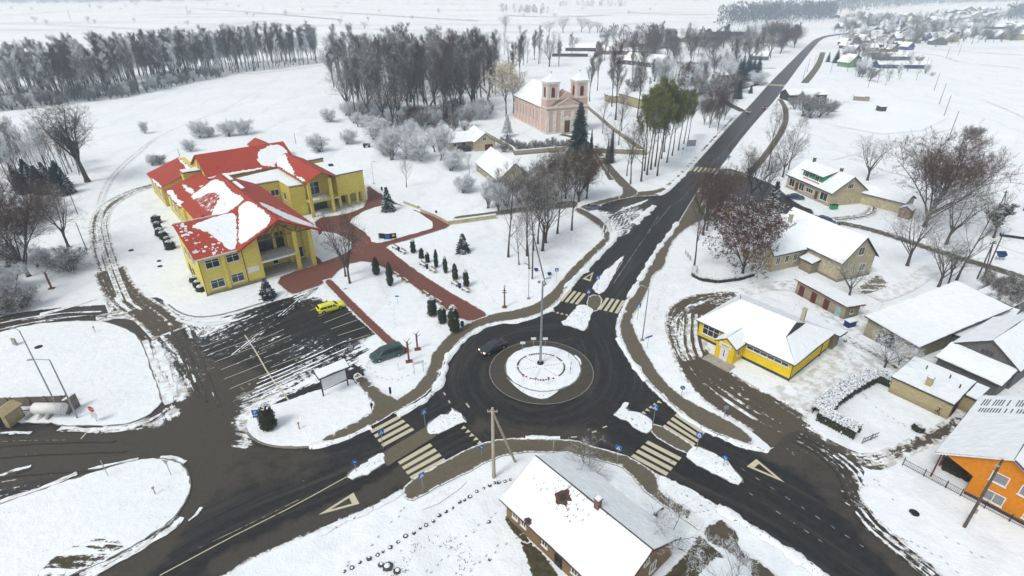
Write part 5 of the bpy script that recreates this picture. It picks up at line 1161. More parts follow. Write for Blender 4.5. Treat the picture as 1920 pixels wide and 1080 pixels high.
for i, (px, py, a, L, W, h, r, wl, lab) in enumerate((
    (1060, 96, -6, 44, 10, 3, 5.5, 'darkwood', 'long dark stable with snowy roof at the edge of the fields'), (1118, 102, -8, 50, 10, 3, 5, 'brownwood', 'second long stable with brown wall in front of the field edge'),
    (1185, 88, 8, 12, 8, 3, 5, 'rust', 'small red barn behind the long dark barn'), (1035, 106, -4, 30, 8, 2.4, 3.6, 'darkwood', 'low black shed left of the stables'),
    (1255, 78, 0, 60, 14, 4, 6, 'plaster', 'long hall with pale wall beyond the brown grove'), (1335, 68, -3, 50, 14, 5, 7, 'bluemetal', 'blue walled farm hall by the far grove'),
    (1420, 72, 0, 40, 12, 4, 6, 'plaster', 'wide white roofed hall left of the road bend'), (1350, 150, 40, 9, 6, 2.5, 4.5, 'greywood', 'small cabin among frosted trees left of the road'), (1408, 112, -30, 12, 9, 3, 6.5, 'greywood', 'cabin with steep snowy roof beside tall spruces'))):
    house('farm_building', lab, 'farm building', G(px, py), a, L, W, h, r, 'u', wl)
t = house('pavilion', 'broad snow roofed pavilion beside the distant crossing', 'pavilion', G(1478, 190), 5, 20, 9, 3, 5, 'u', 'darkwood')
house('log_store', 'small brown gabled store attached in front of the pavilion', 'shed', G(1493, 190), -62, 6, 5, 2.6, 4.6, 'v', 'brownwood')

# village along the road on the right: (px, py of front corner, angle, L, W, h, ridge, wall)
VILL = [(1590, 127, 20, 10, 10, 3.5, 7.5, 'green2', 'v', 'pale green gabled house nearest the road bend'), (1598, 104, 25, 9, 9, 3.5, 7.5, 'rust', 'v', 'red gabled house behind the green one'), (1596, 118, 20, 9, 8, 3, 5.8, 'darkwood', 'v', 'dark cottage between the red and green gables'),
        (1588, 92, 25, 8, 9, 3, 6.5, 'rust', 'v', 'small rust coloured cottage behind the red gable'), (1584, 85, 22, 8, 9, 3, 6.2, 'greywood', 'v', 'grey cottage closest to the bend'),
        (1647, 128, -6, 34, 9, 2.6, 4.6, 'bluemetal', 'u', 'long low blue shed facing the field'), (1645, 113, -6, 24, 10, 3, 5.5, 'greywood', 'u', 'long grey house behind the blue shed'),
        (1668, 99, 15, 9, 10, 3, 6.5, 'brownwood', 'v', 'first of the row of gabled brown houses'), (1663, 91, 15, 9, 10, 3, 6.5, 'darkwood', 'v', 'second house of the gabled row'), (1658, 84, 15, 9, 10, 3, 6.5, 'greywood', 'v', 'third house of the gabled row'), (1652, 78, 15, 9, 10, 3, 6.5, 'darkwood', 'v', 'fourth and farthest house of the gabled row'),
        (1700, 94, 20, 9, 8, 3, 6.5, 'bluemetal', 'v', 'blue grey house at the field edge'), (1684, 88, 0, 12, 7, 2.6, 4., 'bluemetal', 'u', 'small blue annex right of the gabled row'),
        (1716, 77, 15, 14, 10, 3, 7, 'darkwood', 'v', 'dark gabled house in the village middle'), (1770, 80, 20, 22, 14, 3.5, 9, 'ybrick2', 'v', 'big pale gabled house at the village edge'), (1735, 72, 0, 30, 12, 3, 6, 'greywood', 'u', 'long snowy roofed hall behind the dark gable'),
        (1655, 60, 15, 16, 12, 3.5, 10, 'ybrick2', 'v', 'tall cream gabled house in the upper village'), (1625, 50, -3, 36, 10, 4.5, 6, 'ybrick2', 'u', 'long pale building above the village'), (1600, 62, -10, 14, 9, 3, 6, 'darkwood', 'u', 'dark cottage below the long pale building'),
        (1575, 54, 5, 40, 12, 3, 7.5, 'bluemetal', 'u', 'wide blue walled hall by the road bend'), (1590, 47, 0, 36, 12, 3, 6, 'greywood', 'u', 'hall with broad snowy roof above the bend'), (1604, 36, 0, 40, 10, 3, 8, 'bluemetal', 'u', 'distant blue gabled hall'), (1690, 62, 10, 12, 14, 3, 6.5, 'greywood', 'v', 'cottage with slanting snowy roof in the upper village'),
        (1715, 55, 20, 26, 10, 3, 6, 'greywood', 'u', 'snowy terrace right of the upper village'), (1740, 54, 20, 20, 10, 3, 6, 'darkwood', 'u', 'dark terrace in the upper village'), (1790, 64, -3, 46, 12, 3, 6, 'rust', 'u', 'long red walled shed with white roof'),
        (1845, 56, 0, 40, 12, 4, 7, 'bluemetal', 'u', 'pale blue long hall at upper right'), (1835, 66, 0, 60, 10, 4, 6, 'darkwood', 'u', 'very long snowy farm hall at right'), (1895, 75, 0, 44, 14, 6, 9, 'ybrick2', 'u', 'cream apartment block at the far right edge'), (1870, 74, 30, 16, 10, 4, 8, 'bluemetal', 'v', 'blue barn beside the cream block'),
        (1900, 56, 0, 40, 12, 5, 8, 'greywood', 'u', 'long grey hall at the upper right corner'), (1805, 22, 10, 40, 14, 4, 12, 'greywood', 'v', 'distant farmhouse on the hill'), (1840, 20, 0, 50, 14, 4, 10, 'darkwood', 'u', 'distant dark farm on the hill right of the farmhouse'), (1780, 26, 10, 30, 12, 4, 9, 'darkwood', 'v', 'faint farmhouse on the slope'),
        (1820, 4, 0, 110, 20, 5, 10, 'white', 'u', 'far white farm hall near the horizon'), (1760, 73, 0, 14, 9, 3, 6, 'greenwood' if 0 else 'greywood', 'u', 'grey shed left of the big pale gable'), (1640, 88, 0, 14, 9, 3, 6, 'plaster', 'u', 'cream cottage left of the gabled row'), (1625, 96, 10, 12, 8, 3, 6, 'plaster', 'u', 'low cream cottage right of the red gable'), (1618, 78, 25, 12, 9, 3, 6.5, 'green2', 'v', 'greenish cottage above the red gable')]
for px, py, a, L, W, h, r, wl, ax, lab in VILL:
    O = G(px, py)
    wn = [('f', 1.5 + k * 3.2, 1.2, 1.2, 1.2) for k in range(min(5, max(1, int((L - 2) / 3.2))))] if py > 60 else ()
    house('village_house', lab, 'house', O, a, L, W, h, r, ax, wl, wins=wn, oh=.6)

COL = ['greywood', 'darkwood', 'plaster', 'brownwood', 'ybrick2', 'rust', 'bluemetal', 'plaster']
def far_houses():
    q = random.Random(77); n = 0; taken = [G(v[0], v[1]) for v in VILL]
    def put(px, py):
        nonlocal n
        O = G(px, py)
        if any(math.dist(O, k) < 17 for k in taken): return
        taken.append(O); house('far_house', 'tiny snow roofed house of the far village', 'house', O, q.uniform(-20, 40), q.uniform(9, 18), q.uniform(8, 11), q.uniform(2.8, 4), q.uniform(6, 8.5), q.choice('uv'), q.choice(COL), oh=.6, group='tiny far village houses'); n += 1
    for _ in range(70): put(q.uniform(1590, 1770), q.uniform(42, 86))
    for _ in range(24): put(q.uniform(1770, 1930), q.uniform(48, 72))
    for _ in range(24): put(q.uniform(1560, 1760), q.uniform(30, 44))
    for _ in range(16): put(q.uniform(1740, 1870), q.uniform(18, 34))
    for _ in range(14): put(q.uniform(1180, 1480), q.uniform(64, 92))
far_houses()
# ================================================================ VEGETATION
class Tree:
    def __init__(s, seed, h, r0, first=.25, spread=.45, levels=3, nb=(9, 6, 6), up=.25, wig=.12, twigs=5, tl=1.0, tw=.035, lean=0., narrow=1., stems=1, fork=0, fs=(.25, 1.), fl=.62, splay=.22, leaf=0, leafs=.12, droop=0.):
        s.q = random.Random(seed); s.tk = MB(); s.V = []; s.F = []
        s.p = dict(first=first, spread=spread, levels=levels, nb=nb, up=up, wig=wig, twigs=twigs, tl=tl, tw=tw, leaf=leaf, leafs=leafs, droop=droop, narrow=narrow)
        if fork:
            s.branch(Vector(), Vector((s.q.uniform(-.06, .06), s.q.uniform(-.06, .06), 1)).normalized(), h * (1 - fl) * 1.05, r0, 0, True); top = s.top
            for k in range(fork):
                a = 6.283 * (k + s.q.uniform(-.3, .3)) / fork * (1 if k % 2 else 1.6); sp = fs[0] + (fs[1] - fs[0]) * ((k * .618) % 1)
                s.branch(top - Vector((0, 0, h * .12 * s.q.random())), Vector((math.cos(a) * sp, math.sin(a) * sp, 1)).normalized(), h * fl * s.q.uniform(.85, 1.05), r0 * .42, 1)
            stems = 0
        for k in range(stems):
            a = s.q.uniform(0, 6.28); l = lean if stems == 1 else splay * s.q.uniform(.3, 1.3)
            s.branch(Vector((s.q.uniform(-.3, .3), s.q.uniform(-.3, .3), 0)) * (stems > 1), Vector((math.cos(a) * l, math.sin(a) * l, 1)).normalized(), h * (1 if stems == 1 else s.q.uniform(.8, 1)), r0, 0)
    def branch(s, p, d, L, r, lv, bare=False):
        q = s.q; P = s.p; n = (7, 5, 4, 3)[lv]; pts = [p]; dirs = [d]
        for i in range(n):
            d = (d + Vector((q.uniform(-1, 1), q.uniform(-1, 1), q.uniform(-1, 1))) * P['wig'] * (1 + lv * .6 if lv else .55) + Vector((0, 0, P['up'] * (.3 if lv else .1))) - Vector((0, 0, P['droop'] * (lv > 1)))).normalized()
            pts.append(pts[-1] + d * (L / n)); dirs.append(d)
        tip = (.18 if lv else .14) if not bare else .7
        if bare: s.top = pts[-1]
        sides = (7, 5, 3, 3)[lv]
        for i in range(n):
            ra = r * (1 - (1 - tip) * i / n); rb = r * (1 - (1 - tip) * (i + 1) / n)
            if lv == 0 and i == 0: ra *= 1.35
            if lv < 3: s.tk.tube(pts[i], pts[i + 1], ra, rb, sides, False)
        def at(t):
            x = t * n; i = min(n - 1, int(x)); return pts[i].lerp(pts[i + 1], x - i), dirs[i + 1]
        if lv < P['levels'] and not bare:
            nb = P['nb'][lv]; f = P['first'] if lv == 0 else .25
            for k in range(nb):
                t = f + (1 - f) * (k + q.random()) / nb; t = min(t, .99); o, dd = at(t)
                side = dd.orthogonal().normalized(); side.rotate(Matrix.Rotation(q.uniform(0, 6.28), 3, dd))
                sp = P['spread'] * q.uniform(.7, 1.35) * (1.1 if lv else 1)
                nd = (dd * (1 - sp) + side * sp + Vector((0, 0, P['up']))).normalized()
                bl = L * (.56 * (1 - .55 * t * (lv == 0)) if lv == 0 else .55 * (1.1 - .5 * t)) * q.uniform(.75, 1.15) * (P['narrow'] if lv == 0 else 1)
                s.branch(o, nd, bl, max(.012, r * (1 - .8 * t) * .5), lv + 1)
        if lv >= P['levels'] - 1:
            for k in range(P['twigs'] * (2 if lv < P['levels'] else 1)):
                o, dd = at(q.uniform(.15, 1)); s.twig(o, dd)
    def twig(s, o, dd):
        q = s.q; P = s.p
        r = Vector((q.uniform(-1, 1), q.uniform(-1, 1), q.uniform(-.6, 1)))
        d = (dd * .7 + r * .8 + Vector((0, 0, P['up'] * .5 - P['droop']))).normalized(); l = P['tl'] * q.uniform(.5, 1.2); w = P['tw']
        sd = d.cross(Vector((q.uniform(-1, 1), q.uniform(-1, 1), q.uniform(-1, 1)))).normalized() * w
        m = o + d * l * .5 + Vector((q.uniform(-1, 1), q.uniform(-1, 1), q.uniform(-1, 1))) * l * .08; e = o + d * l
        b = len(s.V); s.V += [o - sd, o + sd, m - sd * .8, m + sd * .8, e]; s.F += [(b, b + 1, b + 3, b + 2), (b + 2, b + 3, b + 4)]
        # side shoots
        for t in (.45, .7):
            c = o + d * l * t; d2 = (d + Vector((q.uniform(-1, 1), q.uniform(-1, 1), q.uniform(-1, 1))) * .8).normalized(); b = len(s.V)
            s.V += [c - sd * .6, c + sd * .6, c + d2 * l * .45]; s.F.append((b, b + 1, b + 2))
        for k in range(P['leaf']):
            c = o + d * l * q.random() + Vector((q.uniform(-1, 1), q.uniform(-1, 1), q.uniform(-1, 1))) * .15; z = P['leafs'] * q.uniform(.6, 1.3)
            u = Vector((q.uniform(-1, 1), q.uniform(-1, 1), q.uniform(-1, 1))).normalized() * z; v = u.orthogonal().normalized() * z * .7; b = len(s.V)
            s.V += [c - u, c - v, c + u, c + v]; s.F.append((b, b + 1, b + 2, b + 3))
    def meshes(s, name, bark, twig):
        a = bpy.data.meshes.new(name + '_trunk'); a.from_pydata([tuple(v) for v in s.tk.v], [], s.tk.f); a.shade_smooth(); a.materials.append(M[bark])
        b = bpy.data.meshes.new(name + '_crown'); b.from_pydata([tuple(v) for v in s.V], [], s.F); b.materials.append(M[twig])
        return a, b
def conifer(seed, h, r, dens=1., mat='needles', tw=.16, first=.04, cols=None):
    q = random.Random(seed); tk = MB().tube((0, 0, 0), (0, 0, h * .97), r * .07 + .05, .02, 6); V = []; Fc = []
    z = h * first
    while z < h * .985:
        t = (z / h); R_ = r * (1 - t) ** .85 * q.uniform(.8, 1.1) + .08; n = max(4, int((7 + R_ * 3) * dens)); a0 = q.uniform(0, 6.28)
        for k in range(n):
            a = a0 + 6.283 * k / n + q.uniform(-.2, .2); L = R_ * q.uniform(.7, 1.12); dr = -.12 - .28 * (1 - t)
            dx, dy = math.cos(a), math.sin(a); m = max(3, int(L / .30))
            for j in range(m):
                s0 = (j + .3) / m; c = Vector((dx * L * s0, dy * L * s0, z + L * s0 * dr + .12 * s0 * s0 * L)); wd = tw * (1.25 - .7 * s0) * q.uniform(.8, 1.3) + .05; ln = L / m * 1.5
                for sg in (-1, 1):
                    b = len(V); px, py = -dy * sg, dx * sg
                    V += [c, c + Vector((dx * ln * .6 + px * wd * 1.9, dy * ln * .6 + py * wd * 1.9, -.07 * q.random() - .04)), c + Vector((dx * ln, dy * ln, ln * dr)), c + Vector((dx * ln * .2 + px * wd * 1.2, dy * ln * .2 + py * wd * 1.2, -.12 - .08 * q.random()))]
                    Fc.append((b, b + 3, b + 1, b + 2))
        z += (.16 + .10 * h / 12) / dens
    b = bpy.data.meshes.new('conifer_crown'); b.from_pydata([tuple(v) for v in V], [], Fc); b.materials.append(M[mat])
    a = bpy.data.meshes.new('conifer_trunk'); a.from_pydata(tk.v, [], tk.f); a.materials.append(M['bark'])
    return a, b
def leafball(seed, n, fn, s=.12, mat='thuja', name='foliage'):
    q = random.Random(seed); V = []; Fc = []
    for _ in range(n):
        c, nn = fn(q); u = Vector((q.uniform(-1, 1), q.uniform(-1, 1), q.uniform(-1, 1))).normalized(); u = (u - nn * u.dot(nn) * .6).normalized(); v = nn.cross(u).normalized(); z = s * q.uniform(.6, 1.4); b = len(V)
        c = Vector(c) + nn * q.uniform(-.06, .05)
        V += [c - u * z, c - v * z * .6, c + u * z, c + v * z * .6]; Fc.append((b, b + 1, b + 2, b + 3))
    m = bpy.data.meshes.new(name); m.from_pydata([tuple(v) for v in V], [], Fc); m.materials.append(M[mat]); return m
def thuja_mesh(seed, h, r):
    def f(q):
        t = q.random() ** .8; rr = r * min(1, (1 - t) * 3.2) ** .6 * (1 - .25 * t) * (.74 + .5 * q.random() * (1 + .4 * math.sin(seed + t * 19))); a = q.uniform(0, 6.28)
        return (rr * math.cos(a), rr * math.sin(a), .08 * h + t * h * .92), Vector((math.cos(a), math.sin(a), .35)).normalized()
    return leafball(seed, int(1100 + 800 * h * r), f, .10 + .05 * r, 'thuja', 'thuja_foliage')

PROTO = {}
def proto(kind, list_, h): PROTO[kind] = (list_, h)
T = Tree
proto('alder', [T(10 + i, 10, .12, .30, .42, 3, (17, 7, 4), .34, .07, 4, .60, .0095, narrow=.62).meshes('tall_tree', 'bark', m) for i, m in enumerate(('twig_purple', 'twig_grey', 'twig_dark', 'twig_brown', 'twig_grey', 'twig_purple'))] + [T(20 + i, 10, .13, .18, .50, 3, (18, 8, 4), .28, .09, 5, .60, .0095, narrow=.75).meshes('tall_tree', 'bark', m) for i, m in enumerate(('twig_grey', 'twig_purple', 'twig_dark'))], 10)
proto('alderf', [T(30 + i, 10, .12, .20, .44, 3, (14, 7, 4), .32, .08, 4, .62, .011, narrow=.68).meshes('frosted_tall_tree', 'bark', 'twig_frost') for i in range(2)], 10)
proto('round', [T(40 + i, 10, .24, .22, .55, 3, (14, 10, 6), .17, .10, 7, .55, .0085, fork=7, fs=(.15, .95), fl=.72).meshes('broad_tree', 'bark', m) for i, m in enumerate(('twig_dark', 'twig_grey', 'twig_olive', 'twig_grey'))], 10)
proto('sparse', [T(50 + i, 10, .15, .25, .52, 3, (12, 7, 4), .26, .10, 4, .6, .007).meshes('thin_tree', 'bark', m) for i, m in enumerate(('twig_dark', 'twig_grey', 'twig_olive'))], 10)
proto('oak', [T(61, 10, .34, .27, .60, 3, (17, 12, 7), .13, .15, 8, .42, .009, fork=10, fs=(.1, 1.1), fl=.66).meshes('oak', 'bark', 'twig_dark')], 10)
proto('brown', [T(64, 10, .24, .14, .55, 3, (22, 14, 8), .15, .10, 11, .50, .0095, fork=12, fs=(.1, 1.15), fl=.84).meshes('brown_tree', 'bark', 'twig_brown'), T(65, 10, .18, .12, .56, 3, (14, 9, 6), .24, .1, 6, .6, .011, stems=2).meshes('brown_tree', 'bark', 'twig_purple')], 10)
proto('leafy', [T(66, 10, .20, .14, .55, 3, (17, 12, 6), .13, .10, 6, .55, .010, leaf=5, leafs=.10, fork=10, fs=(.1, 1.2), fl=.84).meshes('leafy_tree', 'bark', 'leaf_brown')], 10)
proto('willow', [T(70 + i, 10, .13, .42, .36, 3, (13, 8, 5), .34, .09, 6, .6, .008, narrow=.9, leaf=3, leafs=.075).meshes('green_tree', 'bark', 'leaf_green') for i in range(3)], 10)
proto('bush', [T(80 + i, 4, .04, .08, .60, 2, (12, 9), .20, .14, 7, .50, .009, stems=11, splay=.95).meshes('bush', 'bark', m) for i, m in enumerate(('twig_frost', 'twig_grey', 'twig_frost', 'twig_brown'))], 4)
proto('thicket', [T(90 + i, 6, .06, .15, .46, 2, (13, 9), .26, .12, 7, .55, .010, stems=7, splay=.5).meshes('thicket', 'bark', m) for i, m in enumerate(('twig_frost', 'twig_grey'))], 6)
proto('frostround', [T(44 + i, 6, .15, .2, .55, 3, (14, 10, 6), .12, .11, 5, .42, .008, fork=8, fs=(.3, 1.2), fl=.78).meshes('frosted_fruit_tree', 'bark', 'twig_frost') for i in range(2)], 6)
proto('gold', [T(97, 10, .16, .35, .5, 3, (14, 9, 5), .15, .10, 4, .6, .01, leaf=3, leafs=.11, fork=8, fs=(.1, .6), fl=.66).meshes('golden_tree', 'bark', 'leaf_gold')], 10)
proto('spruce', [conifer(1, 10, 2.7), conifer(2, 10, 2.4, mat='needles_frost')], 10)
proto('smallspruce', [conifer(3, 4, 1.45, 1., 'needles_frost', .12), conifer(4, 4, 1.3, 1., 'needles_frost', .12)], 4)
proto('larchcone', [conifer(5, 8, 2.3, 1., 'leaf_gold', .16, .22)], 8)
proto('pine', [T(99, 8, .2, .3, .5, 2, (14, 9), .25, .1, 8, .7, .03, leaf=8, leafs=.16).meshes('pine', 'bark', 'hedge')], 8)

NAMES = {'alder': 'bare_tree', 'alderf': 'frosted_tree', 'round': 'bare_tree', 'sparse': 'bare_tree', 'oak': 'oak_tree', 'brown': 'bare_tree', 'leafy': 'brown_leaved_tree', 'willow': 'green_tree', 'bush': 'bush', 'thicket': 'bush', 'gold': 'golden_tree', 'frostround': 'frosted_tree', 'spruce': 'spruce_tree', 'smallspruce': 'young_spruce', 'larchcone': 'golden_tree', 'pine': 'pine_tree'}
PEND = []
def tree(kind, loc, h, label, group=None, v=None, wide=1., rz=None, tilt=0., cat=None):
    L_, h0 = PROTO[kind]; v = (v if v is not None else rnd.randrange(len(L_))) % len(L_); rz = rnd.uniform(0, 6.28) if rz is None else rz
    if NAMES[kind] in ('bare_tree', 'bush') and group: PEND.append((h * wide / math.hypot(*loc), NAMES[kind], kind, loc, h, label, group, v, wide, rz, tilt)); return
    return tree_now(kind, loc, h, label, group, v, wide, rz, tilt)
def tree_now(kind, loc, h, label, group, v, wide, rz, tilt, cat=None):
    L_, h0 = PROTO[kind]; a, b = L_[v]
    cat = cat or ('bush' if kind in ('bush', 'thicket') else 'tree')
    t = thing(NAMES[kind], label, cat, loc, 0, group); s = h / h0; t.scale = (s * wide, s * wide, s)
    t.rotation_euler = (tilt * rnd.uniform(-1, 1), tilt * rnd.uniform(-1, 1), rz)
    for n, m in (('trunk', a), ('crown', b)):
        o = bpy.data.objects.new(n, m); C.objects.link(o); o.parent = t
    return t
def ptree(kind, px, py, top, label, group=None, v=None, wide=1., **k):
    return tree(kind, G(px, py), hgt(px, py, top), label, group, v, wide, **k)
def scatter(poly, n, mind, seed=0):
    P = [G(*p) for p in poly]; q = random.Random(seed); xs = [p[0] for p in P]; ys = [p[1] for p in P]; out = []
    for _ in range(n * 40):
        if len(out) >= n: break
        c = (q.uniform(min(xs), max(xs)), q.uniform(min(ys), max(ys)))
        if not inside(np.array([c]), P)[0]: continue
        if any((c[0] - o[0]) ** 2 + (c[1] - o[1]) ** 2 < mind * mind for o in out): continue
        out.append(c)
    return out
def forest(kinds, poly, n, mind, h, label, group, seed=4, wide=1.):
    for c in scatter(poly, n, mind, seed):
        tree(rnd.choice(kinds), c, rnd.uniform(*h), label, group, wide=wide * rnd.uniform(.85, 1.15), tilt=.04)

# belt of tall trees at the left
forest(['alder'] * 5 + ['alderf'], [(-60, 212), (0, 205), (100, 197), (230, 181), (310, 164), (420, 140), (500, 131), (595, 119), (600, 108), (480, 116), (380, 121), (240, 142), (100, 158), (-60, 170)], 330, 2.4, (15, 24), 'bare tall tree in the long belt along the white field at upper left', 'trees of the long field belt', 1, 1.0)
for c in scatter([(-20, 212), (100, 200), (230, 184), (310, 167), (420, 143), (400, 138), (230, 172), (100, 188), (-20, 198)], 120, 2., 5):
    tree('thicket', c, rnd.uniform(3.5, 6.5), 'frosted bush at the foot of the long tree belt', 'frosted bushes under the field belt')
# grove left of the church
GR = [(640, 215), (690, 245), (740, 238), (790, 242), (850, 232), (900, 218), (935, 190), (930, 150), (900, 132), (850, 125), (760, 118), (690, 118), (625, 122), (612, 160)]
forest(['alder'] * 3 + ['round'], GR, 165, 4.6, (15, 25), 'dark bare tree in the dense grove left of the church', 'trees of the dark grove', 2, 1.05)
for px, py, tp in ((690, 222, 130), (738, 243, 140), (806, 230, 120), (765, 215, 105), (850, 225, 115), (885, 212, 95)): ptree('round', px, py, tp, 'broad bare tree at the front edge of the dark grove', 'broad trees fronting the dark grove', v=0, wide=.9)
forest(['alderf', 'alder'], [(930, 130), (1060, 122), (1090, 105), (1000, 95), (900, 100), (860, 112)], 26, 8, (12, 20), 'bare tree between the stables and the church', 'trees behind the church')
for px, py, tp in ((868, 175, 80), (886, 178, 72), (902, 185, 78), (845, 170, 75), (925, 150, 72), (975, 150, 78), (960, 165, 90), (1010, 120, 60), (1048, 125, 84), (1105, 190, 110), (1120, 170, 95), (1147, 200, 105), (1154, 225, 95), (1195, 222, 105), (1185, 150, 90)): ptree('alder', px, py, tp, 'tall slim bare tree around the church', 'tall slim trees around the church', v=rnd.randrange(6))
# frosted bushes in front of the grove
for px, py, tp, k in ((700, 262, 225, 'bush'), (735, 300, 248, 'thicket'), (762, 298, 240, 'frostround'), (790, 300, 252, 'bush'), (815, 285, 235, 'frostround'), (828, 300, 245, 'thicket'), (748, 270, 232, 'frostround'), (650, 270, 245, 'bush'), (600, 285, 255, 'bush'), (622, 228, 205, 'bush'), (770, 255, 228, 'thicket'), (845, 320, 285, 'bush'), (868, 358, 330, 'bush'), (915, 390, 345, 'thicket'), (935, 395, 350, 'thicket'), (720, 290, 255, 'bush')):
    ptree(k, px, py, tp, 'white frosted bush between the culture centre and the cottages', 'frosted bushes in front of the grove', v=0, wide=1.15)
forest(['thicket', 'bush'], [(630, 215), (700, 255), (860, 250), (930, 215), (880, 205), (700, 215)], 70, 3.4, (3, 7), 'low frosted bush in the undergrowth of the grove', 'undergrowth of the grove', 8)
for px, py, tp, w in ((375, 258, 228, 1), (392, 256, 238, 1), (430, 256, 230, 1.1), (462, 251, 224, 1.1), (358, 283, 262, 1), (272, 250, 228, .6), (285, 310, 292, 1.2), (300, 308, 292, 1.1)): ptree('bush', px, py, tp, 'small snowy bush on the white field behind the culture centre', 'small bushes on the back field', wide=w)
# big oak and neighbours at the left
ptree('oak', 165, 341, 196, 'huge bare oak with thick dark trunk beside the curving track', wide=.95)
ptree('round', 128, 463, 345, 'bare forked tree rising from a snowy bush at left', v=1, wide=.85)
ptree('bush', 133, 508, 470, 'round snowy bush under the forked bare tree', v=1, wide=1.3)
ptree('brown', 54, 518, 350, 'brown leaning tree with dense twigs near the left edge', wide=.85)
ptree('round', 8, 572, 420, 'bare tree cut by the left edge of the frame', v=3)
for px, py, tp in ((20, 575, 540), (45, 578, 545), (5, 590, 560), (-10, 560, 500), (30, 545, 500), (70, 500, 470), (15, 500, 455), (55, 420, 385), (35, 440, 400), (85, 405, 370)): ptree('bush', px, py, tp, 'snowy shrub in the thicket at the left edge', 'shrubs at the left edge', v=px % 2 and 1, wide=1.2)
for i, (px, py) in enumerate(((48, 362), (66, 358), (82, 364), (98, 360), (114, 366), (128, 362), (60, 350), (92, 348), (118, 352), (36, 354))): ptree('spruce', px, py, py - 42 - (i * 7) % 15, 'young dark spruce in the clump at the left', 'spruce clump at the left', v=i % 2, wide=1.25)
forest(['sparse', 'alderf', 'sparse'], [(30, 335), (150, 335), (150, 310), (40, 305)], 26, 1.6, (9, 13), 'thin leafless sapling behind the spruce clump', 'saplings behind the spruce clump', 11, .7)
forest(['alderf', 'sparse', 'thicket'], [(-30, 420), (30, 420), (40, 330), (30, 290), (-30, 280)], 16, 3, (8, 15), 'snow dusted tree in the wood at the left edge', 'trees of the left edge wood', 12)
# park
PK = [(953, 482, 338, 'sparse', 1), (973, 497, 415, 'sparse', 1), (988, 480, 345, 'sparse', 1), (992, 504, 400, 'sparse', 1), (1008, 457, 330, 'sparse', 1), (1023, 455, 335, 'round', 2), (1045, 438, 302, 'sparse', 1), (1072, 432, 300, 'sparse', 2), (1000, 470, 350, 'sparse', 0), (1017, 470, 340, 'round', 3)]
for px, py, tp, k, v in PK: ptree(k, px, py, tp, 'bare park tree on the snowy lawn beside the pavement bend', 'bare trees of the park corner', v=v, wide=.85)
for px, py, tp in ((1060, 372, 290), (1085, 378, 285), (1100, 372, 305), (1042, 378, 300)): ptree('brown', px, py, tp, 'dense twiggy thicket tree between cottage and side road', 'dense twiggy trees by the side road', wide=1.0)
for px, py, tp in ((950, 385, 330), (975, 380, 335), (1000, 375, 322), (1022, 380, 325), (1000, 395, 350)): ptree('thicket', px, py, tp, 'snowy tangle of shrubs beside the cottage', 'shrub tangle beside the cottage', v=1, wide=1.2)
ptree('round', 656, 531, 392, 'dark leaning bare tree beside the red path', v=0, wide=.62, tilt=.06)
ptree('round', 648, 518, 425, 'slim spreading bare tree between square and lawn', v=1, wide=.8)
ptree('sparse', 762, 351, 300, 'small lone bare tree on the lawn behind the square', v=1); ptree('sparse', 880, 325, 295, 'tiny bare tree beside the cottage wall', v=1); ptree('bush', 868, 362, 335, 'round frosted bush on the lawn before the cottage', v=0)
ptree('spruce', 728, 396, 349, 'snowy spruce standing alone at the corner of the square', v=1, wide=1.25)
ptree('smallspruce', 868, 473, 437, 'small spruce on the park lawn', v=0); ptree('smallspruce', 503, 559, 520, 'small spruce with heavy snow by the culture centre entrance', v=1, wide=1.1)
# church surroundings
ptree('spruce', 1084, 298, 188, 'tall dark spruce in front of the church door', v=0, wide=.9)
for px, py, tp, w in ((1107, 296, 240, .42), (1098, 300, 262, .5), (1145, 305, 240, .45), (1138, 308, 258, .4)): ptree('spruce', px, py, tp, 'narrow dark conifer near the churchyard gate', 'narrow conifers by the churchyard gate', v=0, wide=w)
ptree('larchcone', 951, 256, 214, 'small golden larch beside the church', wide=1.15)
ptree('gold', 949, 218, 124, 'tall golden tree with snow beside the church wall', wide=1.0); ptree('gold', 962, 212, 140, 'second golden tree close to the church nave', wide=.8)
for px, py in ((945, 285), (960, 278), (975, 282), (990, 285), (1005, 280), (1020, 282), (1035, 275), (950, 272), (1048, 282), (1062, 278)): ptree('bush', px, py, py - 16, 'snowy shrub in the churchyard', 'shrubs of the churchyard', v=1)
for px, py, tp in ((1130, 250, 190), (1165, 250, 180), (1182, 345, 250), (1140, 330, 255), (1202, 340, 230), (1175, 330, 262), (1160, 272, 200)): ptree('sparse', px, py, tp, 'slim bare tree between churchyard and road', 'slim trees between churchyard and road', v=px % 3)
for px, py, tp in ((1208, 320, 195), (1220, 318, 188), (1228, 312, 185), (1240, 298, 190), (1250, 305, 200), (1260, 292, 196), (1272, 282, 190), (1282, 270, 188), (1290, 262, 195), (1213, 328, 200), (1245, 285, 182), (1232, 330, 205)): ptree('willow', px, py, tp, 'green leaved tree in the row left of the main road', 'green trees left of the main road', wide=.95)
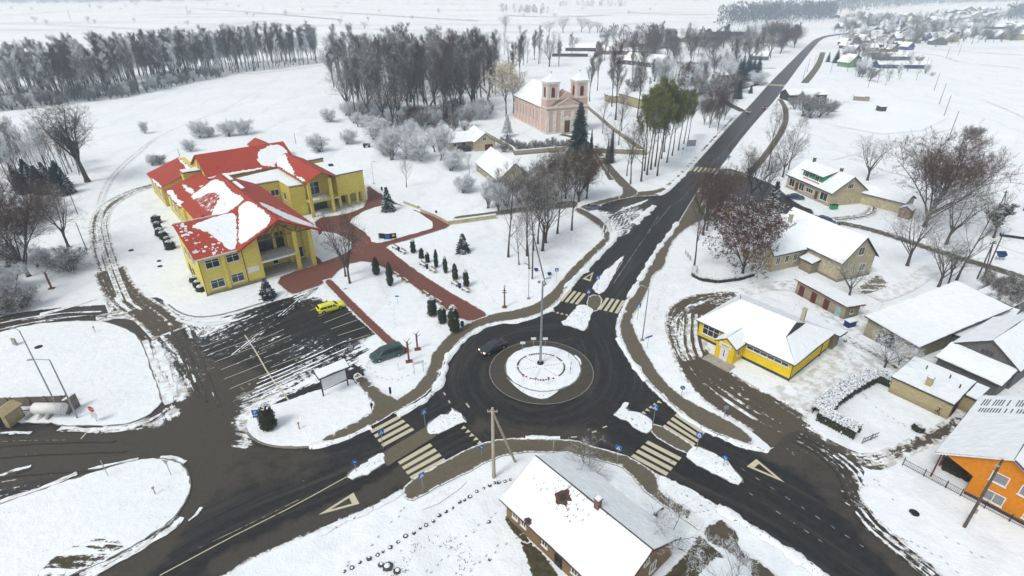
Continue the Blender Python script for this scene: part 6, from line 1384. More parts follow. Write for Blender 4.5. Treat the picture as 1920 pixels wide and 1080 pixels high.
# brown grove left of the road further out
forest(['alder', 'brown', 'alder', 'round'], [(1120, 120), (1250, 130), (1350, 120), (1380, 150), (1420, 120), (1500, 85), (1480, 70), (1400, 80), (1300, 90), (1230, 75), (1200, 90), (1130, 100)], 84, 10, (12, 20), 'brownish bare tree in the village grove left of the road', 'trees of the village grove', 15)
forest(['thicket', 'alderf', 'sparse', 'bush', 'alder'], [(1180, 175), (1300, 215), (1350, 210), (1390, 165), (1370, 130), (1250, 140), (1190, 145)], 60, 6, (5, 13), 'frosted tree among gardens left of the road', 'frosted garden trees', 16)
for px, py, tp in ((1330, 240, 175), (1345, 245, 180), (1358, 225, 165), (1320, 235, 185)): ptree('brown', px, py, tp, 'reddish brown slim tree by the side street', 'reddish trees by the side street', wide=.5)
for px, py, tp in ((1390, 145, 103), (1400, 150, 100), (1410, 146, 108), (1420, 142, 105), (1385, 140, 110), (1300, 170, 140), (1383, 185, 148), (1407, 175, 158)): ptree('spruce', px, py, tp, 'dark spruce with snow in the group left of the far crossing', 'spruces left of the far crossing', v=0, wide=1.1)
ptree('bush', 1415, 160, 135, 'pale frosted round bush before the spruces', v=0, wide=1.3)
# roadside and shop side trees
for px, py, tp, k in ((1301, 503, 375, 'sparse'), (1325, 432, 330, 'sparse'), (1318, 440, 325, 'round'), (1440, 320, 218, 'sparse'), (1467, 332, 250, 'round'), (1478, 318, 235, 'sparse'), (1405, 385, 280, 'round'), (1425, 390, 290, 'round'), (1395, 380, 300, 'sparse'), (1365, 300, 262, 'sparse'), (1310, 400, 320, 'sparse'), (1345, 400, 320, 'brown'), (1335, 415, 335, 'brown')):
    ptree(k, px, py, tp, 'dark bare roadside tree between the main road and the dormer house', 'bare roadside trees', v=0, wide=.85)
ptree('leafy', 1392, 512, 385, 'broad tree full of brown leaves and snow before the cream house', wide=.92)
ptree('spruce', 1447, 394, 338, 'snowy spruce before the dormer house corner', v=1, wide=1.3)
ptree('round', 1626, 338, 262, 'graceful bare tree behind the dormer house', v=1, wide=1.2)
ptree('brown', 1733, 425, 262, 'very large reddish brown tree with dense twigs at right', v=0, wide=.92); ptree('brown', 1752, 392, 290, 'second dense brown tree merged behind the very large one', v=0, wide=.95)
ptree('round', 1701, 498, 395, 'snowy branched tree with bent dark trunk at right', v=3, wide=1.1, tilt=.05); ptree('round', 1773, 459, 345, 'forked bare tree by the lane at right', v=1, wide=.95)
ptree('sparse', 1793, 526, 390, 'tall leaning olive tree behind the warehouse', v=2, wide=.9, tilt=.1); ptree('round', 1760, 538, 450, 'low olive tree behind the warehouse roof', v=2, wide=1.2); ptree('round', 1778, 532, 465, 'small olive fruit tree by the warehouse gable', v=2)
ptree('pine', 1863, 446, 398, 'green pine with sloping crown at right', wide=1.6)
for px, py, tp in ((1860, 560, 515), (1885, 578, 525), (1900, 565, 530), (1875, 590, 550)): ptree('bush', px, py, tp, 'twiggy brown shrub behind the warehouse', 'twiggy shrubs behind the warehouse', v=1, wide=.8)
ptree('round', 1592, 555, 495, 'small bare fruit tree between cream house and shed', v=1, wide=1.3)
ptree('frostround', 1658, 690, 635, 'frosted round fruit tree beside the hedge', v=0, wide=1.2); ptree('frostround', 1685, 685, 645, 'second frosted fruit tree at the garage corner', v=1, wide=1.)
ptree('round', 1100, 905, 855, 'pinkish weeping fruit tree behind the log house', v=2, wide=1.7); ptree('frostround', 1248, 1035, 958, 'frosted small tree beside the log house', v=0, wide=1.1); ptree('frostround', 1365, 1120, 1050, 'snow covered fruit tree at the lower edge', v=1, wide=1.)
ptree('bush', 1822, 262, 238, 'solitary dark bush in the white field at right', v=1, wide=1.0); ptree('sparse', 1919, 395, 340, 'bare tree at the right edge of the field', v=0, wide=1.2)
ptree('bush', 1830, 905, 872, 'thin hedge shrub by the orange house carport', v=1, wide=.6)
for px, py, tp in ((1505, 218, 180), (1520, 222, 188), (1535, 220, 190), (1550, 216, 192), (1560, 210, 195), (1490, 205, 185)): ptree('thicket', px, py, tp, 'grey twiggy shrub beside the distant pavilion', 'shrubs by the distant pavilion', v=1, wide=1.5)
for px, py, tp, k in ((1552, 116, 97, 'spruce'), (1567, 118, 92, 'spruce'), (1615, 145, 128, 'thicket'), (1630, 152, 130, 'thicket'), (1645, 155, 132, 'sparse'), (1660, 160, 138, 'sparse'), (1735, 138, 122, 'thicket'), (1748, 142, 135, 'bush'), (1720, 124, 108, 'thicket'), (1625, 118, 92, 'round'), (1620, 104, 80, 'round'), (1700, 110, 98, 'round')):
    ptree(k, px, py, tp, 'garden tree near the gabled village houses', 'garden trees of the village', wide=1.2)
for i, c in enumerate(scatter([(1560, 100), (1600, 120), (1700, 100), (1800, 85), (1920, 80), (1920, 62), (1750, 45), (1600, 35), (1560, 55)], 190, 7, 21)):
    tree(rnd.choice(['alderf', 'thicket', 'alder', 'round', 'sparse']), c, rnd.uniform(7, 15), 'hazy bare tree among the village houses', 'trees among the village houses', wide=1.3)
# distant lone trees on the fields
for px, py, tp in ((188, 19, 10), (228, 20, 14), (256, 12, 5), (60, 20, 14), (565, 8, 3), (948, 60, 30), (975, 62, 48), (1030, 66, 40), (1056, 62, 33), (1090, 60, 33), (1105, 62, 40), (1120, 62, 42), (1150, 78, 60), (1080, 90, 70), (1030, 125, 75), (862, 22, 18), (875, 20, 17), (640, 35, 30), (1175, 80, 60), (1200, 82, 62), (1240, 78, 58)):
    ptree('round', px, py, tp, 'distant lone tree on the open fields', 'lone trees on the far fields', v=3, wide=1.3)
for i, c in enumerate(scatter([(0, 60), (600, 60), (1300, 60), (1340, 10), (900, 6), (0, 12)], 46, 40, 61)): tree('round', c, rnd.uniform(6, 11), 'distant lone tree on the open fields', 'lone trees on the far fields', v=3, wide=1.3)
for i, c in enumerate(scatter([(1580, 135), (1640, 160), (1720, 150), (1720, 120), (1650, 100), (1580, 90)], 50, 6, 62)): tree(rnd.choice(['thicket', 'alderf', 'round', 'sparse']), c, rnd.uniform(4, 10), 'garden tree near the gabled village houses', 'garden trees of the village', wide=1.2)
def wood(name, label, poly, n, hr, seed, spread=9., mat='twig_grey'):
    """far off wood that reads as one mass"""
    q = random.Random(seed); mb = MB()
    for (x, y) in scatter(poly, n, spread, seed):
        h = q.uniform(*hr); r = h * .34; z0 = max(0, (y - 900) * .0016 * (1 + math.sin(x * .0011 + y * .0004)) if y > 900 else 0) - .3
        mb.tube((x, y, z0), (x, y, z0 + h * .8), .35, .1, 3, False)
        for k in range(46):
            a, b = q.uniform(0, 6.28), q.random(); rr = r * math.sqrt(q.random()) * (1.1 - .6 * b)
            c = Vector((x + rr * math.cos(a), y + rr * math.sin(a), z0 + h * (.12 + .86 * b))); l = q.uniform(.08, .2) * h; w = .045 * h * q.uniform(.4, 1)
            u = Vector((q.uniform(-.6, .6), q.uniform(-.6, .6), 1)).normalized(); v = u.orthogonal().normalized() * w; v.rotate(Matrix.Rotation(q.uniform(0, 6.28), 3, u))
            mb.add([c - v, c + v, c + u * l], [(0, 1, 2)])
    o = mb.build(name, mat); o['kind'] = 'stuff'; o['label'] = label
M['wood_far'] = m_twig('far_wood', (.085, .085, .09), (.15, .145, .15), .25)
wood('far_wood', 'hazy blue wood beyond the road bend', [(1345, 52), (1400, 50), (1560, 40), (1560, 25), (1440, 28), (1350, 42)], 230, (18, 30), 31, 9, 'wood_far')
wood('far_wood', 'hazy wood at the top right horizon', [(1560, 34), (1620, 26), (1700, 16), (1800, 10), (1920, 6), (1920, 1), (1700, 3), (1560, 14)], 420, (22, 34), 32, 11, 'wood_far')
wood('far_wood', 'dark wood on the right edge below the hill', [(1890, 45), (1925, 42), (1960, 30), (1960, 20), (1910, 24), (1880, 36)], 70, (18, 28), 33, 10, 'wood_far')
wood('far_wood', 'thin wood line along the upper left horizon', [(-150, 11), (100, 9), (420, 5), (420, 1.5), (-150, 3)], 520, (26, 40), 34, 16, 'wood_far')
wood('far_wood', 'low copse on the white field', [(940, 26), (1030, 28), (1025, 24), (945, 22)], 26, (9, 20), 35, 10, 'wood_far')
wood('far_wood', 'thin wood line at the middle horizon', [(560, 3.5), (1350, 6), (1350, 2.5), (560, .5)], 330, (18, 30), 36, 16, 'wood_far')
wood('far_wood', 'wooded strip in front of the hill at upper right', [(1700, 44), (1800, 34), (1880, 26), (1870, 22), (1760, 32), (1690, 40)], 60, (8, 14), 37, 10, 'wood_far')

# the largest 270 of each kind are trees of their own, the smaller ones far off share one object
def settle():
    PEND.sort(reverse=True); rest = []
    cnt = {'bare_tree': 0, 'bush': 0}
    for p in PEND:
        cnt[p[1]] += 1
        if cnt[p[1]] <= (225 if p[1] == 'bare_tree' else 260): tree_now(*p[2:])
        else: rest.append(p)
    if not rest: return
    col = bpy.data.collections.new('tree_shapes'); idx = {}; objs = []
    for k in sorted({(p[2], p[7]) for p in rest}):
        (a, b), h0 = PROTO[k[0]][0][k[1]], PROTO[k[0]][1]
        nv = len(a.vertices); V = [tuple(v.co) for v in a.vertices] + [tuple(v.co) for v in b.vertices]
        Fc = [tuple(f.vertices) for f in a.polygons] + [tuple(i + nv for i in f.vertices) for f in b.polygons]
        me = bpy.data.meshes.new('tree_shape'); me.from_pydata(V, [], Fc); me.materials.append(a.materials[0]); me.materials.append(b.materials[0])
        mi = np.zeros(len(Fc), dtype=np.int32); mi[len(a.polygons):] = 1; me.polygons.foreach_set('material_index', mi)
        o = bpy.data.objects.new('shape_%02d' % len(objs), me); col.objects.link(o); idx[k] = (len(objs), h0); objs.append(o)
    me = bpy.data.meshes.new('background_trees'); me.from_pydata([(*p[3], 0) for p in rest], [], [])
    a = me.attributes.new('idx', 'INT', 'POINT'); a.data.foreach_set('value', [idx[(p[2], p[7])][0] for p in rest])
    set_attr(me, 'rotv', [(0, 0, p[9]) for p in rest], True)
    set_attr(me, 'sclv', [(p[4] / idx[(p[2], p[7])][1] * p[8],) * 2 + (p[4] / idx[(p[2], p[7])][1],) for p in rest], True)
    ng = bpy.data.node_groups.new('plant_trees', 'GeometryNodeTree')
    ng.interface.new_socket('Geometry', in_out='INPUT', socket_type='NodeSocketGeometry'); ng.interface.new_socket('Geometry', in_out='OUTPUT', socket_type='NodeSocketGeometry')
    N = ng.nodes.new; gi, go, ip, ci = N('NodeGroupInput'), N('NodeGroupOutput'), N('GeometryNodeInstanceOnPoints'), N('GeometryNodeCollectionInfo')
    ci.inputs[0].default_value = col; ci.inputs[1].default_value = True; ci.inputs[2].default_value = True
    def na(n, ty):
        x = N('GeometryNodeInputNamedAttribute'); x.data_type = ty; x.inputs[0].default_value = n; return x.outputs[0]
    lk = ng.links.new; lk(gi.outputs[0], ip.inputs['Points']); lk(ci.outputs[0], ip.inputs['Instance']); ip.inputs['Pick Instance'].default_value = True
    lk(na('idx', 'INT'), ip.inputs['Instance Index']); lk(na('rotv', 'FLOAT_VECTOR'), ip.inputs['Rotation']); lk(na('sclv', 'FLOAT_VECTOR'), ip.inputs['Scale']); lk(ip.outputs[0], go.inputs[0])
    o = bpy.data.objects.new('background_trees', me); C.objects.link(o); o.modifiers.new('plant', 'NODES').node_group = ng
    tag(o, 'smaller bare trees standing behind the nearer ones in belt, grove and village', kind='stuff')
    print('individual', {k: min(v, 260) for k, v in cnt.items()}, 'rest', len(rest))
settle()
wood('far_wood', 'dark hedgerow line behind the upper village', [(1740, 62), (1780, 58), (1860, 44), (1900, 34), (1890, 31), (1840, 40), (1750, 55)], 60, (6, 12), 41, 8, 'wood_far')
wood('far_wood', 'frosted hedgerow by the village gardens', [(1690, 78), (1760, 84), (1800, 78), (1760, 70), (1700, 70)], 60, (4, 9), 42, 6, 'wood_far')
wood('far_wood', 'thin copse in the middle far field', [(1040, 16), (1180, 16), (1170, 12), (1050, 12)], 30, (10, 18), 43, 16, 'wood_far')
wood('far_wood', 'thin tree line behind the stables', [(1120, 76), (1240, 72), (1240, 66), (1130, 68)], 34, (8, 15), 44, 8, 'wood_far')
# thujas, hedges
def thuja(px, py, top, r, label, group, seed, snow=False):
    h = hgt(px, py, top) * random.Random(seed).uniform(.9, 1.1); r *= random.Random(seed + 5).uniform(.85, 1.2); t = thing('thuja', label, 'shrub', G(px, py), seed, group); t.rotation_euler = (random.Random(seed).uniform(-.06, .06), random.Random(seed + 2).uniform(-.06, .06), seed)
    o = bpy.data.objects.new('foliage', thuja_mesh(seed, h, r)); C.objects.link(o); o.parent = t
    MB().lathe([(r * .5, .05), (r * .66, h * .35), (r * .5, h * .65), (r * .22, h * .85), (.03, h * .93)], n=9).build('inner_foliage', 'thuja', t, True)
    if snow:
        q = random.Random(seed)
        def f(q):
            a = q.uniform(0, 6.28); k = q.random(); return (r * .8 * k * math.cos(a), r * .8 * k * math.sin(a), h * (1.0 - .14 * k * k) + .04), Vector((0, 0, 1))
        o = bpy.data.objects.new('snow_cap', leafball(seed + 1, 140, f, .16, 'snow', 'snow_cap')); C.objects.link(o); o.parent = t
for i, (x, y, tp) in enumerate(((775, 474, 447), (790, 484, 466), (802, 492, 472), (818, 502, 472), (836, 512, 484), (854, 524, 497), (875, 537, 507))): thuja(x, y, tp, .42, 'slim dark thuja in the row along the upper side of the red path', 'thujas on the upper side of the path', 100 + i, i % 2 == 0)
for i, (x, y, tp, r) in enumerate(((706, 515, 486, .55), (732, 536, 496, .5))): thuja(x, y, tp, r, ('stout thuja on the lawn corner nearest the square', 'taller thuja just right of the square corner')[i], None, 110 + i)
for i, (x, y, tp, r) in enumerate(((811, 591, 556, .6), (831, 605, 570, .6), (853, 622, 574, .95))): thuja(x, y, tp, r, ('slim snow capped thuja, leftmost of three by the roundabout', 'snow capped thuja in the middle of three by the roundabout', 'widest thuja with snowy crown by the roundabout pavement')[i], None, 120 + i, True)
thuja(505, 804, 757, .8, 'broad thuja with snowy top at the parking lot corner', None, 130, True)
for i, (x, y) in enumerate(((294, 418), (297, 430), (301, 442), (309, 448), (315, 458), (320, 466))): thuja(x, y, y - 14, .8, 'snowy thuja in the short row behind the culture centre', 'thuja row behind the culture centre', 140 + i, True)
for i, (x, y) in enumerate(((365, 527), (371, 536), (377, 545))): thuja(x, y, y - 9, .7, 'low snow capped shrub against the culture centre wall', 'low shrubs by the culture centre wall', 150 + i, True)
def hedge(name, px, w, h, label, seed):
    P = resample([G(*p) for p in px], .35, False); q = random.Random(seed)
    t = thing(name, label, 'hedge', P[0]); o = Vector((*P[0], 0)); V = []
    A = np.array(P); mb = MB(); sb = MB()
    for i in range(len(P) - 1):
        a, b = Vector((*P[i], 0)) - o, Vector((*P[i + 1], 0)) - o; d = (b - a).normalized(); n = Vector((-d.y, d.x, 0))
        hh = h * q.uniform(.92, 1.06)
        mb.add([a + n * w * .42, a - n * w * .42, b - n * w * .42, b + n * w * .42] + [p + Vector((0, 0, hh * .93)) for p in (a + n * w * .42, a - n * w * .42, b - n * w * .42, b + n * w * .42)], [(4, 5, 6, 7), (1, 2, 6, 5), (3, 0, 4, 7)])
    mb.build('inner_foliage', 'hedge', t)
    N_ = int(len(P) * 42)
    def f(q):
        i = q.randrange(len(P) - 1); a, b = Vector((*P[i], 0)) - o, Vector((*P[i + 1], 0)) - o; d = (b - a).normalized(); n = Vector((-d.y, d.x, 0)); s = q.choice((-1, 1))
        return a.lerp(b, q.random()) + n * s * w * .5 * q.uniform(.85, 1.08) + Vector((0, 0, q.uniform(.05, h))), (n * s + Vector((0, 0, .2))).normalized()
    m = leafball(seed, N_, f, .15, 'hedge'); x = bpy.data.objects.new('foliage', m); C.objects.link(x); x.parent = t
    def g(q):
        i = q.randrange(len(P) - 1); a, b = Vector((*P[i], 0)) - o, Vector((*P[i + 1], 0)) - o; d = (b - a).normalized(); n = Vector((-d.y, d.x, 0)); s = q.uniform(-1, 1)
        return a.lerp(b, q.random()) + n * s * w * .52 + Vector((0, 0, h * q.uniform(.98, 1.1) + .12 * (1 - s * s))), Vector((q.uniform(-.3, .3), q.uniform(-.3, .3), 1)).normalized()
    m = leafball(seed + 1, int(len(P) * 60), g, .13, 'snow', 'snow_cap'); x = bpy.data.objects.new('snow_cap', m); C.objects.link(x); x.parent = t
hedge('hedge', [(1606, 818), (1535, 782), (1558, 755), (1600, 728), (1640, 708)], 2.1, 1.3, 'thick snowy hedge on the street side of the square garden', 501)
hedge('hedge', [(1640, 708), (1700, 735), (1770, 776)], 2.2, 1.3, 'thick snowy hedge between the square garden and the garage', 502)
thuja(1720, 806, 795, .7, 'small round bush inside the hedged garden', None, 160, True)
hedge('hedge', [(1303, 505), (1300, 518), (1315, 526), (1345, 530), (1385, 525), (1412, 517)], .7, .7, 'low curved hedge around the lawn before the cream house', 503)
# ================================================================ OBJECTS
def pole(px, py, top, label, mat='woodpole', r=.13, name='utility_pole', arm=0., group=None, lean=(0, 0), cat='pole'):
    h = hgt(px, py, top); t = thing(name, label, cat, G(px, py), 0, group)
    MB().tube((0, 0, 0), (lean[0] * h, lean[1] * h, h), r * 1.15, r * .75, 8).build('post', mat, t)
    if arm:
        a = MB(); x, y = lean[0] * h, lean[1] * h
        a.box(x - arm, x + arm, y - .05, y + .05, h - .55, h - .43)
        for k in (-1, -.4, .4, 1): a.tube((x + k * arm * .92, y, h - .43), (x + k * arm * .92, y, h - .22), .04, n=5)
        a.build('crossarm', mat, t)
    return t
t = pole(926, 895, 765, 'pale concrete pole with bracing strut behind the log house', 'polec', .2, arm=.55)
b = Vector((*G(966, 866), 0)) - t.location; MB().tube(b, (0, 0, hgt(926, 895, 765) - .5), .16, .13, 7).build('brace', 'polec', t)
t = pole(1072 - 74, 523, 436, 'grey braced pole on the park lawn by the bare trees', 'woodpole', .14, arm=.4)
b = Vector((*G(1023, 534), 0)) - t.location; MB().tube(b, (0, 0, hgt(998, 523, 436) - .3), .13, .11, 7).build('brace', 'woodpole', t)
t = pole(1808, 988, 862, 'wooden pole with lamp in front of the orange house', 'woodpole', .14, arm=0.)
MB().box(-.5, .1, -.1, .1, 8.8, 8.95).box(.1, .35, -.14, .14, 2.2, 2.7).build('lamp', 'concrete', t)
for px, py, tp, l in ((1832, 523, 452, 'braced wooden pole behind the warehouse'), (1868, 402, 357, 'tall wooden pole with stay wire at right'),): 
    t = pole(px, py, tp, l, arm=.6); b = Vector((*G(px + 14, py - 8), 0)) - t.location; MB().tube(b, (0, 0, hgt(px, py, tp) - .4), .12, .1, 6).build('brace', 'woodpole', t)
t = pole(1845, 520, 440, 'long slanting grey pole behind the warehouse', lean=(.10, .12))
FP = [(1822, 347, 286), (1799, 282, 240), (1781, 254, 208), (1770, 217, 178), (1761, 195, 156), (1751, 170, 136), (1733, 135, 107), (1740, 135, 110), (1774, 110, 87), (1796, 105, 83), (1627, 165, 140), (1848, 74, 58), (1557, 136, 110), (1505, 152, 125), (1513, 135, 108), (1525, 128, 104), (1612, 118, 98)]
for px, py, tp in FP: pole(px, py, tp, 'thin wooden power pole in the white field and village', 'woodpole', .12, group='power poles across the right field')
for px, py, tp in ((133, 38, 17), (353, 30, 9), (495, 22, 6), (192, 15, 4)): pole(px, py, tp, 'distant thin mast on the upper left field', 'woodpole', .3, group='masts on the upper left field')
for px, py, tp, l in ((337, 293, 279, 'short dark pole behind the culture centre roof'), (605, 285, 256, 'braced pole at the back of the culture centre'), (555, 270, 250, 'leaning pole behind the red hall roof'), (163, 470, 418, 'slim pole on the meadow left of the track'), (146, 402, 325, 'thin leaning pole by the spruce clump'), (81, 393, 352, 'pale pole by the bushes at left')): pole(px, py, tp, l, r=.09)
# lamp posts
def lamp(px, py, top, label, arm=(1.2, 0), r=.08, base=True):
    h = hgt(px, py, top); t = thing('street_lamp', label, 'street lamp', G(px, py))
    mb = MB().tube((0, 0, 0), (0, 0, h), r * 1.4, r * .8, 8)
    if base: mb.box(-.28, .28, -.28, .28, 0, .12)
    mb.build('post', 'steel', t)
    a = Vector((*arm, .35)); MB().tube((0, 0, h - .05), (0, 0, h) + a * 1 if 0 else (a.x, a.y, h + .3), r * .7, r * .5, 6).build('bracket', 'steel', t)
    d = Vector((*arm, 0)).normalized(); n = Vector((-d.y, d.x, 0)); p = Vector((a.x, a.y, h + .3))
    vs = [p + n * .14 * s + d * e + Vector((0, 0, z)) for e, z in ((0, -.05), (.75, -.02)) for s in (-1, 1)] + [p + n * .1 * s + d * e + Vector((0, 0, z)) for e, z in ((0, .08), (.7, .07)) for s in (-1, 1)]
    MB().add(vs, [(0, 1, 3, 2), (4, 6, 7, 5), (0, 4, 5, 1), (2, 3, 7, 6), (0, 2, 6, 4), (1, 5, 7, 3)]).build('lamp_head', 'steel', t); return t
lamp(146, 785, 674, 'curved street lamp beside the concrete fence end', (-1.5, -.4))
lamp(115, 778, 620, 'tall thin lamp mast on the snowy lawn at left', (-.5, .1), .07)
lamp(1204, 638, 541, 'street lamp on the pavement right of the roundabout', (-.8, .3)); lamp(991, 560, 500, 'slim lamp post at the park lawn edge', (-.3, .3), .05); lamp(701, 345, 306, 'thin lamp post behind the square', (.4, .3), .05)
t = lamp(1013, 684, 530, 'tall steel mast in the middle of the roundabout', (.5, .2), .15); t.location.z = .25
t.name = 'light_mast'; MB().lathe([(.5, 0), (.5, .25), (.3, .4)], n=12).build('foot', 'dark', t)
for o, (dx, dy) in enumerate(((-.5, .3), (.1, -.6))): MB().box(dx - .2, dx + .2, dy - .12, dy + .12, 13.6, 13.9).build('floodlight', 'steel', t)
# decorative lantern post
t = thing('lantern_post', 'brown carved lantern post on the park lawn', 'lantern', G(946, 576)); hh = hgt(946, 576, 533)
MB().tube((0, 0, 0), (0, 0, hh * .86), .15, .1, 8).box(-.4, .4, -.4, .4, 0, .12).box(-.4, .4, -.05, .05, hh * .62, hh * .65).box(-.3, .3, -.05, .05, hh * .72, hh * .75).build('post', 'rustwood', t); MB().lathe([(.05, 0), (.26, .12), (.26, .4), (.05, .6)], (0, 0, hh * .86), 8).build('lantern', 'whitep', t)
# signs -------------------------------------------------------------
def plate(t, z, w, h, mat, face, name='sign_plate', back='steel'):
    o = MB().box(-w / 2, w / 2, -.03, .0, z, z + h).build(name, mat, t); MB().box(-w / 2, w / 2, .001, .02, z, z + h).build('plate_back', back, o); return o
def disc(t, z, r, mat, n=16, y=-.03, name='sign_plate', rot=0.):
    V = [(r * math.cos(rot + 2 * math.pi * i / n), y, z + r * math.sin(rot + 2 * math.pi * i / n)) for i in range(n)] + [(r * math.cos(rot + 2 * math.pi * i / n), y + .03, z + r * math.sin(rot + 2 * math.pi * i / n)) for i in range(n)]
    return MB().add(V, [tuple(range(n)), tuple(range(n, 2 * n))[::-1]] + [(i, (i + 1) % n, (i + 1) % n + n, i + n)[::-1] for i in range(n)]).build(name, mat, t)
def text(parent, s, size, mat, loc, rx=R(90)):
    cu = bpy.data.curves.new('lettering', 'FONT'); cu.body = s; cu.size = size; cu.align_x = 'CENTER'; cu.align_y = 'CENTER'; cu.extrude = .003
    tmp = bpy.data.objects.new('tmp', cu); C.objects.link(tmp)
    me = bpy.data.meshes.new_from_object(tmp.evaluated_get(bpy.context.evaluated_depsgraph_get())); bpy.data.objects.remove(tmp)
    me.materials.clear(); o = link('lettering', me, mat, parent); o.location = loc; o.rotation_euler = (rx, 0, 0); return o
def walker(parent, z, k=1.):
    V = MB(); y = -.052
    def q(pts): V.add([(x * k, y, z + zz * k) for x, zz in pts], [tuple(range(len(pts)))])
    q([(-.03, .33), (.04, .33), (.05, .42), (-.02, .43)]); q([(-.05, .18), (.05, .18), (.04, .32), (-.04, .32)]); q([(-.05, .18), (-.0, .18), (-.08, .0), (-.13, .02)]); q([(0, .18), (.05, .18), (.14, .02), (.09, .0)])
    V.build('pedestrian_figure', 'dark', parent)
def crossing(px, py, label, rz, h=2.4, s=.72):
    t = thing('crossing_sign', label, 'road sign', G(px, py), R(rz))
    MB().tube((0, .04, 0), (0, .04, h + s), .035, n=6).build('post', 'steel', t)
    p = plate(t, h, s, s, 'blue', 1); MB().add([(-s * .38, -.036, h + s * .14), (s * .38, -.036, h + s * .14), (0, -.036, h + s * .86)], [(0, 1, 2)]).build('white_triangle', 'whitep', p)
    walker(p, h + s * .2, s * 1.05); return t
crossing(1119, 545, 'blue crossing sign on the far side of the northern island', 0); crossing(1102, 572, 'blue crossing sign beside the left stripes of the northern crossing', 5); crossing(1195, 599, 'blue crossing sign on the pavement right of the northern crossing', 0); crossing(1043, 530, 'blue crossing sign on the park side of the northern crossing', 0)
crossing(1224, 795, 'blue crossing sign between island and stripes of the eastern crossing', -35); crossing(1305, 846, 'blue crossing sign on the outer island of the eastern crossing', -30); crossing(1156, 872, 'blue crossing sign on the southern pavement by the eastern crossing', -30)
crossing(798, 803, 'blue crossing sign at the inner island of the western crossing', 40); crossing(719, 842, 'blue crossing sign amid the upper stripes of the western crossing', 40); crossing(794, 924, 'blue crossing sign on the pavement below the western crossing', 40)
crossing(1365, 308, 'small blue crossing sign beside the second crossing up the road', 0, 2.0, .7); crossing(1279, 292, 'small blue sign on the verge left of the second crossing', 0, 2, .7)
def keepright(px, py, label, rz):
    t = thing('keep_right_sign', label, 'road sign', G(px, py), R(rz)); MB().tube((0, .04, 0), (0, .04, 1.9), .035, n=6).build('post', 'steel', t)
    d = disc(t, 1.7, .34, 'blue'); y = -.045
    MB().add([(-.16, y, 1.86), (-.11, y, 1.91), (.07, y, 1.68), (.02, y, 1.63)], [(0, 3, 2, 1)]).add([(.16, y, 1.54), (.14, y, 1.74), (-.03, y, 1.57)], [(0, 1, 2)]).build('arrow', 'whitep', d); return t
keepright(668, 886, 'round blue sign with white arrow at the tip of the western island', 40); keepright(903, 858, 'round blue arrow sign at the give way teeth beside the pavement', 30); keepright(1355, 878, 'round blue arrow sign at the tip of the eastern island', -30); keepright(1277, 745, 'round blue arrow sign on the verge beside the shop lot', -20)
def boards(px, py, label, w, h, z, mat='steel', rz=0, post='steel', two=True, name='sign_board'):
    t = thing(name, label, 'sign', G(px, py), R(rz)); mb = MB()
    for x in ((-w * .4, w * .4) if two else (0,)): mb.tube((x, .05, 0), (x, .05, z + h), .035, n=6)
    mb.build('post', post, t); plate(t, z, w, h, mat, 1); return t
t = boards(786, 700, 'pale direction board on two posts near the carved posts', 1.7, .5, 1.7, 'whitep', 20); 
boards(734, 752, 'narrow blue post sign at the snowy lawn point', .3, 1.1, 1.3, 'blued', 30, two=False); boards(746, 571, 'small blue and white board on a thin post on the lawn', .7, .25, 1.6, 'blue', 0, two=False)
t = boards(1214, 652, 'long blue street name plate beside the shop lot', 1.4, .3, 1.9, 'blue', 30, two=False); boards(1357, 785, 'grey back of a round sign on the verge before the shop lot', .6, .6, 1.6, 'steel', 0, two=False)
boards(1037, 850, 'thin greenish marker post on the southern pavement', .12, .9, 1.2, 'aqua', 0, two=False); boards(1294, 284, 'grey direction board facing the road near the green trees', 3.4, 2.2, 1.8, 'steel', 10); boards(203, 894, 'thin pale sign seen edge on at the lower left island', .1, 1.2, 1.4, 'steel', 0, two=False)
t = thing('give_way_sign', 'grey triangular sign seen from behind on the lower left island', 'road sign', G(321, 893), R(-15)); MB().tube((0, .04, 0), (0, .04, 2.2), .04, n=6).build('post', 'steel', t)
MB().add([(-.45, -.03, 2.6), (.45, -.03, 2.6), (0, -.03, 1.8), (-.45, 0, 2.6), (.45, 0, 2.6), (0, 0, 1.8)], [(0, 2, 1), (3, 4, 5), (0, 1, 4, 3), (1, 2, 5, 4), (2, 0, 3, 5)]).build('sign_plate', 'steel', t)
t = thing('stop_sign', 'red STOP sign above a white plate on the left lawn', 'road sign', G(182, 792), R(-12)); MB().tube((0, .04, 0), (0, .04, 2.6), .035, n=6).build('post', 'steel', t)
d = disc(t, 2.25, .47, 'redp', 8, rot=R(22.5)); disc(d, 2.25, .49, 'whitep', 8, -.02, 'white_rim', R(22.5)); text(d, 'STOP', .34, 'whitep', (0, -.04, 2.25)); plate(t, .75, .95, .95, 'sheetw', 1, 'lower_plate')
t = thing('parking_sign', 'blue parking sign with white letter P beside the broad thuja', 'road sign', G(486, 801), R(10)); MB().tube((0, .04, 0), (0, .04, 2.9), .035, n=6).build('post', 'steel', t)
p = plate(t, 2.1, .8, .8, 'blue', 1); text(p, 'P', .75, 'whitep', (0, -.04, 2.5)); plate(t, 1.65, .8, .35, 'blue', 1, 'lower_plate')
for px, py, l, m in ((562, 806, 'short post with orange cap on the snowy corner lawn', 'orangep'), (747, 694, 'short white post on the lawn beside the direction board', 'whitep'), (292, 928, 'short pale marker stub on the lower left island', 'concrete'), (179, 624, 'tiny pale stake in the left lawn', 'concrete')):
    t = thing('marker_post', l, 'post', G(px, py)); MB().tube((0, 0, 0), (0, 0, 1.0), .06, .05, 8).build('post', 'dark' if m == 'orangep' else m, t); MB().lathe([(.05, 0), (.14, .04), (.14, .22), (.04, .28)], (0, 0, 1.0), 8).build('cap', m, t)
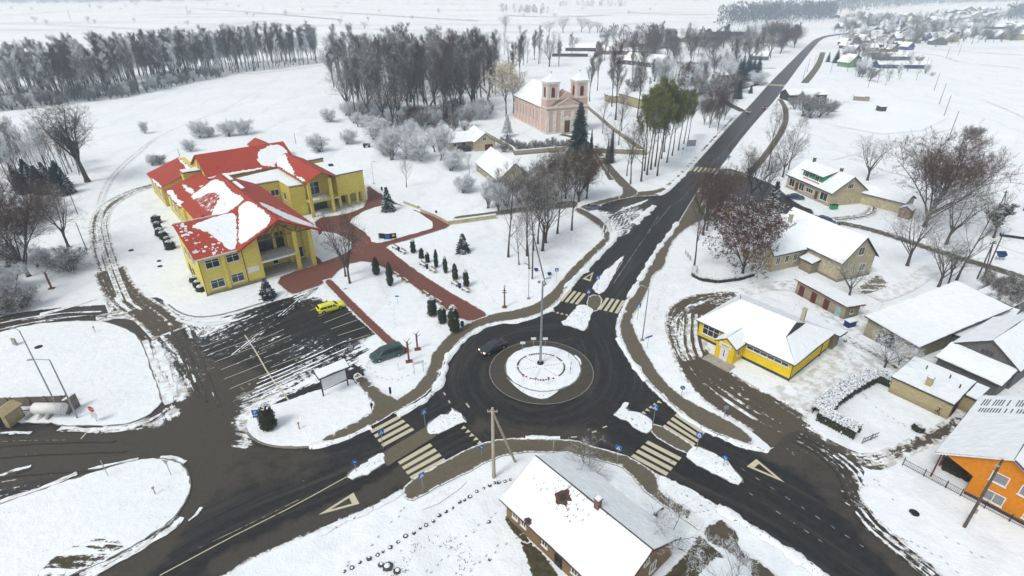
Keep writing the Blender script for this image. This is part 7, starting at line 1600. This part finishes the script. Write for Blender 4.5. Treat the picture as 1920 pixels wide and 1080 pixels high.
# small signs and red markers of the roundabout
for px, py, l in ((980, 660, 'pale direction plate left of the roundabout mast'), (1000, 652, 'pale direction plate just left of the mast'), (1022, 652, 'pale direction plate just right of the mast')): t = boards(px, py, l, .8, .45, 1.3, 'sheetw', 0, two=False); t.location.z = .2
for px, py, l in ((981, 718, 'leftmost red round marker on the roundabout'), (1004, 724, 'middle red round marker on the roundabout'), (1028, 723, 'right red round marker on the roundabout')):
    t = thing('red_marker', l, 'marker', (*G(px, py), .25)); MB().tube((0, .04, 0), (0, .04, 1.0), .025, n=5).build('post', 'steel', t); d = disc(t, 1.1, .2, 'redp'); MB().box(-.13, .13, -.045, -.035, 1.07, 1.13).build('bar', 'whitep', d)
for px, py, l in ((1066, 673, 'thin dark marker rod at the upper right of the roundabout'), (1070, 694, 'dark marker rod at the right rim of the roundabout'), (1069, 704, 'lowest dark rod at the right rim of the roundabout')): t = boards(px, py, l, .1, .5, .8, 'dark', 0, two=False); t.location.z = .2
# ring of stones and plants drawn in the roundabout snow
st = MB(); q = random.Random(3)
for i in range(58):
    a = 2 * math.pi * i / 58
    if q.random() < .2: continue
    c = (IC.x - .3 + 3.5 * math.cos(a), IC.y + 3.3 * math.sin(a)); st.lathe([(.05, .45), (q.uniform(.10, .2), .5), (.12, .6), (.02, .66)], (c[0], c[1], 0), 6)
for k in range(6):
    a = k * math.pi / 3 + .25
    for j in range(6): st.lathe([(.04, .48), (.08, .52), (.02, .58)], (IC.x - .3 + (.7 + j * .45) * math.cos(a), IC.y + (.7 + j * .45) * math.sin(a), 0), 5)
o = st.build('roundabout_plants', 'stone'); o.location.z = -.22; tag(o, 'ring and spokes of small dark plants on the roundabout snow', kind='stuff')
# stones along the garden of the log house
sp = [(957, 900), (947, 903), (935, 905), (927, 906), (918, 911), (907, 916), (894, 922), (881, 932), (871, 938), (862, 942), (849, 953), (836, 960), (823, 967), (813, 978), (799, 985), (788, 991), (776, 1000), (760, 1006), (746, 1017), (732, 1027), (718, 1035), (708, 1041), (692, 1048), (675, 1055), (660, 1065), (646, 1072)]
def rock(px, py, r, label, group=None, seed=0):
    q = random.Random(seed); prof = [(r * .9, -.1), (r, .1), (r * .85, r * .5), (r * .4, r * .75)]; mb = MB().lathe(prof, n=8)
    mb.v = [(x * q.uniform(.8, 1.2), y * q.uniform(.75, 1.15), z) for x, y, z in mb.v]; o = thing('stone', label, 'stone', G(px, py), q.uniform(0, 6), group); mb.build('rock', 'stone', o); MB().lathe([(r * .55, r * .72), (r * .35, r * .9), (.02, r * .95)], (-.05, .06, 0), 8).build('snow_cap', 'snow', o)
for i, (x, y) in enumerate(sp): rock(x, y, .16 + .11 * ((i * 7) % 5) / 4, 'small dark stone in the line edging the garden of the log house', 'stones edging the log house garden', i)
rock(917, 979, .2, 'single dark stone on the snow left of the log house', None, 50); rock(918, 1050, .15, 'small dark clod near the lower edge of the garden', None, 51)
for px, py, r in ((728, 1064, .55), (714, 1060, .3), (744, 1072, .4)): rock(px, py, r, 'dark planter ring stone beside the snowy flower bed', 'planter stones at the lower edge', px)
tb = MB(); q = random.Random(9)
for i in range(170):
    a = q.uniform(0, 6.28); rr = q.uniform(2.4, 4.2); c = G(812, 1062); x, y = c[0] + rr * math.cos(a), c[1] + rr * .9 * math.sin(a)
    tb.tube((x, y, 0), (x + q.uniform(-.1, .1), y + q.uniform(-.1, .1), q.uniform(.08, .3)), .035, .01, 3)
o = tb.build('dry_flower_stems', 'twig_grey' if 0 else 'stone'); tag(o, 'ring of dry stems poking through the snowy flower bed', kind='stuff')
# benches and bins along the path
def bench():
    t = thing('park_bench', 'wooden park bench', 'bench'); 
    for k in range(4): MB
    MB().box(-.85, .85, -.2, -.07, .42, .46).box(-.85, .85, -.04, .09, .42, .46).box(-.85, .85, .12, .25, .42, .46).build('seat', 'benchw', t)
    MB().box(-.85, .85, .27, .31, .56, .67).box(-.85, .85, .30, .34, .72, .84).build('backrest', 'benchw', t)
    for x in (-.65, .65): MB().box(x - .05, x + .05, -.18, .3, 0, .42).box(x - .05, x + .05, .25, .32, .42, .8).build('leg', 'concrete', t)
    MB().box(-.8, .8, -.18, .2, .465, .5).build('snow_cap', 'snow', t); return t
pr = bench(); pd = math.degrees(math.atan2(G(852, 534)[1] - G(740, 467)[1], G(852, 534)[0] - G(740, 467)[0]))
bl = [(740, 467, 'first bench on the upper side of the red path, nearest the square'), (755, 475, 'second bench on the upper side of the red path'), (792, 499, 'third bench on the upper side, in the middle of the path'), (811, 510, 'fourth bench on the upper side of the red path'), (852, 535, 'fifth bench on the upper side, beside a dark bin'), (872, 547, 'last bench on the upper side, nearest the roundabout'),
      (743, 517, 'first bench on the lower side, beside the tall thuja'), (760, 528, 'second bench on the lower side of the red path'), (798, 553, 'third bench on the lower side, just above a thuja'), (822, 568, 'last bench on the lower side, nearest the roundabout')]
for i, (x, y, l) in enumerate(bl):
    rz = R(pd) if i < 6 else R(pd + 180)
    if i == 0: pr.location = (*G(x, y), .02); pr.rotation_euler.z = rz; pr['label'] = l; pr['group'] = 'benches along the red path'; pr.scale = (1.15,) * 3
    else: dup(pr, (*G(x, y), .02), rz, l, 1.15)
for x, y, l in ((862, 540, 'blue litter bin at the fifth bench'), (748, 471, 'blue litter bin between the first two benches'), (801, 504, 'blue litter bin between the third and fourth bench'), (867, 612, 'blue litter bin at the path end by the roundabout'), (818, 402, 'dark litter bin between the two low white walls'), (716, 357, 'dark litter bin by the path behind the spruce')):
    t = thing('litter_bin', l, 'bin', G(x, y)); MB().lathe([(.2, 0), (.26, .1), (.28, .85), (.24, .9)], n=10).build('body', 'blued', t); MB().lathe([(.3, .9), (.2, 1.0), (.03, 1.03)], n=10).build('lid', 'dark', t)
# low walls
def wall(pxs, w, h, label, name='low_wall', mat='white', snow=True, cat='wall', post=0):
    P = [G(*p) for p in pxs]; t = thing(name, label, cat, P[0]); o = Vector((*P[0], 0)); mb = MB(); sb = MB()
    for a, b in zip(P[:-1], P[1:]):
        a = Vector((*a, 0)) - o; b = Vector((*b, 0)) - o; d = (b - a); L = d.length; d.normalize(); n = Vector((-d.y, d.x, 0)); mt = Matrix(((d.x, n.x, 0, a.x), (d.y, n.y, 0, a.y), (0, 0, 1, 0), (0, 0, 0, 1)))
        mb.box(0, L, -w / 2, w / 2, 0, h, mt); sb.box(.05, L - .05, -w / 2 - .03, w / 2 + .03, h + .004, h + .14, mt)
        if post:
            for k in range(int(L / post) + 1): mb.box(k * post - .12, k * post + .12, -w / 2 - .1, w / 2 + .1, 0, h + .1, mt)
    mb.build('wall', mat, t)
    if snow: sb.build('snow_cap', 'snow', t)
    return t
wall([(790, 396), (820, 408), (843, 421)], .6, .8, 'low cream wall along the red path to the square', mat='plaster'); wall([(843, 421), (930, 409)], .5, 1.0, 'low cream wall along the snowy pavement', mat='plaster')
wall([(758, 381), (785, 391)], .5, .7, 'short low wall by the path behind the spruce', mat='plaster')
wall([(912, 255), (962, 284), (966, 291), (1060, 283)], .5, 1.6, 'snow capped stone wall in front of the churchyard', 'churchyard_wall', 'cbrick'); wall([(1108, 286), (1210, 290)], .5, 1.6, 'dark stone wall right of the churchyard gate', 'churchyard_wall', 'cbrick'); wall([(1210, 288), (1150, 245), (1098, 200)], .5, 1.6, 'long dark stone wall along the right side of the churchyard', 'churchyard_wall', 'cbrick')
# concrete panel fence, gas tank, kiosk at the left
M['panel'] = m_brick('fence_panel', (.22, .19, .14), (.16, .135, .10), (.07, .06, .045), .8, 1.1, stain=.45)
wall([(-40, 764), (30, 763), (132, 759)], .25, 1.7, 'long dark panelled concrete fence at left', 'concrete_fence', 'panel', True, 'fence', 2.2)
wall([(129, 778), (151, 762)], .25, 2.3, 'short tall panelled fence end behind the street lamp', 'concrete_fence', 'panel', True, 'fence', 2.)
t = thing('gas_tank', 'white horizontal gas tank in front of the concrete fence', 'tank', G(75, 784), R(0)); k = MB().tube((-1.9, 0, .85), (1.9, 0, .85), .72, n=18); mt = k
k.build('vessel', 'whitep', t, True); MB().lathe([(.72, 0), (.6, .22), (.3, .38), (.02, .42)], n=18).build('end_cap', 'whitep', t, True).rotation_euler = (0, R(90), 0); t.children[-1].location = (1.9, 0, .85)
MB().box(-1.5, -1.2, -.5, .5, 0, .4).box(1.2, 1.5, -.5, .5, 0, .4).build('support', 'concrete', t); MB().box(-1.6, -.6, -.3, -.2, 1.52, 1.56).tube((-.2, 0, 1.5), (-.2, 0, 1.75), .14, n=8).build('valve', 'dark', t)
t = thing('electric_cabinet', 'small grey cabinet against the concrete fence', 'cabinet', G(87, 758)); MB().box(-.6, .6, -.3, .3, 0, 1.0).build('body', 'concrete', t); MB().box(-.64, .64, -.34, .34, 1.0, 1.08).build('lid', 'steel', t)
t = thing('kiosk', 'cream utility kiosk with dark door cut by the left edge', 'kiosk', G(-4, 800), R(-8)); walls_gable(1.9, 2.2, 2.0, 2.5, 'v').build('wall', 'ybrick2', t); roofs(t, roof_gable(1.9, 2.2, 2.0, 2.5, 'v', .2), 'ybrick2', snow=False); door(t, (0, 0), (1, 0), (0, -1), .3, .9, 1.7, 'dark')
t = thing('concrete_slab', 'small upright pale concrete slab on the left lawn', 'slab', (*G(30, 648), .1), R(-20)); MB().box(-.38, .38, -.15, .15, 0, 1.25).build('body', 'concrete', t)
# billboard
t = thing('billboard', 'blank white billboard with snowy roof beside the parking lot', 'billboard', G(607, 744), R(0)); b2 = Vector((*G(653, 724), 0)) - t.location; an = math.atan2(b2.y, b2.x); t.rotation_euler.z = an; Lb = b2.length
MB().tube((0, 0, 0), (0, 0, 4.1), .1, n=6).tube((Lb, 0, 0), (Lb, 0, 4.1), .1, n=6).tube((-.1, 0, 1.1), (Lb + .1, 0, 1.1), .05, n=4).build('post', 'dark', t); MB().box(.05, Lb - .05, -.06, .0, 1.3, 3.7).build('panel', 'sheetw', t)
for k in range(4): pass
roofs(t, [[(-.5, -.9, 3.75), (Lb + .4, -.9, 3.75), (Lb + .4, .7, 4.2), (-.5, .7, 4.2)]], 'slate', sth=.12)
# blue frame display at the square
t = thing('photo_frame_stand', 'low angled display stand of blue and dark panels on the snowy square', 'display', G(727, 450), 0); MB().box(-2, -.7, -.06, .06, .3, 1.5, Matrix.Rotation(R(-12), 4, 'Z')).box(-.7, .8, -.06, .06, .25, 1.5).box(.8, 2.0, -.06, .06, .3, 1.5, Matrix.Rotation(R(14), 4, 'Z')).build('panel', 'dark', t)
MB().box(-.5, .5, -.10, -.06, .4, 1.3).build('blue_panel', 'blue', t); MB().box(1.1, 1.6, -.04, .34, .9, 1.2).build('yellow_panel', 'yellow', t)
for x in (-2, -.7, .8, 2): MB().tube((x, -.1 * abs(x) if 0 else 0, 0), (x, 0, 1.7), .05, n=5).build('leg', 'blued', t)
# carved wooden posts
for px, py, tp, l in ((767, 678, 635, 'carved rust brown post with bent top beside the green van'), (783, 655, 622, 'second carved post with forked top on the lawn'), (97, 541, 506, 'dark carved wooden column pair on the left meadow')):
    h = hgt(px, py, tp); t = thing('carved_post', l, 'sculpture', G(px, py), .3); MB().box(-.13, .13, -.13, .13, 0, h * .85).box(-.5, .5, -.4, .4, 0, .1).build('post', 'rustwood', t)
    MB().tube((0, 0, h * .85), (.5, .1, h), .07, .03, 5).tube((0, 0, h * .8), (-.45, 0, h * .97), .06, .03, 5).tube((0, 0, h * .7), (.7, 0, h * .82), .06, .03, 5).build('carving', 'woodpole', t)
for px, py, l in ((1000, 500, 'pair of dark litter cans under the braced pole'), (1025, 508, 'dark low object on the park lawn near the braced pole')):
    t = thing('planter_bowl', l, 'planter', G(px + 5, py + 8)); MB().lathe([(.2, 0), (.42, .35), (.45, .5), (.3, .5)], n=10).build('bowl', 'blued', t)
t = thing('tree_stump', 'tall brown dead trunk in the park', 'stump', G(1018, 470)); MB().tube((0, 0, 0), (0, 0, hgt(1018, 470, 436)), .28, .22, 8).build('trunk', 'rustwood', t)
# gate of the hedged garden and fence by the orange house
def fence(pxs, h, label, mat='dark', step=.16, post=2.2, name='fence', r=.015):
    P = [G(*p) for p in pxs]; t = thing(name, label, 'fence', P[0]); o = Vector((*P[0], 0)); mb = MB(); pb = MB()
    for a, b in zip(P[:-1], P[1:]):
        a = Vector((*a, 0)) - o; b = Vector((*b, 0)) - o; d = b - a; L = d.length; d.normalize()
        for z in (.2, h - .12): mb.tube(a + Vector((0, 0, z)), b + Vector((0, 0, z)), r * 1.6, n=4)
        for k in range(int(L / step)): p = a + d * (k * step); mb.tube(p + Vector((0, 0, .1)), p + Vector((0, 0, h)), r, n=3)
        for k in range(int(L / post) + 1): p = a + d * min(L, k * post); pb.tube(p, p + Vector((0, 0, h + .15)), .05, n=5)
    mb.build('railing', mat, t); pb.build('post_row', mat, t); return t
fence([(1692, 872), (1800, 930), (1935, 1000)], 1.0, 'dark picket fence running along the front of the orange house', 'dark')
fence([(1616, 832), (1645, 820)], .9, 'small open wooden gate at the hedged garden corner', 'greywood', .45, 1.6, 'garden_gate', .03)
fence([(1285, 476), (1296, 490)], .8, 'short dark railing on the snow beside the pavement', 'dark', .5, 1.5); 
rock(1545 + 40, 640, .3, 'dark stone by the warehouse yard', None, 77)
t = thing('table_canopy', 'small dark blue basin hanging on a frame by the shrubs', 'basin', G(1873, 488)); MB().add([(-.9, -.5, 1.4), (.9, -.5, 1.4), (1.1, .5, 1.9), (-1.1, .5, 1.9), (-.6, -.3, .8), (.6, -.3, .8)], [(0, 4, 5, 1), (0, 1, 2, 3), (4, 0, 3), (1, 5, 2)]).build('basin', 'blued', t)
for x in (-.8, .8): MB().tube((x, 0, 0), (x, 0, 1.6), .05, n=5).build('leg', 'woodpole', t)
t = thing('water_trough', 'long dark trough on the field at the right edge', 'trough', G(1905, 446), R(-25)); MB().box(-3, 3, -.5, .5, 0, .6).build('body', 'dark', t); MB().box(-2.9, 2.9, -.4, .4, .6, .68).build('snow_cap', 'snow', t)
t = thing('outhouse', 'small brown shed under the very large brown tree', 'shed', G(1704, 412), R(40)); walls_gable(2.6, 2.6, 2.2, 3.0, 'u').build('wall', 'brownwood', t); roofs(t, roof_gable(2.6, 2.6, 2.2, 3.0, 'u', .2), 'slate')
t = thing('waste_bin', 'green wheeled bin at the corner of the dormer house', 'bin', G(1562, 392), R(10)); MB().box(-.9, .9, -.5, .5, .15, 1.15).build('body', 'greenwood', t); MB().box(-.95, .95, -.55, .55, 1.15, 1.25).build('lid', 'dark', t)
t = thing('bus_stop_board', 'yellow board between bare trees at the shop forecourt', 'sign', G(1368, 410), R(-10)); MB().box(-.9, .9, -.05, .05, .8, 2.6).build('board', 'orangep', t); MB().tube((-.8, .1, 0), (-.8, .1, 2.6), .05, n=5).tube((.8, .1, 0), (.8, .1, 2.6), .05, n=5).build('post', 'dark', t)
t = thing('small_hut', 'dark little hut on the snowy field near the pavilion', 'hut', G(1651, 208), R(5)); MB().box(-1.5, 1.5, -1.5, 1.5, 0, 2).build('wall', 'darkwood', t); roofs(t, [[(-1.7, -1.7, 2.1), (1.7, -1.7, 2.1), (1.7, 1.7, 2.4), (-1.7, 1.7, 2.4)]], 'slate')
t = thing('ruined_shed', 'broken low shed in the rough grass of the right field', 'shed', G(1600, 188), R(-25)); MB().box(0, 7, 0, 3, 0, 1.8).build('wall', 'cbrick', t); roofs(t, [[(-.2, -.2, 1.9), (5, -.2, 1.9), (5, 3.2, 2.2), (-.2, 3.2, 2.2)]], 'slate')
t = thing('wagon', 'small dark cart on the snow behind the square', 'cart', G(688, 276), R(10)); MB().box(-1.3, 1.3, -.7, .7, .7, 1.3).build('body', 'darkwood', t)
for x in (-.8, .8):
    for y in (-.75, .75): w = MB().lathe([(.4, -.06), (.4, .06)], n=12).build('wheel', 'black', t); w.rotation_euler = (R(90), 0, 0); w.location = (x, y, .4)
# wires of the nearest power line
def wire(p0, p1, label, sag=.8, r=.02):
    p0, p1 = Vector(p0), Vector(p1); pts = []
    for i in range(13):
        t_ = i / 12; p = p0.lerp(p1, t_); p.z -= sag * 4 * t_ * (1 - t_); pts.append(p - p0)
    mb = MB()
    for a, b in zip(pts[:-1], pts[1:]): mb.tube(a, b, r, n=3, cap=False)
    o = mb.build('overhead_wire', 'dark'); o.location = p0; tag(o, label, 'wire')
h1 = hgt(1832, 523, 452); a = (*G(1832, 523), h1 - .3)
wire(a, (*G(1960, 560), 8), 'overhead wire running right from the braced pole behind the warehouse'); wire((*G(1868, 402), hgt(1868, 402, 357) - .3), (*G(1832, 523), h1 - .4), 'overhead wire between the two braced poles at right')

# ================================================================ VEHICLES
def car(name, label, px, py, head, paint, L=4.5, Wd=1.75, Hh=1.42, kind='wagon', lit=False, tail=False, snowtop=False):
    """head: world heading of the nose in degrees"""
    t = thing(name, label, 'car' if kind != 'van' else 'van', (*G(px, py), .03), R(head))
    s = L / 4.5
    if kind == 'wagon': prof = [(-2.2, .45), (-2.22, .9), (-2.12, 1.0), (-1.85, 1.38), (-1.6, 1.43), (.25, 1.43), (.55, 1.36), (1.15, .97), (1.95, .84), (2.2, .68), (2.22, .42)]; gl = (1, 8)
    elif kind == 'sedan': prof = [(-2.2, .45), (-2.22, .85), (-2.0, .95), (-1.5, .97), (-.95, 1.36), (-.7, 1.40), (.3, 1.40), (.55, 1.33), (1.15, .95), (1.95, .82), (2.22, .66), (2.22, .42)]; gl = None
    else: prof = [(-2.2, .45), (-2.24, 1.0), (-2.15, 1.55), (-1.95, 1.72), (-1.6, 1.78), (.3, 1.76), (.7, 1.62), (1.5, 1.05), (2.0, .9), (2.22, .7), (2.22, .42)]
    prof = [(x * s, z * Hh / (1.42 if kind != 'van' else 1.75)) for x, z in prof]
    belt = .92 * Hh / (1.42 if kind != 'van' else 1.5)
    def ring(x, z):
        k = 1. if z <= belt else 1 - .30 * (z - belt) / (Hh - belt + .05) * .9
        e = 1 - .12 * max(0, (abs(x) / (2.22 * s) - .72) / .28) ** 2
        return Wd / 2 * k * e
    # body shell: loft across five stations per profile point
    top = prof; n = len(top); V = []; Fc = []
    for x, z in top:
        w = ring(x, z)
        for f in (-1, -.9, -.5, 0, .5, .9, 1): V.append((x, w * f, z - (.05 if abs(f) == 1 else (.008 if abs(f) < .95 and z > belt else 0)) + (.015 if abs(f) < .6 else 0)))
    for i in range(n - 1):
        for j in range(6): a = i * 7 + j; Fc.append((a, a + 7, a + 8, a + 1))
    # sides
    side = [(-2.2 * s, .30), (-1.72 * s, .28), (-1.70 * s, .5), (-1.5 * s, .68), (-1.25 * s, .68), (-1.05 * s, .5), (-1.03 * s, .26), (1.03 * s, .26), (1.05 * s, .5), (1.25 * s, .68), (1.5 * s, .68), (1.70 * s, .5), (1.72 * s, .28), (2.2 * s, .30)]
    for sg in (-1, 1):
        P = [(x, z - .05) for x, z in top][::-1] + side; b = len(V)
        for x, z in P: V.append((x, sg * ring(x, z + .05) * (1 if z > .35 else .985), z))
        f = tuple(range(b, b + len(P))); Fc.append(f if sg < 0 else f[::-1])
    b = len(V); V += [(-2.2 * s, -.8, .28), (2.2 * s, -.8, .28), (2.2 * s, .8, .28), (-2.2 * s, .8, .28)]; Fc.append((b + 3, b + 2, b + 1, b))
    b = len(V); V += [(2.2 * s, -Wd * .43, .28), (2.2 * s, Wd * .43, .28), (2.22 * s, Wd * .43, .46), (2.22 * s, -Wd * .43, .46)]; Fc.append((b, b + 1, b + 2, b + 3))
    b = len(V); V += [(-2.2 * s, -Wd * .43, .28), (-2.2 * s, Wd * .43, .28), (-2.2 * s, Wd * .43, .5), (-2.2 * s, -Wd * .43, .5)]; Fc.append((b + 3, b + 2, b + 1, b))
    mb = MB(); mb.add(V, Fc); mb.build('body', paint, t)
    # glass
    def pt(k): return top[k]
    def quadtop(k0, k1, nm):
        (x0, z0), (x1, z1) = pt(k0), pt(k1); a, b_ = .1, .9
        xa, za = x0 + (x1 - x0) * a, z0 + (z1 - z0) * a; xb, zb = x0 + (x1 - x0) * b_, z0 + (z1 - z0) * b_; dn = Vector((-(z1 - z0), 0, (x1 - x0))).normalized()
        if dn.z < 0: dn = -dn
        o = dn * .03; wa, wb = ring(xa, za) * .86, ring(xb, zb) * .86
        q = [(xa + o.x, -wa, za + o.z), (xb + o.x, -wb, zb + o.z), (xb + o.x, wb, zb + o.z), (xa + o.x, wa, za + o.z)]; MB().slab(q, .01).build(nm, 'glass', t)
    ws = {'wagon': (6, 7), 'sedan': (7, 8), 'van': (6, 7)}[kind]; rw = {'wagon': (2, 3), 'sedan': (3, 4), 'van': (1, 2)}[kind]
    quadtop(*ws, 'windscreen'); quadtop(*rw, 'rear_window')
    zt = Hh - .13; x0 = {'wagon': -1.85, 'sedan': -1.05, 'van': -1.95}[kind] * s; x1 = (.98 if kind != 'van' else 1.2) * s; zb_ = belt + .03
    cuts = [(x0, -.75 * s), (-.68 * s, .1 * s), (.17 * s, x1)] if kind != 'sedan' else [(x0, -.15 * s), (-.08 * s, x1)]
    for sg in (-1, 1):
        for i, (a, b_) in enumerate(cuts):
            ta = a + (.16 if i == 0 else 0) * s; tb = b_ - (.55 * s if i == len(cuts) - 1 else 0); 
            q = [(a, sg * (ring(a, zb_) + .012), zb_), (b_, sg * (ring(b_, zb_) + .012), zb_), (tb, sg * (ring(tb, zt) + .012), zt), (ta, sg * (ring(ta, zt) + .012), zt)]
            MB().add(q, [(0, 1, 2, 3) if sg < 0 else (3, 2, 1, 0)]).build('side_window', 'glass', t)
    for x in (-1.37 * s, 1.37 * s):
        for sg in (-1, 1):
            w = MB().lathe([(.2, -.1), (.30, -.1), (.325, -.05), (.325, .05), (.30, .1), (.2, .1)], n=16).build('wheel', 'black', t); w.rotation_euler = (R(90), 0, 0); w.location = (x, sg * (Wd / 2 - .1), .325)
            MB().lathe([(.2, -.105 if 0 else -.08), (.2, .108), (.05, .112)] if sg < 0 else [(.05, -.112), (.2, -.108), (.2, .08)], n=12).build('rim', 'steel', w)
    for sg in (-1, 1):
        MB().box(2.08 * s, 2.235 * s, sg * Wd * .36 - .17, sg * Wd * .36 + .17, .56, .70).build('headlight', 'headlight' if lit else 'lampoff', t)
        MB().box(-2.245 * s, -2.15 * s, sg * Wd * .37 - .13, sg * Wd * .37 + .13, .62, .88).build('taillight', 'tail_lit' if tail else 'taillight', t)
        MB().box(.78 * s, .93 * s, sg * (Wd / 2 + .09) - .09, sg * (Wd / 2 + .09) + .09, belt, belt + .13).build('wing_mirror', paint, t)
    MB().box(2.16 * s, 2.26 * s, -Wd * .42, Wd * .42, .32, .50).build('bumper', 'dark', t); MB().box(-2.27 * s, -2.17 * s, -Wd * .42, Wd * .42, .34, .52).build('bumper', 'dark', t)
    MB().box(2.262 * s, 2.275 * s, -.26, .26, .38, .48).build('number_plate', 'whitep', t)
    if kind == 'wagon':
        for sg in (-1, 1): MB().tube((-1.5 * s, sg * .52, Hh + .06), (.2 * s, sg * .52, Hh + .06), .02, n=4).build('roof_rail', 'dark', t)
    if snowtop: MB().box(-1.4 * s, .1 * s, -.45, .45, Hh + .01, Hh + .05).build('snow_cover', 'snow', t)
    return t
M['car_yellow'] = m_car('yellow_car_paint', (.78, .80, .012)); M['car_dark'] = m_car('dark_blue_car_paint', (.018, .022, .032)); M['car_green'] = m_car('dark_green_car_paint', (.010, .055, .045)); M['car_blue'] = m_car('blue_car_paint', (.015, .03, .09)); M['car_grey'] = m_car('grey_car_paint', (.12, .12, .13)); M['car_red'] = m_car('red_car_paint', (.25, .01, .02))
def hd(a, b): A, B_ = G(*a), G(*b); return math.degrees(math.atan2(B_[1] - A[1], B_[0] - A[0]))
car('parked_car', 'bright yellow estate car parked at the top of the parking lot', 621, 581, hd((595, 590), (650, 574)), 'car_yellow', 4.9)
car('moving_car', 'dark saloon car with lit headlights entering the roundabout', 925, 656, hd((950, 642), (900, 664)), 'car_dark', 4.6, kind='sedan', lit=True)
car('parked_van', 'dark green people carrier parked at the corner of the lot', 726, 669, hd((757, 658), (697, 677)), 'car_green', 5.1, 1.95, 1.78, kind='van')
car('moving_car', 'distant dark car with glowing headlights on the main road', 1404, 211, hd((1440, 165), (1395, 220)), 'car_grey', 4.5, kind='sedan', lit=True)
car('moving_car', 'distant dark car with glowing red tail lights on the main road', 1434, 204, hd((1395, 250), (1450, 180)), 'car_dark', 4.3, kind='sedan', tail=True)
car('moving_car', 'tiny dark car where the main road starts to bend', 1523, 88, hd((1500, 110), (1530, 80)), 'car_dark', 4.5, kind='sedan')
car('parked_car', 'dark blue car parked in front of the dormer house', 1491, 373, hd((1480, 370), (1510, 372)), 'car_blue', 4.3, kind='sedan'); car('parked_car', 'blue car parked behind the roof of the cream house', 1548, 418, hd((1540, 414), (1580, 428)), 'car_blue', 4.4); car('parked_car', 'grey car parked in the side lay-by of the main road', 1111, 392, 20, 'car_grey', 4.2, kind='sedan')
# two people on the lane
def person(px, py, label, rz, coat, s=1.):
    t = thing('person', label, 'person', G(px, py), rz)
    me = bpy.data.meshes.new('body'); J = [(0, 0, .95), (0, 0, 1.2), (0, 0, 1.42), (0, 0, 1.52), (0, 0, 1.66), (.1, 0, .9), (.12, .06, .5), (.12, .0, .06), (.13, .12, .03), (-.1, 0, .9), (-.12, -.08, .5), (-.12, -.16, .06), (-.13, -.04, .03), (.2, 0, 1.4), (.25, .02, 1.12), (.25, .1, .88), (-.2, 0, 1.4), (-.25, .0, 1.12), (-.25, .08, .88)]
    E = [(0, 1), (1, 2), (2, 3), (3, 4), (0, 5), (5, 6), (6, 7), (7, 8), (0, 9), (9, 10), (10, 11), (11, 12), (2, 13), (13, 14), (14, 15), (2, 16), (16, 17), (17, 18)]
    rr = [.15, .15, .15, .06, .11, .1, .075, .05, .045, .1, .075, .05, .045, .075, .055, .04, .075, .055, .04]
    me.from_pydata(J, E, []); o = bpy.data.objects.new('body', me); C.objects.link(o); o.parent = t; me.materials.append(M[coat])
    m = o.modifiers.new('skin', 'SKIN'); 
    for i, r in enumerate(rr): me.skin_vertices[0].data[i].radius = (r, r * .8 if i < 3 else r)
    me.skin_vertices[0].data[0].use_root = True
    o.modifiers.new('sub', 'SUBSURF').levels = 1; return t
try:
    person(1556, 428, 'person in dark clothes walking left of another on the lane', .5, 'dark'); person(1571, 430, 'person in a navy coat walking on the lane behind the cream house', -.4, 'blued')
except Exception as ex: print('person', ex)

# ================================================================ HAZE, LIGHT, CAMERA
hz = bpy.data.materials.new('winter_haze'); hz.use_nodes = True; nt = hz.node_tree; nt.nodes.clear()
ou = nt.nodes.new('ShaderNodeOutputMaterial'); vs = nt.nodes.new('ShaderNodeVolumeScatter'); vs.inputs['Color'].default_value = (.62, .82, 1., 1); vs.inputs['Density'].default_value = .00038; vs.inputs['Anisotropy'].default_value = 0.
nt.links.new(vs.outputs[0], ou.inputs['Volume'])
bx = MB().box(-5000, 5000, -60, 9500, -2, 130).build('haze_air', hz); bx['kind'] = 'structure'
try: hz.cycles.homogeneous_volume = True
except Exception: pass
w = bpy.data.worlds.new('World'); sc.world = w; w.use_nodes = True; nt = w.node_tree; bg = nt.nodes['Background']
sky = nt.nodes.new('ShaderNodeTexSky'); sky.sky_type = 'NISHITA'; sky.sun_disc = False; EL, AZ = R(52), R(226)
sky.sun_elevation = EL; sky.sun_rotation = AZ; sky.air_density = 1.; sky.dust_density = 2.; sky.ozone_density = 1.
hs = nt.nodes.new('ShaderNodeHueSaturation'); hs.inputs['Saturation'].default_value = .30; hs.inputs['Value'].default_value = 1.15
nt.links.new(sky.outputs[0], hs.inputs['Color']); nt.links.new(hs.outputs[0], bg.inputs[0]); bg.inputs[1].default_value = .15
ld = bpy.data.lights.new('sun', 'SUN'); ld.energy = 1.5; ld.angle = R(14); ld.color = (1., .97, .93); so = bpy.data.objects.new('sun', ld); C.objects.link(so)
d = Vector((math.sin(AZ) * math.cos(EL), math.cos(AZ) * math.cos(EL), math.sin(EL))); so.rotation_euler = d.to_track_quat('Z', 'Y').to_euler(); so.location = (0, 0, 60)
cd = bpy.data.cameras.new('camera'); cam = bpy.data.objects.new('camera', cd); C.objects.link(cam); sc.camera = cam
cd.sensor_width = 36; cd.lens = 36 * F / 1920; cd.clip_start = .5; cd.clip_end = 20000; cam.location = (0, 0, H); cam.rotation_euler = (R(90) - PIT, 0, 0)
sc.view_settings.view_transform = 'Standard'; sc.view_settings.look = 'None'; sc.view_settings.exposure = 0; sc.view_settings.gamma = 1
sc.cycles.max_bounces = 4; sc.cycles.diffuse_bounces = 2; sc.cycles.volume_bounces = 1; sc.cycles.transparent_max_bounces = 4; sc.cycles.caustics_reflective = False; sc.cycles.caustics_refractive = False
